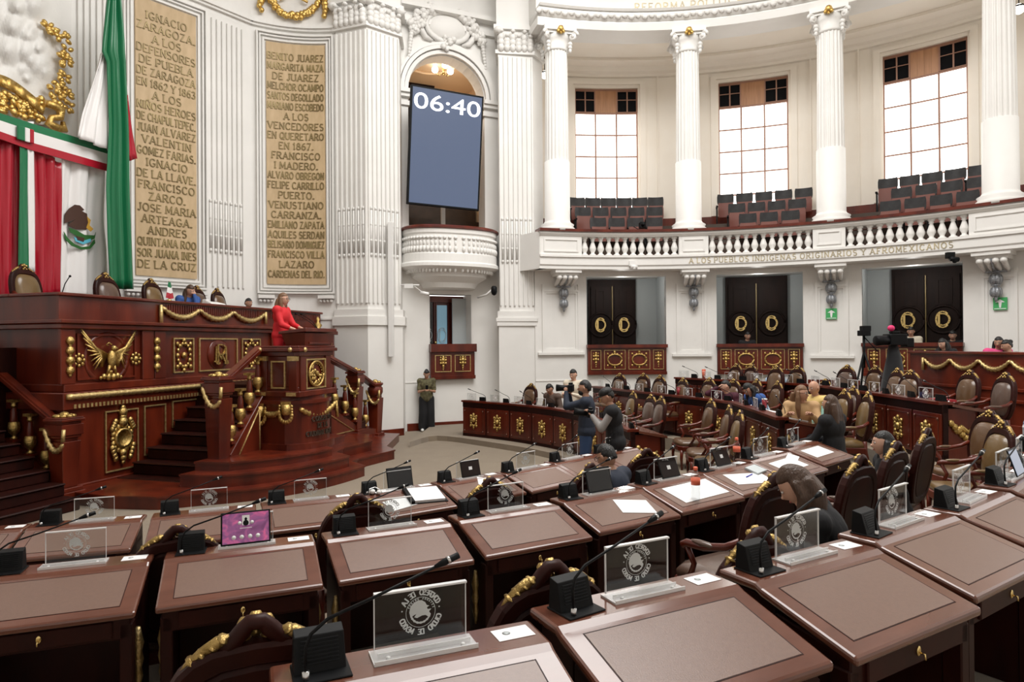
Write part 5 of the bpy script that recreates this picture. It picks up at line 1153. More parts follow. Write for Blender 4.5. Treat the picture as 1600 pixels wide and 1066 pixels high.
def seal(mb, f):     # round seal with ring lettering; f(x,z) on the plate
    for r0, r1 in ((.0475, .049),):
        n = 40; q = []
        for i in range(n):
            a, b = 2*pi*i/n, 2*pi*(i+1)/n; q.append([f(r0*cos(a), r0*sin(a)), f(r1*cos(a), r1*sin(a)), f(r1*cos(b), r1*sin(b)), f(r0*cos(b), r0*sin(b))])
        for v in q: mb.add(v, [(0, 1, 2, 3)])
    def ringtext(txt, R, h, a0, a1, inward=False):
        n = len(txt)
        for i, c in enumerate(txt):
            if c == ' ': continue
            a = radians(a0+(a1-a0)*(i+.5)/n); tx, ty = (sin(a), -cos(a)) if not inward else (-sin(a), cos(a)); ux, uy = (cos(a), sin(a)) if not inward else (-cos(a), -sin(a))
            wd = G[c][0]*h*.8; sx = h*.9
            glyphs(mb, c, lambda x, z, d: f(R*cos(a)+tx*x+ux*(z-h/2), R*sin(a)+ty*x+uy*(z-h/2)), h, sx, th=.27, depth=.0, serif=False)
    ringtext('CONGRESO  DE LA', .0635, .0165, 158, 28); ringtext('CIUDAD  DE  MEXICO', .0635, .0165, 195, 345, True)
    ringtext('ESTADOS UNIDOS', .0437, .0055, 170, 20)
    for a in (10, 172): x, y = .062*cos(radians(a)), .062*sin(radians(a)); mb.add([f(x-.003, y), f(x, y-.003), f(x+.003, y), f(x, y+.003)], [(0, 1, 2, 3)])
    k = .0395; P_ = [(-.2, .98), (.1, .95), (.38, .75), (.5, .5), (.72, .42), (.52, .3), (.6, .1), (.9, .15), (.7, -.05), (.85, -.3), (.6, -.45), (.4, -.3), (.1, -.3), (-.3, -.45), (-.55, -.35), (-.35, -.1), (-.6, -.2), (-.85, -.35), (-.95, .1), (-.85, .55), (-.55, .85)]
    P_ = [(-x, y) for x, y in P_]; c = (.05, .15)
    for i in range(len(P_)): a, b = P_[i], P_[(i+1) % len(P_)]; mb.add([f(c[0]*k, c[1]*k), f(a[0]*k, a[1]*k), f(b[0]*k, b[1]*k)], [(0, 1, 2)])
    for i in range(15):
        a = radians(200+140*i/14); x, y = .036*cos(a)*.9, .036*sin(a)*.95; r = .0042 if i % 2 else .0032
        mb.add([f(x+r*cos(j*pi/3), y+r*sin(j*pi/3)) for j in range(6)], [(0, 1, 2, 3, 4, 5)])
def sign_proto():
    t = thing('sign_holder', 'x', 'sign holder')
    q = MB(); q.box(-.15, .15, -.003, .003, .01, .185); pl = part(q, 'clear_plate', 'acrylic', t)
    q = MB(); seal(q, lambda x, z: (-x, .0042, .105+z)); sub(q, 'round_seal', 'print_white', pl)
    q = MB(); q.box(-.152, .152, -.012, .006, .183, .189); q.box(-.1525, -.1495, -.0045, .0045, .01, .185); q.box(.1495, .1515, -.0035, .0035, .01, .185); sub(q, 'polished_edge', 'acrylic_edge', pl)
    q = MB(); q.box(-.165, .165, -.085, .01, .0, .006); q.box(-.15, .15, -.05, -.045, .006, .02); q.box(-.165, .165, -.088, -.083, 0, .014); part(q, 'clear_foot', 'acrylic_base', t)
    q = MB(); q.box(-.165, .165, -.089, -.087, .0, .014); q.box(-.167, -.165, -.088, .01, 0, .007); q.box(-.15, .15, -.052, -.05, .018, .021)
    for x in (-.12, .12): q.tube([(x, -.065, .006), (x, -.065, .014)], .007, 8)
    part(q, 'foot_edge', 'acrylic_edge', t); return freeze(t)
SP = sign_proto()
def card_proto():
    t = thing('info_card', 'x', 'card'); q = MB(); q.box(-.065, .065, -.042, .042, 0, .0015); part(q, 'card', 'paper', t)
    q = MB(); q.lathe([(.014, .0016), (.001, .0018)], 12, TR(-.022, .006, 0)); part(q, 'printed_crest', 'grey_paint', t); return freeze(t)
CP = card_proto()
_first = {}
def place(proto, M, label, group=None, only=None):
    if proto.name not in _first: _first[proto.name] = 1; o = proto
    else:
        o = proto.copy(); C.objects.link(o)
        def rec(src, dst):
            for ch in KIDS.get(src.name, []):
                if only and ch.name.split('.')[0] not in only and src is proto: continue
                c = ch.copy(); C.objects.link(c); c.parent = dst; c.matrix_parent_inverse = ch.matrix_parent_inverse.copy(); rec(ch, c)
        rec(proto, o)
    o.matrix_world = M; o['label'] = label
    if group: o['group'] = group
    return o
ORDL = ['leftmost', 'second from the left', 'third from the left', 'fourth from the left', 'fifth from the left', 'sixth from the left', 'seventh from the left', 'eighth from the left', 'ninth from the left', 'tenth from the left']
DM_ = {}
RN = {'A': 'nearest row', 'B': 'second row', 'C': 'third row'}
for rn, row, fz in (('A', rowA, FA), ('B', rowB, FB), ('C', rowC, FC)):
    for i, (bl, ang) in enumerate(row):
        a = radians(ang); d = Vector((cos(a), sin(a), 0)); n = Vector((-sin(a), cos(a), 0)); c = bl+d*.43-n*.31
        M = Matrix.Translation((c.x, c.y, fz)) @ Matrix.Rotation(a, 4, 'Z'); DM_[(rn, i)] = M
        place(DP, M, 'brown leather-topped mahogany desk, %s in the %s of desks' % (ORDL[i], RN[rn]), 'single desks with leather tops')
        TZ = .8005
        mrot = {('B', 4): (0, 0)}
        place(MP, M @ TR(-.29, .215, TZ, rz=random.uniform(-.12, .12)), 'black desk microphone on the %s desk of the %s' % (ORDL[i].replace(' from the left', '-from-left'), RN[rn]), 'desk microphones on single desks')
        place(SP, M @ TR(.03, .26, TZ, rz=random.uniform(-.03, .03)), 'clear acrylic seal holder on the %s desk of the %s' % (ORDL[i].replace(' from the left', '-from-left'), RN[rn]), 'acrylic seal holders on single desks')
        place(CP, M @ TR(.335, .225, TZ, rz=random.uniform(-.06, .06)), 'small white card on the %s desk of the %s' % (ORDL[i].replace(' from the left', '-from-left'), RN[rn]), 'white cards on single desks')
# ---- chairs
def chair_proto(leather, nm):
    t = thing('armchair', 'x', 'chair'); N = 28
    def outline(w, zb, zt, sh=.0):
        pts = []
        for i in range(N):
            a = -pi/2+2*pi*i/N; c, s = cos(a), sin(a)
            x = w*(1 if c > 0 else -1)*abs(c)**.55; h = (zt-zb)/2; z = (zt+zb)/2+h*(1 if s > 0 else -1)*abs(s)**(.9 if s > 0 else .6)
            x *= 1-.12*max(0, (zb+.25-z)/.25) if z < zb+.25 else 1
            pts.append((x, z))
        return pts
    lean = TR(0, -.25, .42, rx=radians(9)) @ TR(0, 0, -.42) @ Matrix.Rotation(pi/2, 4, 'X')
    out, inn = outline(.29, .46, 1.13), outline(.225, .53, 1.055)
    q = MB(); q.ringprism(out, inn, -.03, .035, lean); q.prism(inn, .0, .025, lean @ TR(0, 0, .01)); bf = part(q, 'back_frame', 'mahogany_dark', t, bevel=.012, fixn=True)
    q = MB(); rings = []
    for f, d in ((1.0, .0), (.93, .03), (.75, .055), (.4, .07), (.0, .074)): rings.append([(x*f, .79+(z-.79)*f, -.02-d) for x, z in inn])
    vs = [p for r in rings for p in r]; q.add(vs, [(k*N+i, k*N+(i+1) % N, (k+1)*N+(i+1) % N, (k+1)*N+i) for k in range(4) for i in range(N)], True, lean @ Matrix.Rotation(pi, 4, 'Y') @ Matrix.Diagonal((-1, 1, 1, 1)) @ TR(0, 0, 0) if False else lean @ Matrix.Diagonal((1, 1, -1, 1)) @ Matrix.Diagonal((1, 1, -1, 1)))
    part(q, 'back_cushion', leather, t, fixn=True)
    q = MB(); q.tube([(-.12, 1.10, 0), (-.075, 1.125, 0), (-.04, 1.165, 0), (-.02, 1.19, 0), (.02, 1.19, 0), (.04, 1.165, 0), (.075, 1.125, 0), (.12, 1.10, 0)], [.018, .028, .03, .026, .026, .03, .028, .018], 8, lean); part(q, 'crest', 'mahogany_dark', t)
    q = MB()
    for s in (-1, 1):
        q.tube([(s*.075, 1.152, .0), (s*.11, 1.14, .0), (s*.15, 1.118, .0), (s*.19, 1.088, .0), (s*.225, 1.05, .0)], [.012, .022, .019, .014, .004], 7, lean)
        for k in range(4): q.ell((s*(.095+.03*k), 1.15-.019*k, .0), (.02, .012, .028), 6, 4, lean, True, Matrix.Rotation(s*.5, 3, 'Z'))
    for x, z, r in ((0, 1.19, .028), (-.035, 1.18, .022), (.035, 1.18, .022), (0, 1.15, .022), (-.03, 1.13, .018), (.03, 1.13, .018)): q.ell((x, z, -.022), (r, r, .02), 6, 4, lean)
    part(q, 'gilt_crest_leaves', 'gold_dim', t)
    q = MB()
    rings = []
    for f, z in ((.96, .40), (1, .42), (1, .455), (.9, .485), (.6, .5), (0, .505)): rings.append([(x*f, y*f, z) for x, y in [(-.26, -.24), (0, -.25), (.26, -.24), (.28, 0), (.29, .24), (.2, .285), (0, .30), (-.2, .285), (-.29, .24), (-.28, 0)]])
    q.add([p for r in rings for p in r], [(k*10+i, k*10+(i+1) % 10, (k+1)*10+(i+1) % 10, (k+1)*10+i) for k in range(5) for i in range(10)]+[tuple(range(9, -1, -1))], True); part(q, 'seat_cushion', leather, t)
    q = MB(); q.prism([(-.27, -.25), (.27, -.25), (.3, .25), (.2, .3), (-.2, .3), (-.3, .25)], .32, .41); part(q, 'seat_rail', 'mahogany', t, bevel=.01)
    for s in (-1, 1):
        q = MB(); q.tube([(s*.26, .25, .34), (s*.265, .26, .2), (s*.25, .25, .0)], [.032, .026, .017], 8); part(q, 'leg', 'mahogany', t)
        q = MB(); q.tube([(s*.24, -.24, .5), (s*.24, -.25, .34), (s*.25, -.33, .0)], [.03, .028, .018], 8); part(q, 'leg', 'mahogany', t)
        q = MB(); q.tube([(s*.26, -.3, .78), (s*.3, -.2, .72), (s*.32, -.02, .68), (s*.33, .1, .68), (s*.34, .14, .66)], [.024, .026, .028, .03, .024], 8); q.tube([(s*.33, .11, .67), (s*.32, .05, .55), (s*.29, .12, .42)], [.022, .02, .024], 8); ar = part(q, 'armrest', 'mahogany', t)
        q = MB(); q.ell((s*.322, -.03, .705), (.03, .11, .02), 8, 6); sub(q, 'arm_pad', leather, ar)
    return freeze(t)
CH = {k: chair_proto(m, k) for k, m in (('brown', 'leather_brown'), ('tan', 'leather_tan'), ('grey', 'leather_grey'))}
_chairs = []
def chair(px, py, fz, head, kind, label):
    p = P(px, py, fz+1.2); q = Vector((0, -.36, 0)); q.rotate(Matrix.Rotation(head, 3, 'Z')); p = Vector((p.x, p.y, fz))-q
    o = place(CH[kind], Matrix.Translation(p) @ Matrix.Rotation(head, 4, 'Z'), label, 'mahogany armchairs on the floor'); _chairs.append(o); return o
def faceD(p, tx=-5.5, ty=11.5): return atan2(ty-p.y, tx-p.x)-pi/2
near = [(278, 821, 0, 24, 'before the purple tablet, its crest rising over the third row'), (558, 772, 0, 30, 'in the third row behind the open binder'), (765, 746, 0, 38, 'in the third row behind the seal holder of the second row'), (922, 724, 0, 44, 'in the third row half hidden by the black tablet'), (1010, 701, 0, 30, 'at the third row holding the man in a dark blue jacket'),
 (400, 960, FB, 23, 'nearest the camera with both gilt crest leaves in view'), (861, 876, FB, 28, 'beside the seal holder of the nearest row, crest facing the camera'), (1183, 824, FB, 33, 'partly behind the second seal holder of the nearest row'), (1212, 738, FB, 33, 'of the leaning long-haired woman'),
 (1344, 711, FB, 38, 'first of three dark backs to the right of the leaning woman'), (1400, 690, FB, 40, 'of the woman looking left at the right side'), (1448, 669, FB, 42, 'last of three dark backs before the open aisle')]
for i, (x, y, fz, a, d) in enumerate(near): chair(x, y, fz, radians(a), 'grey', 'dark mahogany armchair '+d)
# ---- curved benches on the right
def bench(name_label, pxs, zt, zb, width, npan, nm, chairs=()):
    line = smoothline([P(x, y, zt) for x, y in pxs], 8); L = [0]
    for i in range(1, len(line)): L.append(L[-1]+(line[i]-line[i-1]).length)
    def at(s):
        s = max(0, min(L[-1], s))
        for i in range(1, len(L)):
            if s <= L[i]: f = (s-L[i-1])/(L[i]-L[i-1]); p = line[i-1].lerp(line[i], f); d = (line[i]-line[i-1]); break
        d.z = 0; d.normalize(); return Vector((p.x, p.y, 0)), d, Vector((-d.y, d.x, 0))     # n points away from the dais?
    p, d, n = at(L[-1]/2)
    sgn = 1 if (Vector((-5.5, 11.5, 0))-p).dot(n) < 0 else -1
    t = thing('curved_bench', name_label, 'bench', loc=(p.x, p.y, zb)); t['_o'] = [p.x, p.y, zb]
    S = 36
    def strip(q, o0, z0, o1, z1, s0=0, s1=None, S=S):      # box strip between offsets o0..o1 heights z0..z1
        s1 = L[-1] if s1 is None else s1; rows = []
        for k in range(S+1):
            pp, dd, nn = at(s0+(s1-s0)*k/S); nn = nn*sgn; rows.append([pp+nn*o0+Vector((0, 0, z0)), pp+nn*o1+Vector((0, 0, z0)), pp+nn*o1+Vector((0, 0, z1)), pp+nn*o0+Vector((0, 0, z1))])
        vs = [v for r in rows for v in r]; fs = [(k*4+j, k*4+(j+1) % 4, (k+1)*4+(j+1) % 4, (k+1)*4+j) for k in range(S) for j in range(4)]+[(0, 1, 2, 3), (S*4+3, S*4+2, S*4+1, S*4)]; q.add(vs, fs)
    q = MB(); strip(q, .03, zb, .1, zt-.04); strip(q, .02, zb, .1, zb+.12); strip(q, .02, zt-.16, .1, zt-.04); strip(q, width-.1, zb+.5, width-.04, zt-.14)
    part(q, 'front_wall', 'mahogany_dark', t, fixn=True)
    q = MB(); strip(q, -.03, zt-.045, .16, zt-.005); part(q, 'front_ledge', 'mahogany', t, fixn=True)
    q = MB(); rows = []
    for k in range(S+1):
        pp, dd, nn = at(L[-1]*k/S); nn = nn*sgn; rows.append([pp+nn*.16+Vector((0, 0, zt-.07)), pp+nn*width+Vector((0, 0, zt-.16)), pp+nn*width+Vector((0, 0, zt-.12)), pp+nn*.16+Vector((0, 0, zt-.03))])
    q.add([v for r in rows for v in r], [(k*4+j, k*4+(j+1) % 4, (k+1)*4+(j+1) % 4, (k+1)*4+j) for k in range(S) for j in range(4)]+[(0, 1, 2, 3), (S*4+3, S*4+2, S*4+1, S*4)]); part(q, 'writing_top', 'desk_wood', t, fixn=True)
    for e in (.04, L[-1]-.1): 
        q = MB()
        pp, dd, nn = at(e); nn = nn*sgn; a = pp+nn*.05; b_ = pp+nn*(width-.05); q.hexa([a, a+dd*.06, b_+dd*.06, b_], [v+Vector((0, 0, 0)) for v in ()] or [a, a+dd*.06, b_+dd*.06, b_]) if False else None
        q.hexa([v+Vector((0, 0, zb)) for v in (a, a+dd*.06, b_+dd*.06, b_)], [v+Vector((0, 0, zt-.1)) for v in (a, a+dd*.06, b_+dd*.06, b_)])
        en_ = part(q, 'end_panel', 'mahogany', t, fixn=True)
    pp, dd, nn = at(L[-1]-.0); nn = nn*sgn; q = MB(); o_ = pp+dd*.0
    for k in range(5): q.ell(o_+nn*(.15+.05*k)+Vector((0, 0, zt-.3-.05*k))+dd*-.03, (.05, .05, .05), 6, 4)
    q.tube([o_+nn*(.2+.09*k)+Vector((0, 0, zt-.42+.06*(k % 2)))+dd*-.03 for k in range(4)], [.04, .05, .03, .02], 6); sub(q, 'gilt_horn', 'gold', en_)
    for k in range(npan):
        s0_, s1_ = L[-1]*k/npan, L[-1]*(k+1)/npan; g = .07; W = s1_-s0_-2*g
        pp, dd, nn = at((s0_+s1_)/2); nn = nn*sgn; T = Matrix(((dd.x*sgn*-1, nn.x, 0, pp.x), (dd.y*sgn*-1, nn.y, 0, pp.y), (0, 0, 1, (zb+zt)/2-.03), (0, 0, 0, 1)))
        q = MB(); q.box(-W/2-.05, W/2+.05, .01, .05, -.33, .28, T); pn = part(q, 'front_panel', 'mahogany', t, bevel=.006, fixn=True)
        q = MB(); frame(q, -W/2, W/2, -.28, .23, .009, .008, T, .012)
        for sx in (-1, 1):
            for zz in (-.26, .21): blob(q, sx*(W/2-.01), zz, .02, 0, 6, T)
        sub(q, 'inlay_frame', 'desk_wood', pn, fixn=True)
        q = MB(); wreath(q, .2, .27, T @ TR(0, -.0, -.02), 12, .03); blob(q, 0, 0, .06, 0, 7, T); blob(q, 0, .15, .022, 0, 6, T); blob(q, 0, -.2, .02, 0, 6, T); sub(q, 'gilt_ornament', 'gold', pn)
    out = []
    for k in range(npan):
        pp, dd, nn = at(L[-1]*(k+.5)/npan); nn = nn*sgn; ang = atan2(-nn.x*-1, nn.y*-1) if False else atan2(nn.x, -nn.y); out.append((pp, nn, ang, zt-.03))
    return out
R1 = bench('curved mahogany bench with gilt medallions standing nearest the dais, left end by the white wall', [(722, 625), (806, 631), (888, 641), (940, 655), (983, 671)], .976, .12, .62, 9, 'front')
R2 = bench('curved mahogany bench with gilt medallions in the middle, behind the two photographers', [(925, 603), (1004, 612), (1123, 625), (1162, 634), (1215, 652)], 1.22, .37, .62, 9, 'middle')
R3 = bench('rearmost curved mahogany bench with gilt medallions, below the booths', [(1054, 589), (1150, 594), (1262, 600), (1340, 610), (1470, 628)], 1.47, .62, .62, 11, 'rear')
def tierline(R, d, z, nm, close, first=None):
    pts = [pp-nn*d for pp, nn, a, zz in R]; pts = [pts[0]+(pts[0]-pts[1])*1.2]+pts+[pts[-1]+(pts[-1]-pts[-2])*.9]; tier(nm, pts, z, 0, close)
tierline(R2, .3, .37, 'floor_tier_4', [(8.5, 7.3), (13, 9), (13, 13), (5, 18.3), (2.2, 18.3)])
tierline(R3, .3, .62, 'floor_tier_5', [(9.5, 7.2), (13, 9), (13, 13), (6, 18.1), (4.5, 18.2)])
BN = {'R1': 'bench nearest the dais', 'R2': 'middle curved bench', 'R3': 'rearmost curved bench'}
for bnm, R in (('R1', R1), ('R2', R2), ('R3', R3)):
    for k, (pp, nn, ang, z) in enumerate(R):
        M = Matrix.Translation((pp.x, pp.y, z+.004)) @ Matrix.Rotation(ang, 4, 'Z') @ TR(0, -.1, 0)
        o = ORDL[k] if k < 10 else 'last'
        o = o.replace(' from the left', '-from-left')
        place(MP, M @ TR(-.2, -.02, 0, rz=random.uniform(-.2, .2)), 'black microphone, %s on the %s' % (o, BN[bnm]), 'microphones on the curved benches')
        if (bnm, k) not in (('R1', 4), ('R2', 8)): place(SP, M @ TR(.12, .02, 0, rz=random.uniform(-.1, .1)), 'clear seal holder, %s on the %s' % (o, BN[bnm]), 'seal holders on the curved benches')
def fc(px, py, fz): return faceD(P(px, py, fz+1.2))
far = [('R1', .12, [(830, 599, 'brown', 'behind the bench nearest the dais beside the man in a grey suit'), (990, 611, 'tan', 'orange-brown, right behind the photographer in a black vest'), (1018, 616, 'grey', 'grey-brown, second behind the photographer in a black vest'), (1034, 619, 'grey', 'third behind the photographer in a black vest'),
        (1112, 623, 'brown', 'first of three pulled out before the middle bench'), (1140, 633, 'brown', 'second of three pulled out before the middle bench'), (1157, 641, 'tan', 'last of three pulled out before the middle bench')]),
       ('R2', .37, [(969, 583, 'brown', 'behind the middle bench, farthest left'), (1006, 583, 'brown', 'behind the middle bench, left of a pair'), (1032, 586, 'brown', 'behind the middle bench, right of a pair'), (1068, 590, 'brown', 'behind the middle bench, fourth from its left end'), (1109, 590, 'brown', 'beside the woman in maroon'), (1147, 592, 'brown', 'between the maroon and the blue jackets'), (1183, 592, 'brown', 'behind the dark-haired woman in blue'), (1216, 595, 'brown', 'wide and empty, left of the woman in a beige jacket'), (1290, 592, 'brown', 'behind the bald man'),
        (1321, 608, 'tan', 'first of three at the right end of the middle bench'), (1335, 603, 'grey', 'second of three at the right end of the middle bench'), (1357, 612, 'tan', 'large mustard one at the right end of the middle bench')]),
       ('R3', .62, [(1151, 568, 'brown', 'behind the rear bench, left of the red cup'), (1175, 569, 'grey', 'behind the rear bench, beside the red cup'), (1214, 571, 'brown', 'of the grey-haired person'), (1247, 571, 'brown', 'behind the rear bench, right of the grey-haired person'), (1324, 570, 'grey', 'before the white pier with the green sign'), (1369, 571, 'brown', 'below the small tripod'), (1403, 575, 'brown', 'left of a pair below the video camera'), (1424, 578, 'brown', 'right of a pair below the video camera'), (1516, 578, 'brown', 'tall, left one before the garlanded box'), (1572, 582, 'grey', 'tall, right one before the garlanded box')])]
for bnm, fz, L_ in far:
    for x, y, kd, d in L_: chair(x, y, fz, fc(x, y, fz)+random.uniform(-.12, .12), kd, 'leather armchair '+d)
chair(1547, 641, FB, fc(1547, 641, FB)+.3, 'brown', 'tall brown armchair seen from the side at the right edge'); chair(1567, 657, FB, fc(1567, 657, FB)+.2, 'tan', 'tan armchair half hidden behind tablets at the right edge')
# presidium chairs (larger)
def pchair(px, py, u, zc, s, label, kd='tan'):
    v, z = Dz(px, py, u); M = DM @ Matrix.Translation((u+.36*s, v, z-1.2*s)) @ Matrix.Rotation(-pi/2+.25, 4, 'Z') @ Matrix.Diagonal((s, s, s, 1))
    place(CH[kd], M, label, 'presidium armchairs')
pchair(45, 414, -11.0, 0, 1.15, 'large brown leather armchair of the president at the far left of the dais')
for x, y, u, s, d, kd in ((171, 427, -10.6, 1.2, 'before the hanging green flag', 'grey'), (241, 436, -10.6, 1.12, 'left of the small Mexican flag', 'tan'), (312, 447, -10.6, 1.05, 'right of the woman in blue', 'grey'), (343, 451, -10.6, 1.05, 'behind the white telephone', 'brown')): pchair(x, y, u, 0, s, 'leather armchair on the dais '+d, kd)
# ---- garlanded box at the right
a, b = P(1422, 553, 2.04), P(1606, 556, 2.04); d = (b-a); d.z = 0; Lb = d.length; d.normalize(); n = Vector((-d.y, d.x, 0))
if (Vector((-5, 11, 0))-a).dot(n) > 0: n = -n
GM = Matrix(((d.x, n.x, 0, a.x), (d.y, n.y, 0, a.y), (0, 0, 1, 0), (0, 0, 0, 1)))
t = thing('garlanded_box', 'raised mahogany box with a long gilt garland at the right edge under the booths', 'box', M=GM); t['_o'] = [0, 0, 0]
q = MB(); q.box(0, Lb+1.5, 0, .08, .62, 2.05); q.box(0, .08, .08, 1.2, .62, 2.05); part(q, 'front_board', 'mahogany', t, fixn=True)
q = MB(); q.box(-.03, Lb+1.5, -.05, .3, 2.05, 2.1); q.box(-.02, Lb+1.5, -.04, 0, 1.4, 1.46); q.box(-.02, Lb+1.5, -.05, 0, 1.2, 1.26); q.box(-.02, Lb+1.5, -.08, 0, .62, .82); part(q, 'moulding', 'mahogany', t, bevel=.01, fixn=True)
for k in range(5): q = MB(); swag(q, (.38+.62*k, -.03, 1.95), (.38+.62*(k+1), -.03, 1.95), .17, .035, 10); part(q, 'gilt_garland', 'gold_pale', t)
q = MB(); q.tube([(.36, -.03, 1.97), (.36, -.03, 1.72)], .03, 6); part(q, 'garland_end', 'gold_pale', t)
q = MB(); q.prism([tuple((GM @ Vector(p)).xy) for p in ((-.0, .08, 0), (Lb+1.4, .08, 0), (Lb+1.4, 2.0, 0), (0, 2.0, 0))], .62, 1.25); struct(q, 'floor_box', 'mahogany_dark', fixn=True)
# ================================================================== SMALL THINGS ON THE DESKS
def on(rn, i, x, y, rz=0, slope=None):
    """matrix on a desk top; y<.09 lies on the writing slope"""
    z = .8 if y > .1 else .6715+(y+.31)*.2875; rx = 0 if y > .1 else atan2(.115, .4)
    return DM_[(rn, i)] @ TR(x, y, z+.002) @ Matrix.Rotation(rx, 4, 'X') @ Matrix.Rotation(rz, 4, 'Z')
def paper(rn, i, x, y, w, h, rz, label, m='paper', th=.0015):
    t = MB(); t.box(-w/2, w/2, -h/2, h/2, 0, th); o = t.build('paper_sheet', m); o.matrix_world = on(rn, i, x, y, rz); tag(o, label, 'paper'); return o
paper('B', 4, .13, -.09, .3, .21, radians(-18), 'white sheet alone on the desk behind the black tablet')
paper('B', 5, .05, -.07, .62, .27, .03, 'large white sheet spread over the desk with the orange-labelled bottle')
paper('B', 6, .0, -.1, .5, .21, -.2, 'printed white sheet with a blue pen lying on it'); paper('B', 7, .0, -.08, .5, .22, .05, 'long white sheet on the desk left of the leaning woman')
paper('B', 7, .28, .02, .2, .12, .35, 'small white leaflet beside the long sheet in the second row', th=.003); paper('B', 8, -.02, -.06, .5, .2, .02, 'white document on the farthest desk of the second row')
paper('C', 5, .16, .02, .26, .19, -.5, 'white papers with a black pen in the third row'); paper('C', 4, -.1, -.1, .3, .2, .2, 'white printed list lying left of the open binder')
paper('C', 4, -.13, .2, .26, .12, .05, 'folded white paper under the black screen of the third row', th=.006)
t = MB(); t.tube([(-.07, 0, .008), (.07, .01, .008)], .005, 6); o = t.build('pen', 'pen_blue'); o.matrix_world = on('B', 6, .05, -.07, .1); tag(o, 'blue pen on the printed sheet of the second row', 'pen')
t = MB(); t.tube([(-.08, 0, .008), (.08, .01, .008)], .006, 6); o = t.build('pen', 'black_plastic'); o.matrix_world = on('C', 5, .2, .0, -.4); tag(o, 'black pen on the papers in the third row', 'pen')
t = MB(); t.box(-.1, .1, -.07, .07, 0, .02); o = t.build('booklet', 'grey_paint'); o.matrix_world = on('B', 6, .27, -.0, .1); tag(o, 'grey booklet at the right of the sheet with the blue pen', 'booklet')
t = MB(); t.box(-.1, .1, -.07, .07, 0, .02); o = t.build('notebook', 'black_plastic'); o.matrix_world = on('A', 4, .1, -.15, .1); tag(o, 'black notebook on a nearest-row desk at the right edge', 'notebook')
# open binder
t = thing('ring_binder', 'open black ring binder with white pages on a third-row desk', 'binder', M=on('C', 4, .2, -.04, -.12)); t['_o'] = [0, 0, 0]
q = MB(); q.box(-.2, .2, -.15, .15, 0, .004); q.box(-.2, -.16, -.15, .15, .004, .035); part(q, 'cover', 'black_plastic', t); q = MB(); q.box(-.16, .17, -.135, .135, .004, .03); part(q, 'pages', 'paper', t)
# tablets standing on the holders
def tablet(rn, i, x, y, w, h, tilt, face_m, label, back=None, sticker=False, M=None, rz=0):
    t = thing('tablet', label, 'tablet', M=(M if M is not None else DM_[(rn, i)] @ TR(x, y, .815, rz=rz)) @ Matrix.Rotation(-tilt, 4, 'X')); t['_o'] = [0, 0, 0]
    q = MB(); q.box(-w/2, w/2, 0, .008, 0, h); part(q, 'body', back or 'black_plastic', t, bevel=.003); q = MB(); q.box(-w/2+.01, w/2-.01, -.0015, 0, .01, h-.01); sc = part(q, 'display', face_m, t)
    if sticker: q = MB(); q.box(-.025, .02, -.003, -.0015, h*.42, h*.62); sub(q, 'white_label', 'paper', sc)
    return t, sc
t, sc = tablet('B', 1, .02, .19, .29, .2, radians(16), 'app_screen', 'tablet with a glowing purple call screen on a second-row desk')
q = MB(); q.box(-.022, .022, -.0028, -.0015, .115, .175); sub(q, 'white_tile', 'print_white', sc)
q = MB(); q.ell((0, -.003, .128), (.017, .001, .018), 8, 5); q.ell((0, -.003, .152), (.008, .001, .01), 8, 5); sub(q, 'portrait', 'black_plastic', sc)
q = MB()
for x, z, r in ((-.036, .13, .011), (.036, .13, .011), (-.07, .045, .013), (-.024, .045, .013), (.024, .045, .013), (.07, .045, .013)): q.lathe([(r, 0), (r, .0015)], 14, TR(x, -.0015, z, rx=pi/2))
q.box(-.035, .035, -.003, -.0015, .096, .1); sub(q, 'round_button', 'print_white', sc)
tablet('B', 4, .03, .2, .27, .2, radians(17), 'black_gloss', 'black tablet leaning on the holder of the second-row desk with one sheet')
tablet('B', 5, .05, .2, .25, .18, radians(24), 'door_wood', 'tablet in a grey-brown cover with a white label beside the orange-labelled bottle', sticker=True)
tablet('B', 6, .04, .2, .25, .18, radians(24), 'door_wood', 'tablet in a dark cover with a white label behind the second bottle', sticker=True)
tablet('C', 5, .05, .2, .26, .18, radians(15), 'door_wood', 'tablet with a white label in the third row before the open floor', sticker=True)
tablet('C', 4, .05, .21, .29, .21, radians(14), 'black_gloss', 'black screen on the third-row desk with the binder')
for (rn, i) in (('A', 5), ('A', 6)): tablet(rn, i, .1, .16, .25, .19, radians(18), 'screen', 'tablet showing a dark blue page on the %s desk of the nearest row' % ('sixth' if i == 5 else 'seventh'))
# headset
t = thing('headset', 'small white headset lying on the binder desk', 'headset', M=on('C', 4, -.3, .13)); t['_o'] = [0, 0, 0]
q = MB(); q.ell((0, 0, .03), (.03, .03, .025), 10, 6); q.ell((.06, -.02, .02), (.025, .025, .02), 10, 6); part(q, 'earcup', 'cup_white', t); q = MB(); q.tube([(-.05, -.03, .01), (-.03, 0, .06), (.03, .01, .07), (.08, 0, .04), (.09, -.04, .01)], .005, 6); part(q, 'band', 'metal', t)
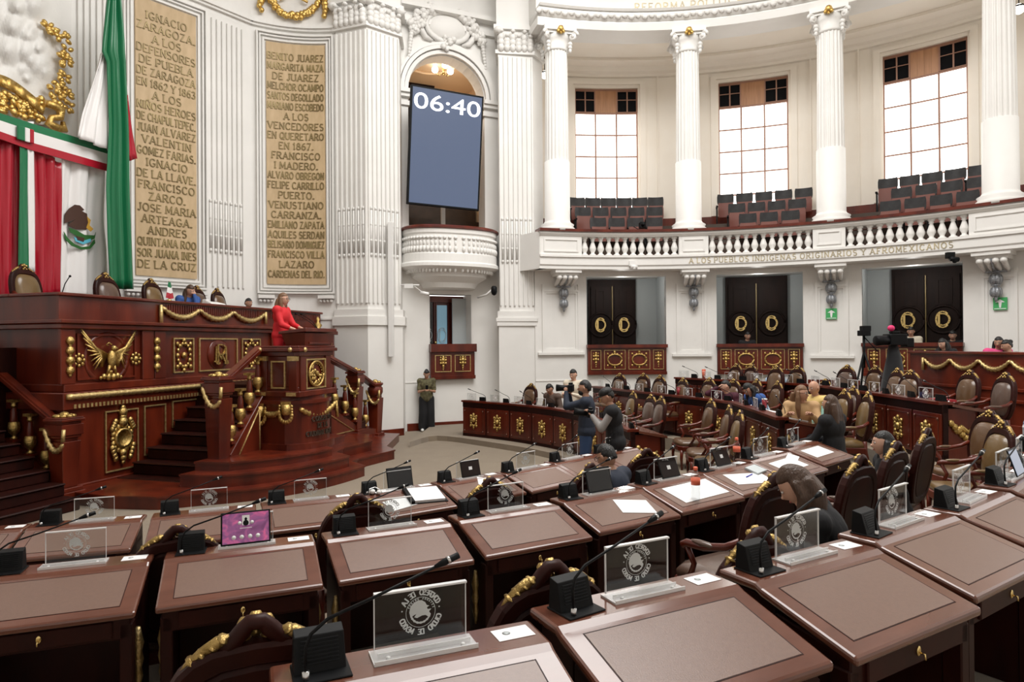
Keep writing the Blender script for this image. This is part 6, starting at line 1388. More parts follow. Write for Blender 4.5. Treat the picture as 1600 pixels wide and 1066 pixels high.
# bottles
def bottle(M, label, s=1.0, lab='bottle_label', cap='bottle_label'):
    t = thing('water_bottle', label, 'bottle', M=M @ Matrix.Diagonal((s, s, s, 1))); t['_o'] = [0, 0, 0]
    q = MB(); q.lathe([(.028, 0), (.034, .01), (.031, .03), (.034, .05), (.031, .07), (.034, .1), (.034, .17), (.03, .19), (.016, .215), (.013, .225)], 16); part(q, 'bottle_body', 'bottle_clear', t)
    q = MB(); q.lathe([(.0345, .115), (.0345, .165)], 16); part(q, 'label', lab, t); q = MB(); q.lathe([(.015, .222), (.016, .226), (.016, .245), (.012, .248)], 14); part(q, 'cap', cap, t)
bottle(on('B', 5, -.12, -.2, 0) @ Matrix.Rotation(-atan2(.115, .4), 4, 'X'), 'clear water bottle with an orange label on the white sheet, larger one', 1.15)
bottle(on('B', 6, .25, .2), 'clear water bottle with an orange label, smaller one behind the printed sheet', 1.1)
def cup(M, label, m, r=.04, h=.1, lid=None):
    t = thing('cup', label, 'cup', M=M); t['_o'] = [0, 0, 0]; q = MB(); q.lathe([(r*.75, 0), (r, h), (r*.92, h), (r*.7, .01)], 16); part(q, 'cup_wall', m, t)
    q = MB(); q.lathe([(r*1.04, h-.004), (r*1.04, h+.006), (r*.8, h+.012)], 16); part(q, 'lid', lid or m, t)
cup(DM_[('A', 6)] @ TR(.33, .1, .8), 'white paper cup on the seventh desk of the nearest row', 'cup_white', .055, .13)
def onb(R, k, x, y=0): pp, nn, ang, z = R[k]; return Matrix.Translation((pp.x, pp.y, z)) @ Matrix.Rotation(ang, 4, 'Z') @ TR(x, -.1+y, 0)
cup(onb(R2, 3, -.3, -.1), 'dark red tumbler at the left of the middle curved bench', 'cup_red', .045, .17); cup(onb(R2, 7, .35, -.2), 'dark red tumbler beside the woman in the beige jacket', 'cup_red', .045, .15, 'cup_white'); cup(onb(R3, 1, .3, -.1), 'bright red bottle-shaped tumbler on the rear curved bench', 'bottle_label', .045, .22)
t = MB(); t.box(-.17, .17, 0, .01, 0, .24); o = t.build('blue_sign', 'screen'); o.matrix_world = DM_[('A', 7)] @ TR(.0, .2, .8, rx=-.2); tag(o, 'blue and white printed sign on the last desk at the right edge', 'sign')
for (R, k, x, lab) in ((R2, 8, .0, 'white papers under the hands of the woman in beige'), (R2, 7, .1, 'white papers left of the woman in beige'), (R2, 4, .1, 'white papers before the woman in maroon'), (R3, 3, .1, 'white pages before the grey-haired person')):
    t = MB(); t.box(-.2, .2, -.15, .13, 0, .006); o = t.build('paper_sheet', 'paper'); pp, nn, ang, z = R[k]; o.matrix_world = Matrix.Translation((pp.x, pp.y, z-.035)) @ Matrix.Rotation(ang, 4, 'Z') @ TR(x, -.36, 0, rx=radians(10)); tag(o, lab, 'paper')
t = MB(); t.box(-.16, .16, -.1, .1, 0, .03); o = t.build('red_folder', 'red_satin'); o.matrix_world = onb(R3, 10, .1, -.2); tag(o, 'red folder at the near end of the rear curved bench', 'folder')
# on the presidium
def ond(px, py, u, z=None):
    v, zz = Dz(px, py, u); return Vector((u, v, zz))
t = dais('telephone', 'grey-white desk telephone on the presidium ledge', 'telephone', (0, 0, 0)); p = ond(333, 467, -9.5); v = p.y
q = MB(); q.hexa([(-9.6, v-.2, 3.13), (-9.35, v-.2, 3.13), (-9.35, v+.2, 3.13), (-9.6, v+.2, 3.13)], [(-9.58, v-.2, 3.2), (-9.4, v-.2, 3.16), (-9.4, v+.2, 3.16), (-9.58, v+.2, 3.2)]); part(q, 'base', 'light_strip', t); q = MB(); q.box(-9.6, -9.5, v-.19, v-.1, 3.19, 3.23); part(q, 'handset', 'light_strip', t, bevel=.01)
t = dais('presidium_microphone', 'thin black gooseneck microphone at the left end of the presidium desk', 'microphone', (0, 0, 0)); p = ond(97, 455, -9.7)
q = MB(); q.box(p.x-.05, p.x+.05, p.y-.05, p.y+.05, 3.13, 3.15); q.tube([(p.x, p.y, 3.15), (p.x, p.y+.05, 3.3), (p.x-.02, p.y+.14, 3.42)], .008, 5); q.ell((p.x-.02, p.y+.15, 3.43), (.018, .02, .02), 6, 5); part(q, 'gooseneck', 'black_plastic', t)
t = dais('table_flag', 'small Mexican table flag in front of the woman in blue', 'flag', (0, 0, 0)); p = ond(264, 463, -9.45)
q = MB(); q.tube([(p.x, p.y, 3.13), (p.x, p.y, 3.5)], .008, 5); q.lathe([(.05, 3.13), (.04, 3.16), (.01, 3.17)], 10, TR(p.x, p.y, 0)); part(q, 'staff', 'brass', t)
for k, (m, nm) in enumerate((('green_satin', 'green_third'), ('white_satin', 'white_third'), ('red_satin', 'red_third'))):
    q = MB(); z1, z0 = 3.49-.1*k, 3.49-.1*(k+1); y0 = lambda z: p.y-.02+(3.49-z)*-.2; y1 = lambda z: p.y+.03+(3.49-z)*.25
    q.add([(p.x+.01, y0(z0), z0), (p.x+.03, (y0(z0)+y1(z0))/2, z0-.02), (p.x+.01, y1(z0), z0), (p.x+.01, y1(z1), z1), (p.x+.03, (y0(z1)+y1(z1))/2, z1-.02), (p.x+.01, y0(z1), z1)], [(0, 1, 4, 5), (1, 2, 3, 4)]); o = part(q, nm, m, t); o.modifiers.new('t', 'SOLIDIFY').thickness = .006
# wall cameras
def wallcam(px, py, M, label, m, s=1):
    t = thing('security_camera', label, 'camera', M=M); t['_o'] = [0, 0, 0]; return t
p = PY(640, 446, 16.6); t = thing('security_camera', 'white bullet camera on an arm on the fluted pier', 'camera', loc=tuple(p)); t['_o'] = [0, 0, 0]
q = MB(); q.tube([(-.35, .1, .02), (.25, -.05, 0)], .02, 6); q.box(-.12, .1, -.1, .08, -.08, .03); q.tube([(.1, 0, 0), (.3, -.1, -.16), (.5, -.1, -.2)], .012, 5); part(q, 'arm', 'light_strip', t); q = MB(); q.tube([(.3, -.1, -.2), (.5, -.15, -.24)], [.05, .04], 8); part(q, 'camera_head', 'light_strip', t)
p = PY(772, 453, 17.3); t = thing('security_camera', 'black dome camera on a white arm left of the right pier', 'camera', loc=tuple(p)); t['_o'] = [0, 0, 0]
q = MB(); q.tube([(-.45, .3, -.18), (-.2, .1, -.12), (0, 0, .05)], .03, 6); part(q, 'arm', 'light_strip', t); q = MB(); q.lathe([(.05, .1), (.08, .06), (.08, -.06), (.06, -.12), (.02, -.15)], 12); part(q, 'camera_head', 'black_plastic', t)
for x, y, m, lab in ((990, 416, 'light_strip', 'white camera under the balcony edge above the first booth'), (1487, 404, 'black_plastic', 'black camera under the balcony edge above the right-hand booth')):
    p = PR(x, y, 9.6); t = thing('security_camera', lab, 'camera', loc=tuple(p)); t['_o'] = [0, 0, 0]
    q = MB(); q.box(-.12, .05, -.05, .05, 0, .14); q.tube([(0, 0, .02), (.05, -.1, -.05)], .03, 6); part(q, 'bracket', m, t); q = MB(); q.tube([(-.1, -.1, -.02), (.08, -.1, -.04)], .055, 10); q.ell((0, -.1, -.07), (.055, .055, .05), 8, 6); part(q, 'camera_head', m if m != 'light_strip' else 'light_strip', t)
# small camera and tripod on the gallery
def tripod(px, py_top, py_foot, base, label, s=1.0, head='camera'):
    t = thing('tripod', label, 'tripod', loc=tuple(base)); t['_o'] = [0, 0, 0]; return t
p = PR(1003, 362, 10.2); t = thing('gallery_camera', 'black video camera on a small tripod among the gallery seats', 'camera', loc=(p.x, p.y, 4.5)); t['_o'] = [0, 0, 0]
q = MB()
for k in range(3): a = k*2.1+.4; q.tube([(0, 0, .95), (.25*cos(a), .25*sin(a), 0)], .02, 5)
q.tube([(0, 0, .9), (-.25, -.1, 1.02)], .012, 5); part(q, 'tripod', 'black_plastic', t); q = MB(); q.box(-.07, .07, -.15, .1, .98, 1.14); q.tube([(0, -.15, 1.06), (0, -.25, 1.06)], .05, 10); part(q, 'camera_body', 'black_plastic', t)
# tripod and covered video camera by the white pier
p = P(1352, 592, .62); p = Vector((7.55, 14.0, .62)); b = PY(1350, 525, 14.3); fz = .62
t = thing('tripod', 'black photo tripod with a small camera before the white pier', 'tripod', loc=(b.x, b.y, fz)); t['_o'] = [0, 0, 0]; H = b.z-fz
q = MB()
for k, (dx, dy) in enumerate(((-.42, -.1), (.42, -.1), (.05, .35))): q.tube([(0, 0, H-.35), (dx, dy, 0)], [.025, .015], 6)
q.tube([(0, 0, H-.7), (0, 0, H)], .022, 6); q.tube([(0, 0, H-.02), (.22, -.15, H-.35)], .012, 5); part(q, 'legs', 'black_plastic', t); q = MB(); q.box(-.1, .1, -.1, .1, H, H+.12); q.box(-.06, .12, -.08, .08, H+.1, H+.22); part(q, 'camera_body', 'black_plastic', t, bevel=.01)
b = PY(1395, 530, 12.6)
t = thing('video_camera', 'large professional video camera on a tripod wrapped in black cloth with a pink windshield', 'camera', loc=(b.x, b.y, fz)); t['_o'] = [0, 0, 0]; H = b.z-fz
q = MB(); q.box(-.12, .2, -.15, .15, H-.12, H+.1); q.box(.2, .36, -.1, .1, H-.16, H+.02); q.tube([(-.12, -.05, H-.02), (-.38, -.08, H-.03)], [.09, .1], 12); q.box(-.05, .12, -.05, .05, H+.1, H+.16); part(q, 'camera_body', 'black_plastic', t, bevel=.015)
q = MB(); q.ell((-.06, -.05, H+.21), (.07, .06, .06), 8, 6); part(q, 'windshield', 'pink', t)
q = MB(); q.tube([(0, 0, H-.12), (.02, 0, H-.35), (.0, 0, H-.8), (-.02, 0, .1)], [.08, .13, .2, .3], 10); part(q, 'black_cloth', 'black_cloth', t)
# ================================================================== PEOPLE
for n_, c_, r_ in (('skin', (.50, .27, .18), .5), ('skin_light', (.60, .35, .25), .5), ('skin_dark', (.42, .22, .14), .5), ('hair_black', (.008, .007, .007), .45), ('hair_brown', (.06, .028, .014), .45), ('hair_light', (.17, .085, .04), .45), ('hair_grey', (.28, .28, .29), .6),
                   ('cloth_red', (.62, .012, .02), .7), ('cloth_navy', (.012, .018, .035), .8), ('cloth_blue', (.03, .09, .30), .75), ('cloth_black', (.008, .008, .01), .85), ('cloth_grey', (.28, .26, .25), .8), ('cloth_beige', (.47, .29, .14), .8), ('denim', (.03, .06, .14), .85),
                   ('cloth_maroon', (.06, .008, .02), .8), ('cloth_lightblue', (.45, .60, .75), .8), ('cloth_pink', (.75, .08, .25), .8), ('cloth_teal', (.25, .45, .38), .8), ('cloth_yellow', (.70, .50, .18), .8), ('cloth_cream', (.65, .58, .46), .8), ('cloth_darkgrey', (.07, .075, .085), .85), ('cloth_brown', (.10, .065, .05), .8)):
    mat(n_, c_, r_, bump=(.7 if 'cloth' in n_ else .5) if 'cloth' in n_ or 'hair' in n_ else 0, bscale=9 if 'cloth' in n_ else 35, stretch=(1, 1, .4) if 'cloth' in n_ else (2.5, 2.5, .35))
mat('camouflage', (.16, .15, .07), .8, noise=16, col2=(.045, .03, .015), bump=.2, bscale=18)
mat('eye_white', (.75, .72, .7), .3); mat('eye_dark', (.02, .012, .01), .2); mat('lips', (.40, .10, .09), .5)
def remesh(mb, name, m, parent, vox, extra=None, smooth=3):
    me = mb.mesh('tmp'); o = bpy.data.objects.new('tmp', me); C.objects.link(o)
    r = o.modifiers.new('r', 'REMESH'); r.mode = 'VOXEL'; r.voxel_size = vox; r.use_smooth_shade = True
    s = o.modifiers.new('s', 'SMOOTH'); s.iterations = smooth; s.factor = .6
    dg = bpy.context.evaluated_depsgraph_get(); ev = bpy.data.meshes.new_from_object(o.evaluated_get(dg)); bpy.data.objects.remove(o); bpy.data.meshes.remove(me)
    if extra is not None:
        q = MB(); q.v = [tuple(v.co) for v in ev.vertices]; q.f = [tuple(p.vertices) for p in ev.polygons]; q.s = [True]*len(q.f); q.add(extra.v, extra.f, True); ev = q.mesh(name)
    ev.name = name; ev.materials.clear(); ev.materials.append(MAT[m]); ev.polygons.foreach_set('use_smooth', [True]*len(ev.polygons))
    ob = bpy.data.objects.new(name, ev); C.objects.link(ob); ob.parent = parent; return ob
def limb(mb, pts, rs):
    n = 0
    for i in range(len(pts)-1):
        mb.tube([pts[i], pts[i+1]], [rs[i], rs[i+1]], 12)
    for p, r in zip(pts, rs): mb.ell(p, r, 12, 8)
def ik(a, b, l1, l2, hint):
    a, b = Vector(a), Vector(b); d = b-a; D = min(d.length, (l1+l2)*.985); dn = d.normalized(); x = (l1*l1-l2*l2+D*D)/(2*D); h = sqrt(max(0, l1*l1-x*x))
    hv = Vector(hint); hv = (hv-dn*hv.dot(dn)).normalized(); return a+dn*x+hv*h, a+dn*D
def hand(mb, wrist, dirn, side, curl=.5, palm=(0, 0, -1), s=1.0):
    y = Vector(dirn).normalized(); pz = Vector(palm); pz = (pz-y*pz.dot(y)).normalized(); x = y.cross(pz)*-1*side
    w = Vector(wrist); f = lambda a, b, c: w+x*a*s+y*b*s-pz*c*s*-1
    R = Matrix((x, y, pz)).transposed()
    mb.ell(f(0, .05, 0), (.04*s, .055*s, .017*s), 10, 8, None, True, R)
    for k, (ox, L) in enumerate(((-.028, .062), (-.010, .075), (.009, .07), (.027, .055))):
        a = f(ox, .085, 0); b = f(ox*1.12, .085+L*.45, .012*curl*2); c = f(ox*1.15, .085+L*(.45+.4*(1-curl*.6)), .05*curl+.01); mb.tube([a, b, c], [.0095*s, .009*s, .007*s], 8); mb.ell(c, .007*s, 6, 5); mb.ell(b, .009*s, 6, 5)
    a, b, c = f(-.03, .02, .0), f(-.055, .05, .015), f(-.05, .08, .03); mb.tube([a, b, c], [.013*s, .011*s, .008*s], 8); mb.ell(c, .008*s, 6, 5)
def head_mesh(c, R):
    q = MB(); nu, nv = 24, 18; vs = []; fs = []
    for j in range(nv+1):
        th = pi*j/nv
        for i in range(nu):
            ph = 2*pi*i/nu; x, y, z = .075*sin(th)*cos(ph), .094*sin(th)*sin(ph), .115*cos(th)
            if z < 0: k = 1-.28*(-z/.115)**1.6; x *= k; y = y*(1-.08*(-z/.115)) + .012*(-z/.115)
            if y > .04:
                if abs(x) < .02 and -.035 < z < .03: y += .02*max(0, 1-abs(x)/.022)*max(0, min(1, (.03-z)/.05))
                for ex in (-.03, .03):
                    d = ((x-ex)/.018)**2+((z-.018)/.014)**2
                    if d < 1.5: y -= .008*math.exp(-d)
                if -.06 < z < -.04 and abs(x) < .025: y += .004
            vs.append(Vector(c)+R @ Vector((x, y, z)))
    for j in range(nv):
        for i in range(nu):
            k = (i+1) % nu; fs.append((j*nu+i, (j+1)*nu+i, (j+1)*nu+k, j*nu+k))
    q.add(vs, fs, True)
    for s in (-1, 1): q.ell(Vector(c)+R @ Vector((s*.077, -.002, .0)), (.012, .02, .03), 8, 6, None, True, R)
    q.ell(Vector(c)+R @ Vector((0, .104, -.012)), (.013, .014, .012), 8, 6, None, True, R); return q
def person(label, pos, head_to, stand=True, lean=0, hy=0, hp=0, LH=None, RH=None, skin='skin', top='cloth_grey', bottom='cloth_black', hair='short', hairm='hair_black', sleeves='long', s=1.0, vest=None, glasses=False, shoes='cloth_black', seat=.46, wide=1.0, vox=.017, group=None, curl=.5, sleevem=None):
    t = thing('person', label, 'person', M=Matrix.Translation(pos) @ Matrix.Rotation(head_to, 4, 'Z') @ Matrix.Diagonal((s, s, s, 1)))
    hz = .90 if stand else seat+.09
    pel = Vector((0, 0, hz)); L = Matrix.Rotation(-lean, 3, 'X'); up = lambda x, y, z: pel+L @ Vector((x, y, z))
    waist, chest, neck, hc = up(0, 0, .16), up(0, .0, .36), up(0, .0, .52), up(0, .02, .66)
    HR = Matrix.Rotation(-lean*.5-hp, 3, 'X'); HR = Matrix.Rotation(hy, 3, 'Z') @ HR; hc = neck+Vector((0, 0, 0))+(Matrix.Rotation(-lean*.6-hp*.5, 3, 'X') @ Vector((0, .022, .135)))
    sh = [up(-.175, 0, .455), up(.175, 0, .455)]
    hip = [pel+Vector((-.09, 0, -.02)), pel+Vector((.09, 0, -.02))]
    if stand: knee = [Vector((-.10, .02, .49)), Vector((.10, .03, .49))]; ank = [Vector((-.11, -.01, .09)), Vector((.12, .0, .09))]
    else: knee = [Vector((-.12, .43, hz+.0)), Vector((.12, .43, hz+.0))]; ank = [Vector((-.12, .40, .09)), Vector((.12, .42, .09))]
    LH = LH or (Vector((-.24, .08, hz-.05)) if stand else Vector((-.16, .38, hz+.14))); RH = RH or (Vector((.24, .08, hz-.05)) if stand else Vector((.16, .38, hz+.14)))
    arms = []
    for sd, S_, Hd in ((-1, sh[0], LH), (1, sh[1], RH)):
        e, w = ik(S_, Hd, .29, .25, (sd*.5, -.5, -.8)); arms.append((S_, e, w))
    b = MB(); R3 = L
    def torso(q, k=0):
        q.ell(pel, (.165*wide+k, .12+k, .12+k), 14, 10, None, True, R3); q.ell(waist, (.14*wide+k, .105+k, .14+k), 14, 10, None, True, R3); q.ell(chest, (.165*wide+k, .115+k, .16+k), 14, 10, None, True, R3)
        q.tube([sh[0], sh[1]], .06+k, 12); q.ell(sh[0], .068+k, 10, 8); q.ell(sh[1], .068+k, 10, 8)
    torso(b)
    limb(b, [neck-(neck-chest)*.25, hc-Vector((0, 0, .04))], [.062, .05])
    for S_, e, w in arms: limb(b, [S_, e, w], [.05, .04, .027])
    for h, k, a in zip(hip, knee, ank): limb(b, [h, k, a], [.085, .055, .04]); b.ell(a+Vector((0, .06, -.045)), (.04, .12, .04), 10, 8)
    ex = MB(); hm = head_mesh(hc, HR); ex.add(hm.v, hm.f, True)
    for sd, (S_, e, w) in zip((-1, 1), arms): hand(ex, w, (w-e), sd, curl)
    body = remesh(b, 'body', skin, t, vox, ex)
    # clothes
    q = MB(); torso(q, .022)
    if not stand: pass
    for S_, e, w in arms:
        if sleeves == 'long': limb(q, [S_, e, w-(w-e)*.06], [.067, .055, .04])
        elif sleeves == '34': limb(q, [S_, e, e.lerp(w, .5)], [.067, .058, .048])
        else: limb(q, [S_, S_.lerp(e, .75)], [.067, .06])
    if vest and sleeves == 'long':
        sv = MB()
        for S_, e, w in arms: limb(sv, [S_, e, w-(w-e)*.06], [.062, .055, .04])
        remesh(sv, 'sleeves', sleevem or top, t, vox); q = MB(); torso(q, .028); q.ell(waist-Vector((0, 0, .06)), (.165*wide, .13, .16), 14, 10, None, True, R3); remesh(q, 'vest', vest, t, vox)
        if glasses == 'open': pass
    else:
        q.ell(waist-Vector((0, 0, .06)), (.165*wide, .13, .15), 14, 10, None, True, R3); remesh(q, 'top', top, t, vox)
    q = MB(); q.ell(pel, (.178*wide, .135, .125), 14, 10)
    for h, k, a in zip(hip, knee, ank): limb(q, [h, k, a+Vector((0, 0, .02))], [.12, .115, .11] if 'wide black' in label else [.1, .078, .066 if bottom != 'denim' else .058])
    remesh(q, 'trousers', bottom, t, vox)
    q = MB()
    for a in ank: q.ell(a+Vector((0, .07, -.045)), (.048, .135, .045), 12, 8); q.ell(a+Vector((0, 0, -.03)), (.045, .06, .05), 10, 7)
    q.build('shoes', shoes, t)
    # hair
    q = MB(); nu, nv = 22, 14; vs = []; r0 = (.083, .102, .124) if hair == 'long' else (.080, .100, .121)
    if hair != 'bald':
        for j in range(nv+1):
            th = pi*j/nv
            for i in range(nu):
                ph = 2*pi*i/nu; x, y, z = r0[0]*sin(th)*cos(ph), r0[1]*sin(th)*sin(ph), r0[2]*cos(th)
                if (y > .02 and z < .048) or (y > -.03 and z < .0) or z < -.07: x, y, z = x*.7, y*.6-.02, z*.72
                rr = 1+.03*sin(ph*5+th*7); vs.append(hc+HR @ Vector((x*rr, y*rr-.008, z*rr+.008)))
        q.add(vs, [(j*nu+i, (j+1)*nu+i, (j+1)*nu+(i+1) % nu, j*nu+(i+1) % nu) for j in range(nv) for i in range(nu)], True)
        if hair in ('long', 'mid'):
            Lh = .30 if hair == 'long' else .16
            for sx in (-1, 1):
                p0 = hc+HR @ Vector((sx*.072, -.015, .03)); q.tube([p0, hc+HR @ Vector((sx*.088, .0, -.06)), hc+HR @ Vector((sx*.09, -.0, -.06))+Vector((0, 0, -Lh*.5)), hc+HR @ Vector((sx*.085, .01, -.06))+Vector((0, -.0, -Lh))], [.03, .036, .04, .018], 9)
            p0 = hc+HR @ Vector((0, -.07, .0)); b1 = hc+HR @ Vector((0, -.075, -.06))
            for sx in (-.05, 0, .05): q.tube([p0+Vector((sx*.8, 0, 0)), b1+Vector((sx, -.012, -.03)), b1+Vector((sx*1.2, -.03, -Lh*.6)), b1+Vector((sx*1.1, -.03, -Lh*1.05))], [.045, .05, .048, .02], 9)
        if hair == 'bun': q.ell(hc+HR @ Vector((0, -.09, .06)), .045, 10, 8)
        if hair == 'cap': q.ell(hc+HR @ Vector((0, -.005, .07)), (.088, .105, .07), 16, 10, None, True, HR); q.ell(hc+HR @ Vector((0, .11, .055)), (.06, .06, .012), 12, 6, None, True, HR)
        hob = remesh(q, 'hair', hairm, t, .011, smooth=4) if hair in ('long', 'mid') else q.build('hair', hairm, t)
    q = MB(); q2 = MB()
    for sx in (-1, 1): q.ell(hc+HR @ Vector((sx*.03, .083, .018)), (.013, .008, .008), 8, 6, None, True, HR); q2.ell(hc+HR @ Vector((sx*.03, .089, .018)), (.006, .004, .006), 8, 6, None, True, HR); q2.ell(hc+HR @ Vector((sx*.032, .09, .04)), (.018, .006, .004), 8, 4, None, True, HR)
    q.build('eyes', 'eye_white', t); q2.build('pupils_and_brows', 'eye_dark', t)
    q = MB(); q.ell(hc+HR @ Vector((0, .088, -.052)), (.022, .008, .008), 10, 6, None, True, HR); q.build('lips', 'lips', t)
    if glasses is True:
        q = MB()
        for sx in (-1, 1): q.tube([hc+HR @ Vector((sx*.032+.024*cos(k*pi/5), .103, .016+.019*sin(k*pi/5))) for k in range(11)], .0025, 5); q.tube([hc+HR @ Vector((sx*.056, .1, .02)), hc+HR @ Vector((sx*.08, .0, .015))], .0025, 5)
        q.build('glasses', 'black_plastic', t)
    return t, hc, arms
def at_px(px, py, Y, z=None): return PY(px, py, Y)
def floorpos(px, py, Y, fz): p = PY(px, py, Y); return Vector((p.x, p.y, fz))
def look(dx, dy): return atan2(dy, dx)-pi/2
# speaker
vs_ = VP0+.42; M0 = (DM @ Vector((Du(438, vs_), vs_, 1.6)))
person('woman in a red blouse with long brown hair and glasses speaking at the rostrum', M0, look(1, -.12), True, .06, 0, .05, Vector((-.1, .38, 1.02)), Vector((.16, .36, 1.0)), 'skin_light', 'cloth_red', 'cloth_red', 'long', 'hair_light', '34', .985, None, True, wide=1.12)
v = Dv(289, -10.5); z_ = Dz(289, 452, -10.5)[1]; M0 = DM @ Vector((-10.5, v, 2.3-.05))
person('woman in a blue jacket at the presidium looking down, hand at her chin', M0, look(1, -.75), False, .3, 0, .35, Vector((-.05, .30, 1.12)), Vector((.2, .42, .86)), 'skin_light', 'cloth_blue', 'cloth_navy', 'long', 'hair_brown', seat=.5)
v = Dv(385, -10.7); M0 = DM @ Vector((-10.7, v, 2.3)); zt = Dz(385, 464, -10.7)[1]
person('man with short black hair, only his head showing above the presidium desk', M0+Vector((0, 0, zt-2.3-1.36)), look(1, -.6), False, .1, 0, .1, skin='skin_dark', top='cloth_navy', hairm='hair_black', vox=.022)
p = P(667, 674, 0)
person('woman in a camouflage blouse and wide black trousers leaning on the wall with a phone', p, look(.15, -1), True, .02, 0, .45, Vector((-.07, .26, 1.12)), Vector((.07, .26, 1.12)), 'skin_dark', 'camouflage', 'cloth_black', 'bun', 'hair_black', 'short', .985, shoes='cup_white', wide=1.08)
ph = MB(); ph.box(-.035, .035, .30, .31, 1.12, 1.24); o = ph.build('mobile_phone', 'black_gloss'); o.matrix_world = Matrix.Translation(p) @ Matrix.Rotation(look(.15, -1), 4, 'Z'); tag(o, 'phone held by the woman leaning on the wall', 'phone')
def seated(label, px, py, Y, fz, dirv, **k):   # py = head centre
    p = PY(px, py, Y); seat = max(.2, min(.55, p.z-fz-.64-.0)) ; lean = k.get('lean', .15)
    hz = p.z-fz-.655*cos(lean*.8); seat = hz-.09; d = Vector((dirv[0], dirv[1])).normalized(); off_ = .655*sin(lean*.8)
    return person(label, Vector((p.x-d.x*off_, p.y-d.y*off_, fz)), look(*dirv), False, seat=max(.12, seat), **k)
seated('man in a grey suit and white shirt bent over the bench nearest the dais', 862, 606, 15.1, .12, (-.7, -.7), lean=.35, hp=.4, skin='skin_dark', top='cloth_brown', bottom='cloth_black')
pw = PY(897, 585, 14.2); person('young woman with tied dark hair in a cream jacket standing behind the photographers', Vector((pw.x, pw.y, pw.z-1.56)), look(-.5, -.8), True, .0, 0, .3, Vector((-.1, .3, 1.15)), Vector((.1, .3, 1.15)), 'skin_light', 'cloth_cream', 'cloth_black', 'short', 'hair_black', vox=.02)
def camera_in_hands(M, label, s=1.0):
    t = thing('photo_camera', label, 'camera', M=M @ Matrix.Diagonal((s, s, s, 1))); t['_o'] = [0, 0, 0]
    q = MB(); q.box(-.07, .07, -.03, .035, -.045, .045); q.box(-.028, .028, -.02, .03, .045, .07); part(q, 'camera_body', 'black_plastic', t, bevel=.006)
    q = MB(); q.tube([(0, .03, 0), (0, .12, 0), (0, .19, 0)], [.036, .038, .046], 14); part(q, 'lens', 'black_plastic', t); return t
h1 = look(-1, .25); pp = floorpos(916, 603, 10.25, 0)
t, hc, ar = person('bearded photographer in a navy jacket and jeans raising a camera to his eye', pp, h1, True, .0, 0, .05, Vector((-.05, .3, 1.5)), Vector((.07, .28, 1.46)), 'skin_dark', 'cloth_navy', 'denim', 'short', 'hair_black', s=1.03, wide=1.12)
bd = MB(); bd.ell(hc+Vector((0, .045, -.065)), (.062, .055, .052), 12, 8); bd.build('beard', 'hair_black', t)
camera_in_hands(Matrix.Translation(pp) @ Matrix.Rotation(h1, 4, 'Z') @ TR(.01, .24, 1.6), 'black photo camera held up by the photographer in the navy jacket', 1.25)
h2 = look(-1, .12); pp = floorpos(962, 613, 9.3, 0)
t, hc, ar = person('photographer in a black vest and grey shirt looking down at his camera', pp, h2, True, .12, 0, .4, Vector((-.06, .34, 1.28)), Vector((.1, .32, 1.22)), 'skin_dark', 'cloth_grey', 'cloth_black', 'cap', 'hair_black', s=1.0, vest='cloth_black', sleevem='cloth_grey', wide=1.12)
camera_in_hands(Matrix.Translation(pp) @ Matrix.Rotation(h2, 4, 'Z') @ TR(.02, .36, 1.3, rx=.1), 'black photo camera in the hands of the photographer in the black vest', 1.25)
seated('black-haired man in a dark blue jacket sitting in the third row', 956, 713, 6.2, 0, (-.75, .65), lean=.2, hp=.35, skin='skin_dark', top='cloth_navy', bottom='cloth_black', glasses=True)
seated('woman in a beige jacket with long brown hair and glasses turning from her papers', 1252, 614, 9.7, .37, (-.35, -.95), lean=.22, hy=1.0, LH=Vector((-.12, .45, .88)), RH=Vector((.2, .45, .88)), skin='skin', top='cloth_beige', bottom='cloth_black', hair='long', hairm='hair_light', glasses=True)
seated('bald man in a yellow and teal jacket leaning towards the woman in beige', 1275, 606, 10.4, .37, (-.9, -.4), lean=.1, hp=.2, skin='skin', top='cloth_yellow', bottom='cloth_black', hair='bald', vest='cloth_yellow', sleevem='cloth_teal')
seated('woman with long dark brown hair and black top sitting with her back to the camera', 1300, 632, 8.5, .37, (-.55, .8), lean=.05, top='cloth_black', bottom='denim', hair='long', hairm='hair_brown', wide=1.1)
seated('woman in maroon with dark hair resting her head on her hand at the middle bench', 1136, 603, 12.9, .37, (-.8, -.5), lean=.3, hy=-.5, RH=Vector((.1, .3, 1.05)), skin='skin_light', top='cloth_maroon', bottom='cloth_black', hair='short', hairm='hair_black', vox=.02)
seated('dark-haired woman in a blue vest over a pale shirt bent over the middle bench', 1176, 604, 11.8, .37, (-.9, -.25), lean=.55, hp=.5, skin='skin', top='cloth_lightblue', bottom='cloth_black', hair='mid', hairm='hair_black', vest='cloth_blue', sleevem='cloth_lightblue', vox=.02)
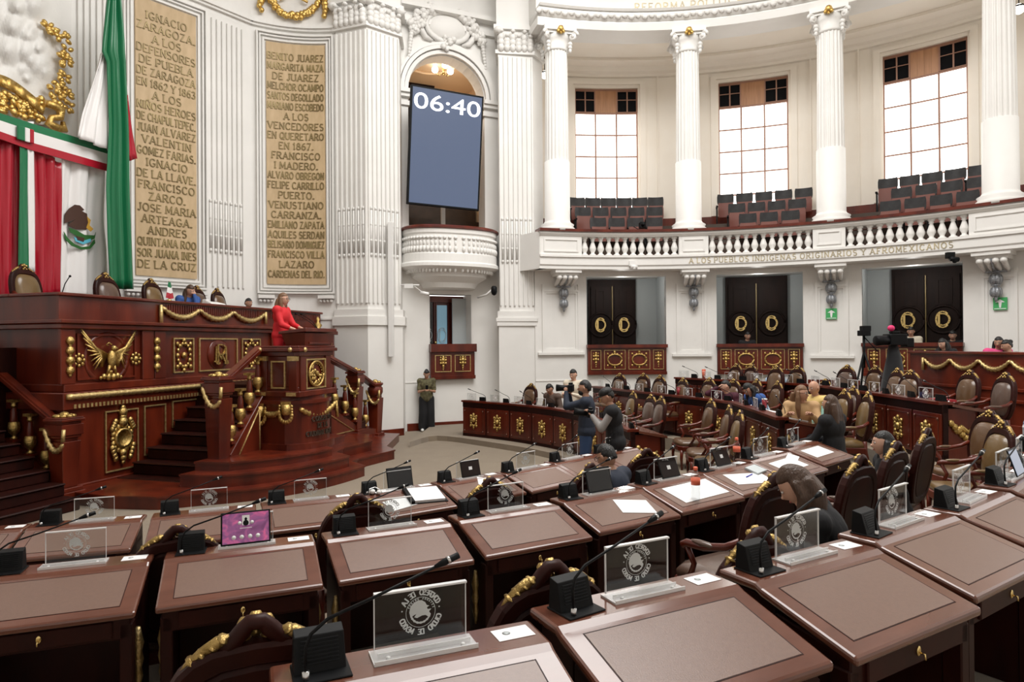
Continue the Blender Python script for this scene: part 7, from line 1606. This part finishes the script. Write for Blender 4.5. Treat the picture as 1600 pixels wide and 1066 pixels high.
seated('grey-haired person in a pale blue jacket bent over the rear bench', 1213, 581, 14.6, .62, (-.6, -.8), lean=.5, hp=.6, skin='skin', top='cloth_lightblue', bottom='cloth_black', hair='mid', hairm='hair_grey', vox=.022)
for x, y, R, dv, lab, tp in ((1166, 524, 11.3, (0, -1), 'person in a black sweatshirt with white print sitting in the middle booth', 'cloth_black'), (1424, 517, 11.2, (-.6, -.8), 'person in a cream shirt half hidden behind the video camera', 'cloth_cream'), (1489, 523, 11.3, (-.6, -.8), 'person with a dark fringe sitting in the right-hand booth', 'cloth_black')):
    p = PR(x, y, R); person(lab, Vector((p.x, p.y, p.z-1.22)), look(*dv), False, .12, 0, .2, skin='skin', top=tp, bottom='cloth_black', hair='short', vox=.024)
p = PY(1487, 534, 14.5); person('woman with long black hair and dark clothes leaning over the garlanded box', Vector((p.x, p.y, p.z-1.2)), look(-.9, -.3), False, .4, 0, .2, skin='skin_light', top='cloth_black', hair='long', vox=.022)
p = PY(1556, 533, 13.2); person('woman with black hair in a bright pink top behind the garlanded box', Vector((p.x, p.y, p.z-1.22)), look(-.3, -.9), False, .2, -.6, .2, skin='skin', top='cloth_pink', hair='mid', vox=.02)
p = PY(1586, 538, 12.9); person('woman with tied-up dark hair in grey beside the one in pink', Vector((p.x, p.y, p.z-1.22)), look(-.9, .1), False, .2, 0, .2, skin='skin', top='cloth_grey', hair='bun', vox=.02)
seated('woman with long straight brown hair in black leaning forward in the second row', 1268, 752, 3.75, FB, (-.8, .4), lean=.35, hp=.55, skin='skin_light', top='cloth_black', bottom='cloth_darkgrey', hair='long', hairm='hair_brown', vox=.014)
seated('woman with dark hair looking left, half hidden by the dark chair backs at the right', 1386, 693, 6.3, FB, (-.9, .2), lean=.15, skin='skin_light', top='cloth_black', hair='mid', hairm='hair_black', vox=.016)
# ------------------------------------------------------------------ chandelier light behind the arch, and unseen fill added to brighten the booths
pl = BF_ @ Vector((x_, 1.6, z_)) if False else None
for a_, b_ in OP: point('booth_fill', ring((a_+b_)/2, 10.9, 3.95), 16, .12, (1, .97, .92))
point('chandelier_lamp', BF_ @ Vector((bay(693, 112, 1.6)[0], 1.6, 9.3)), 45, .2, (1, .80, .6))
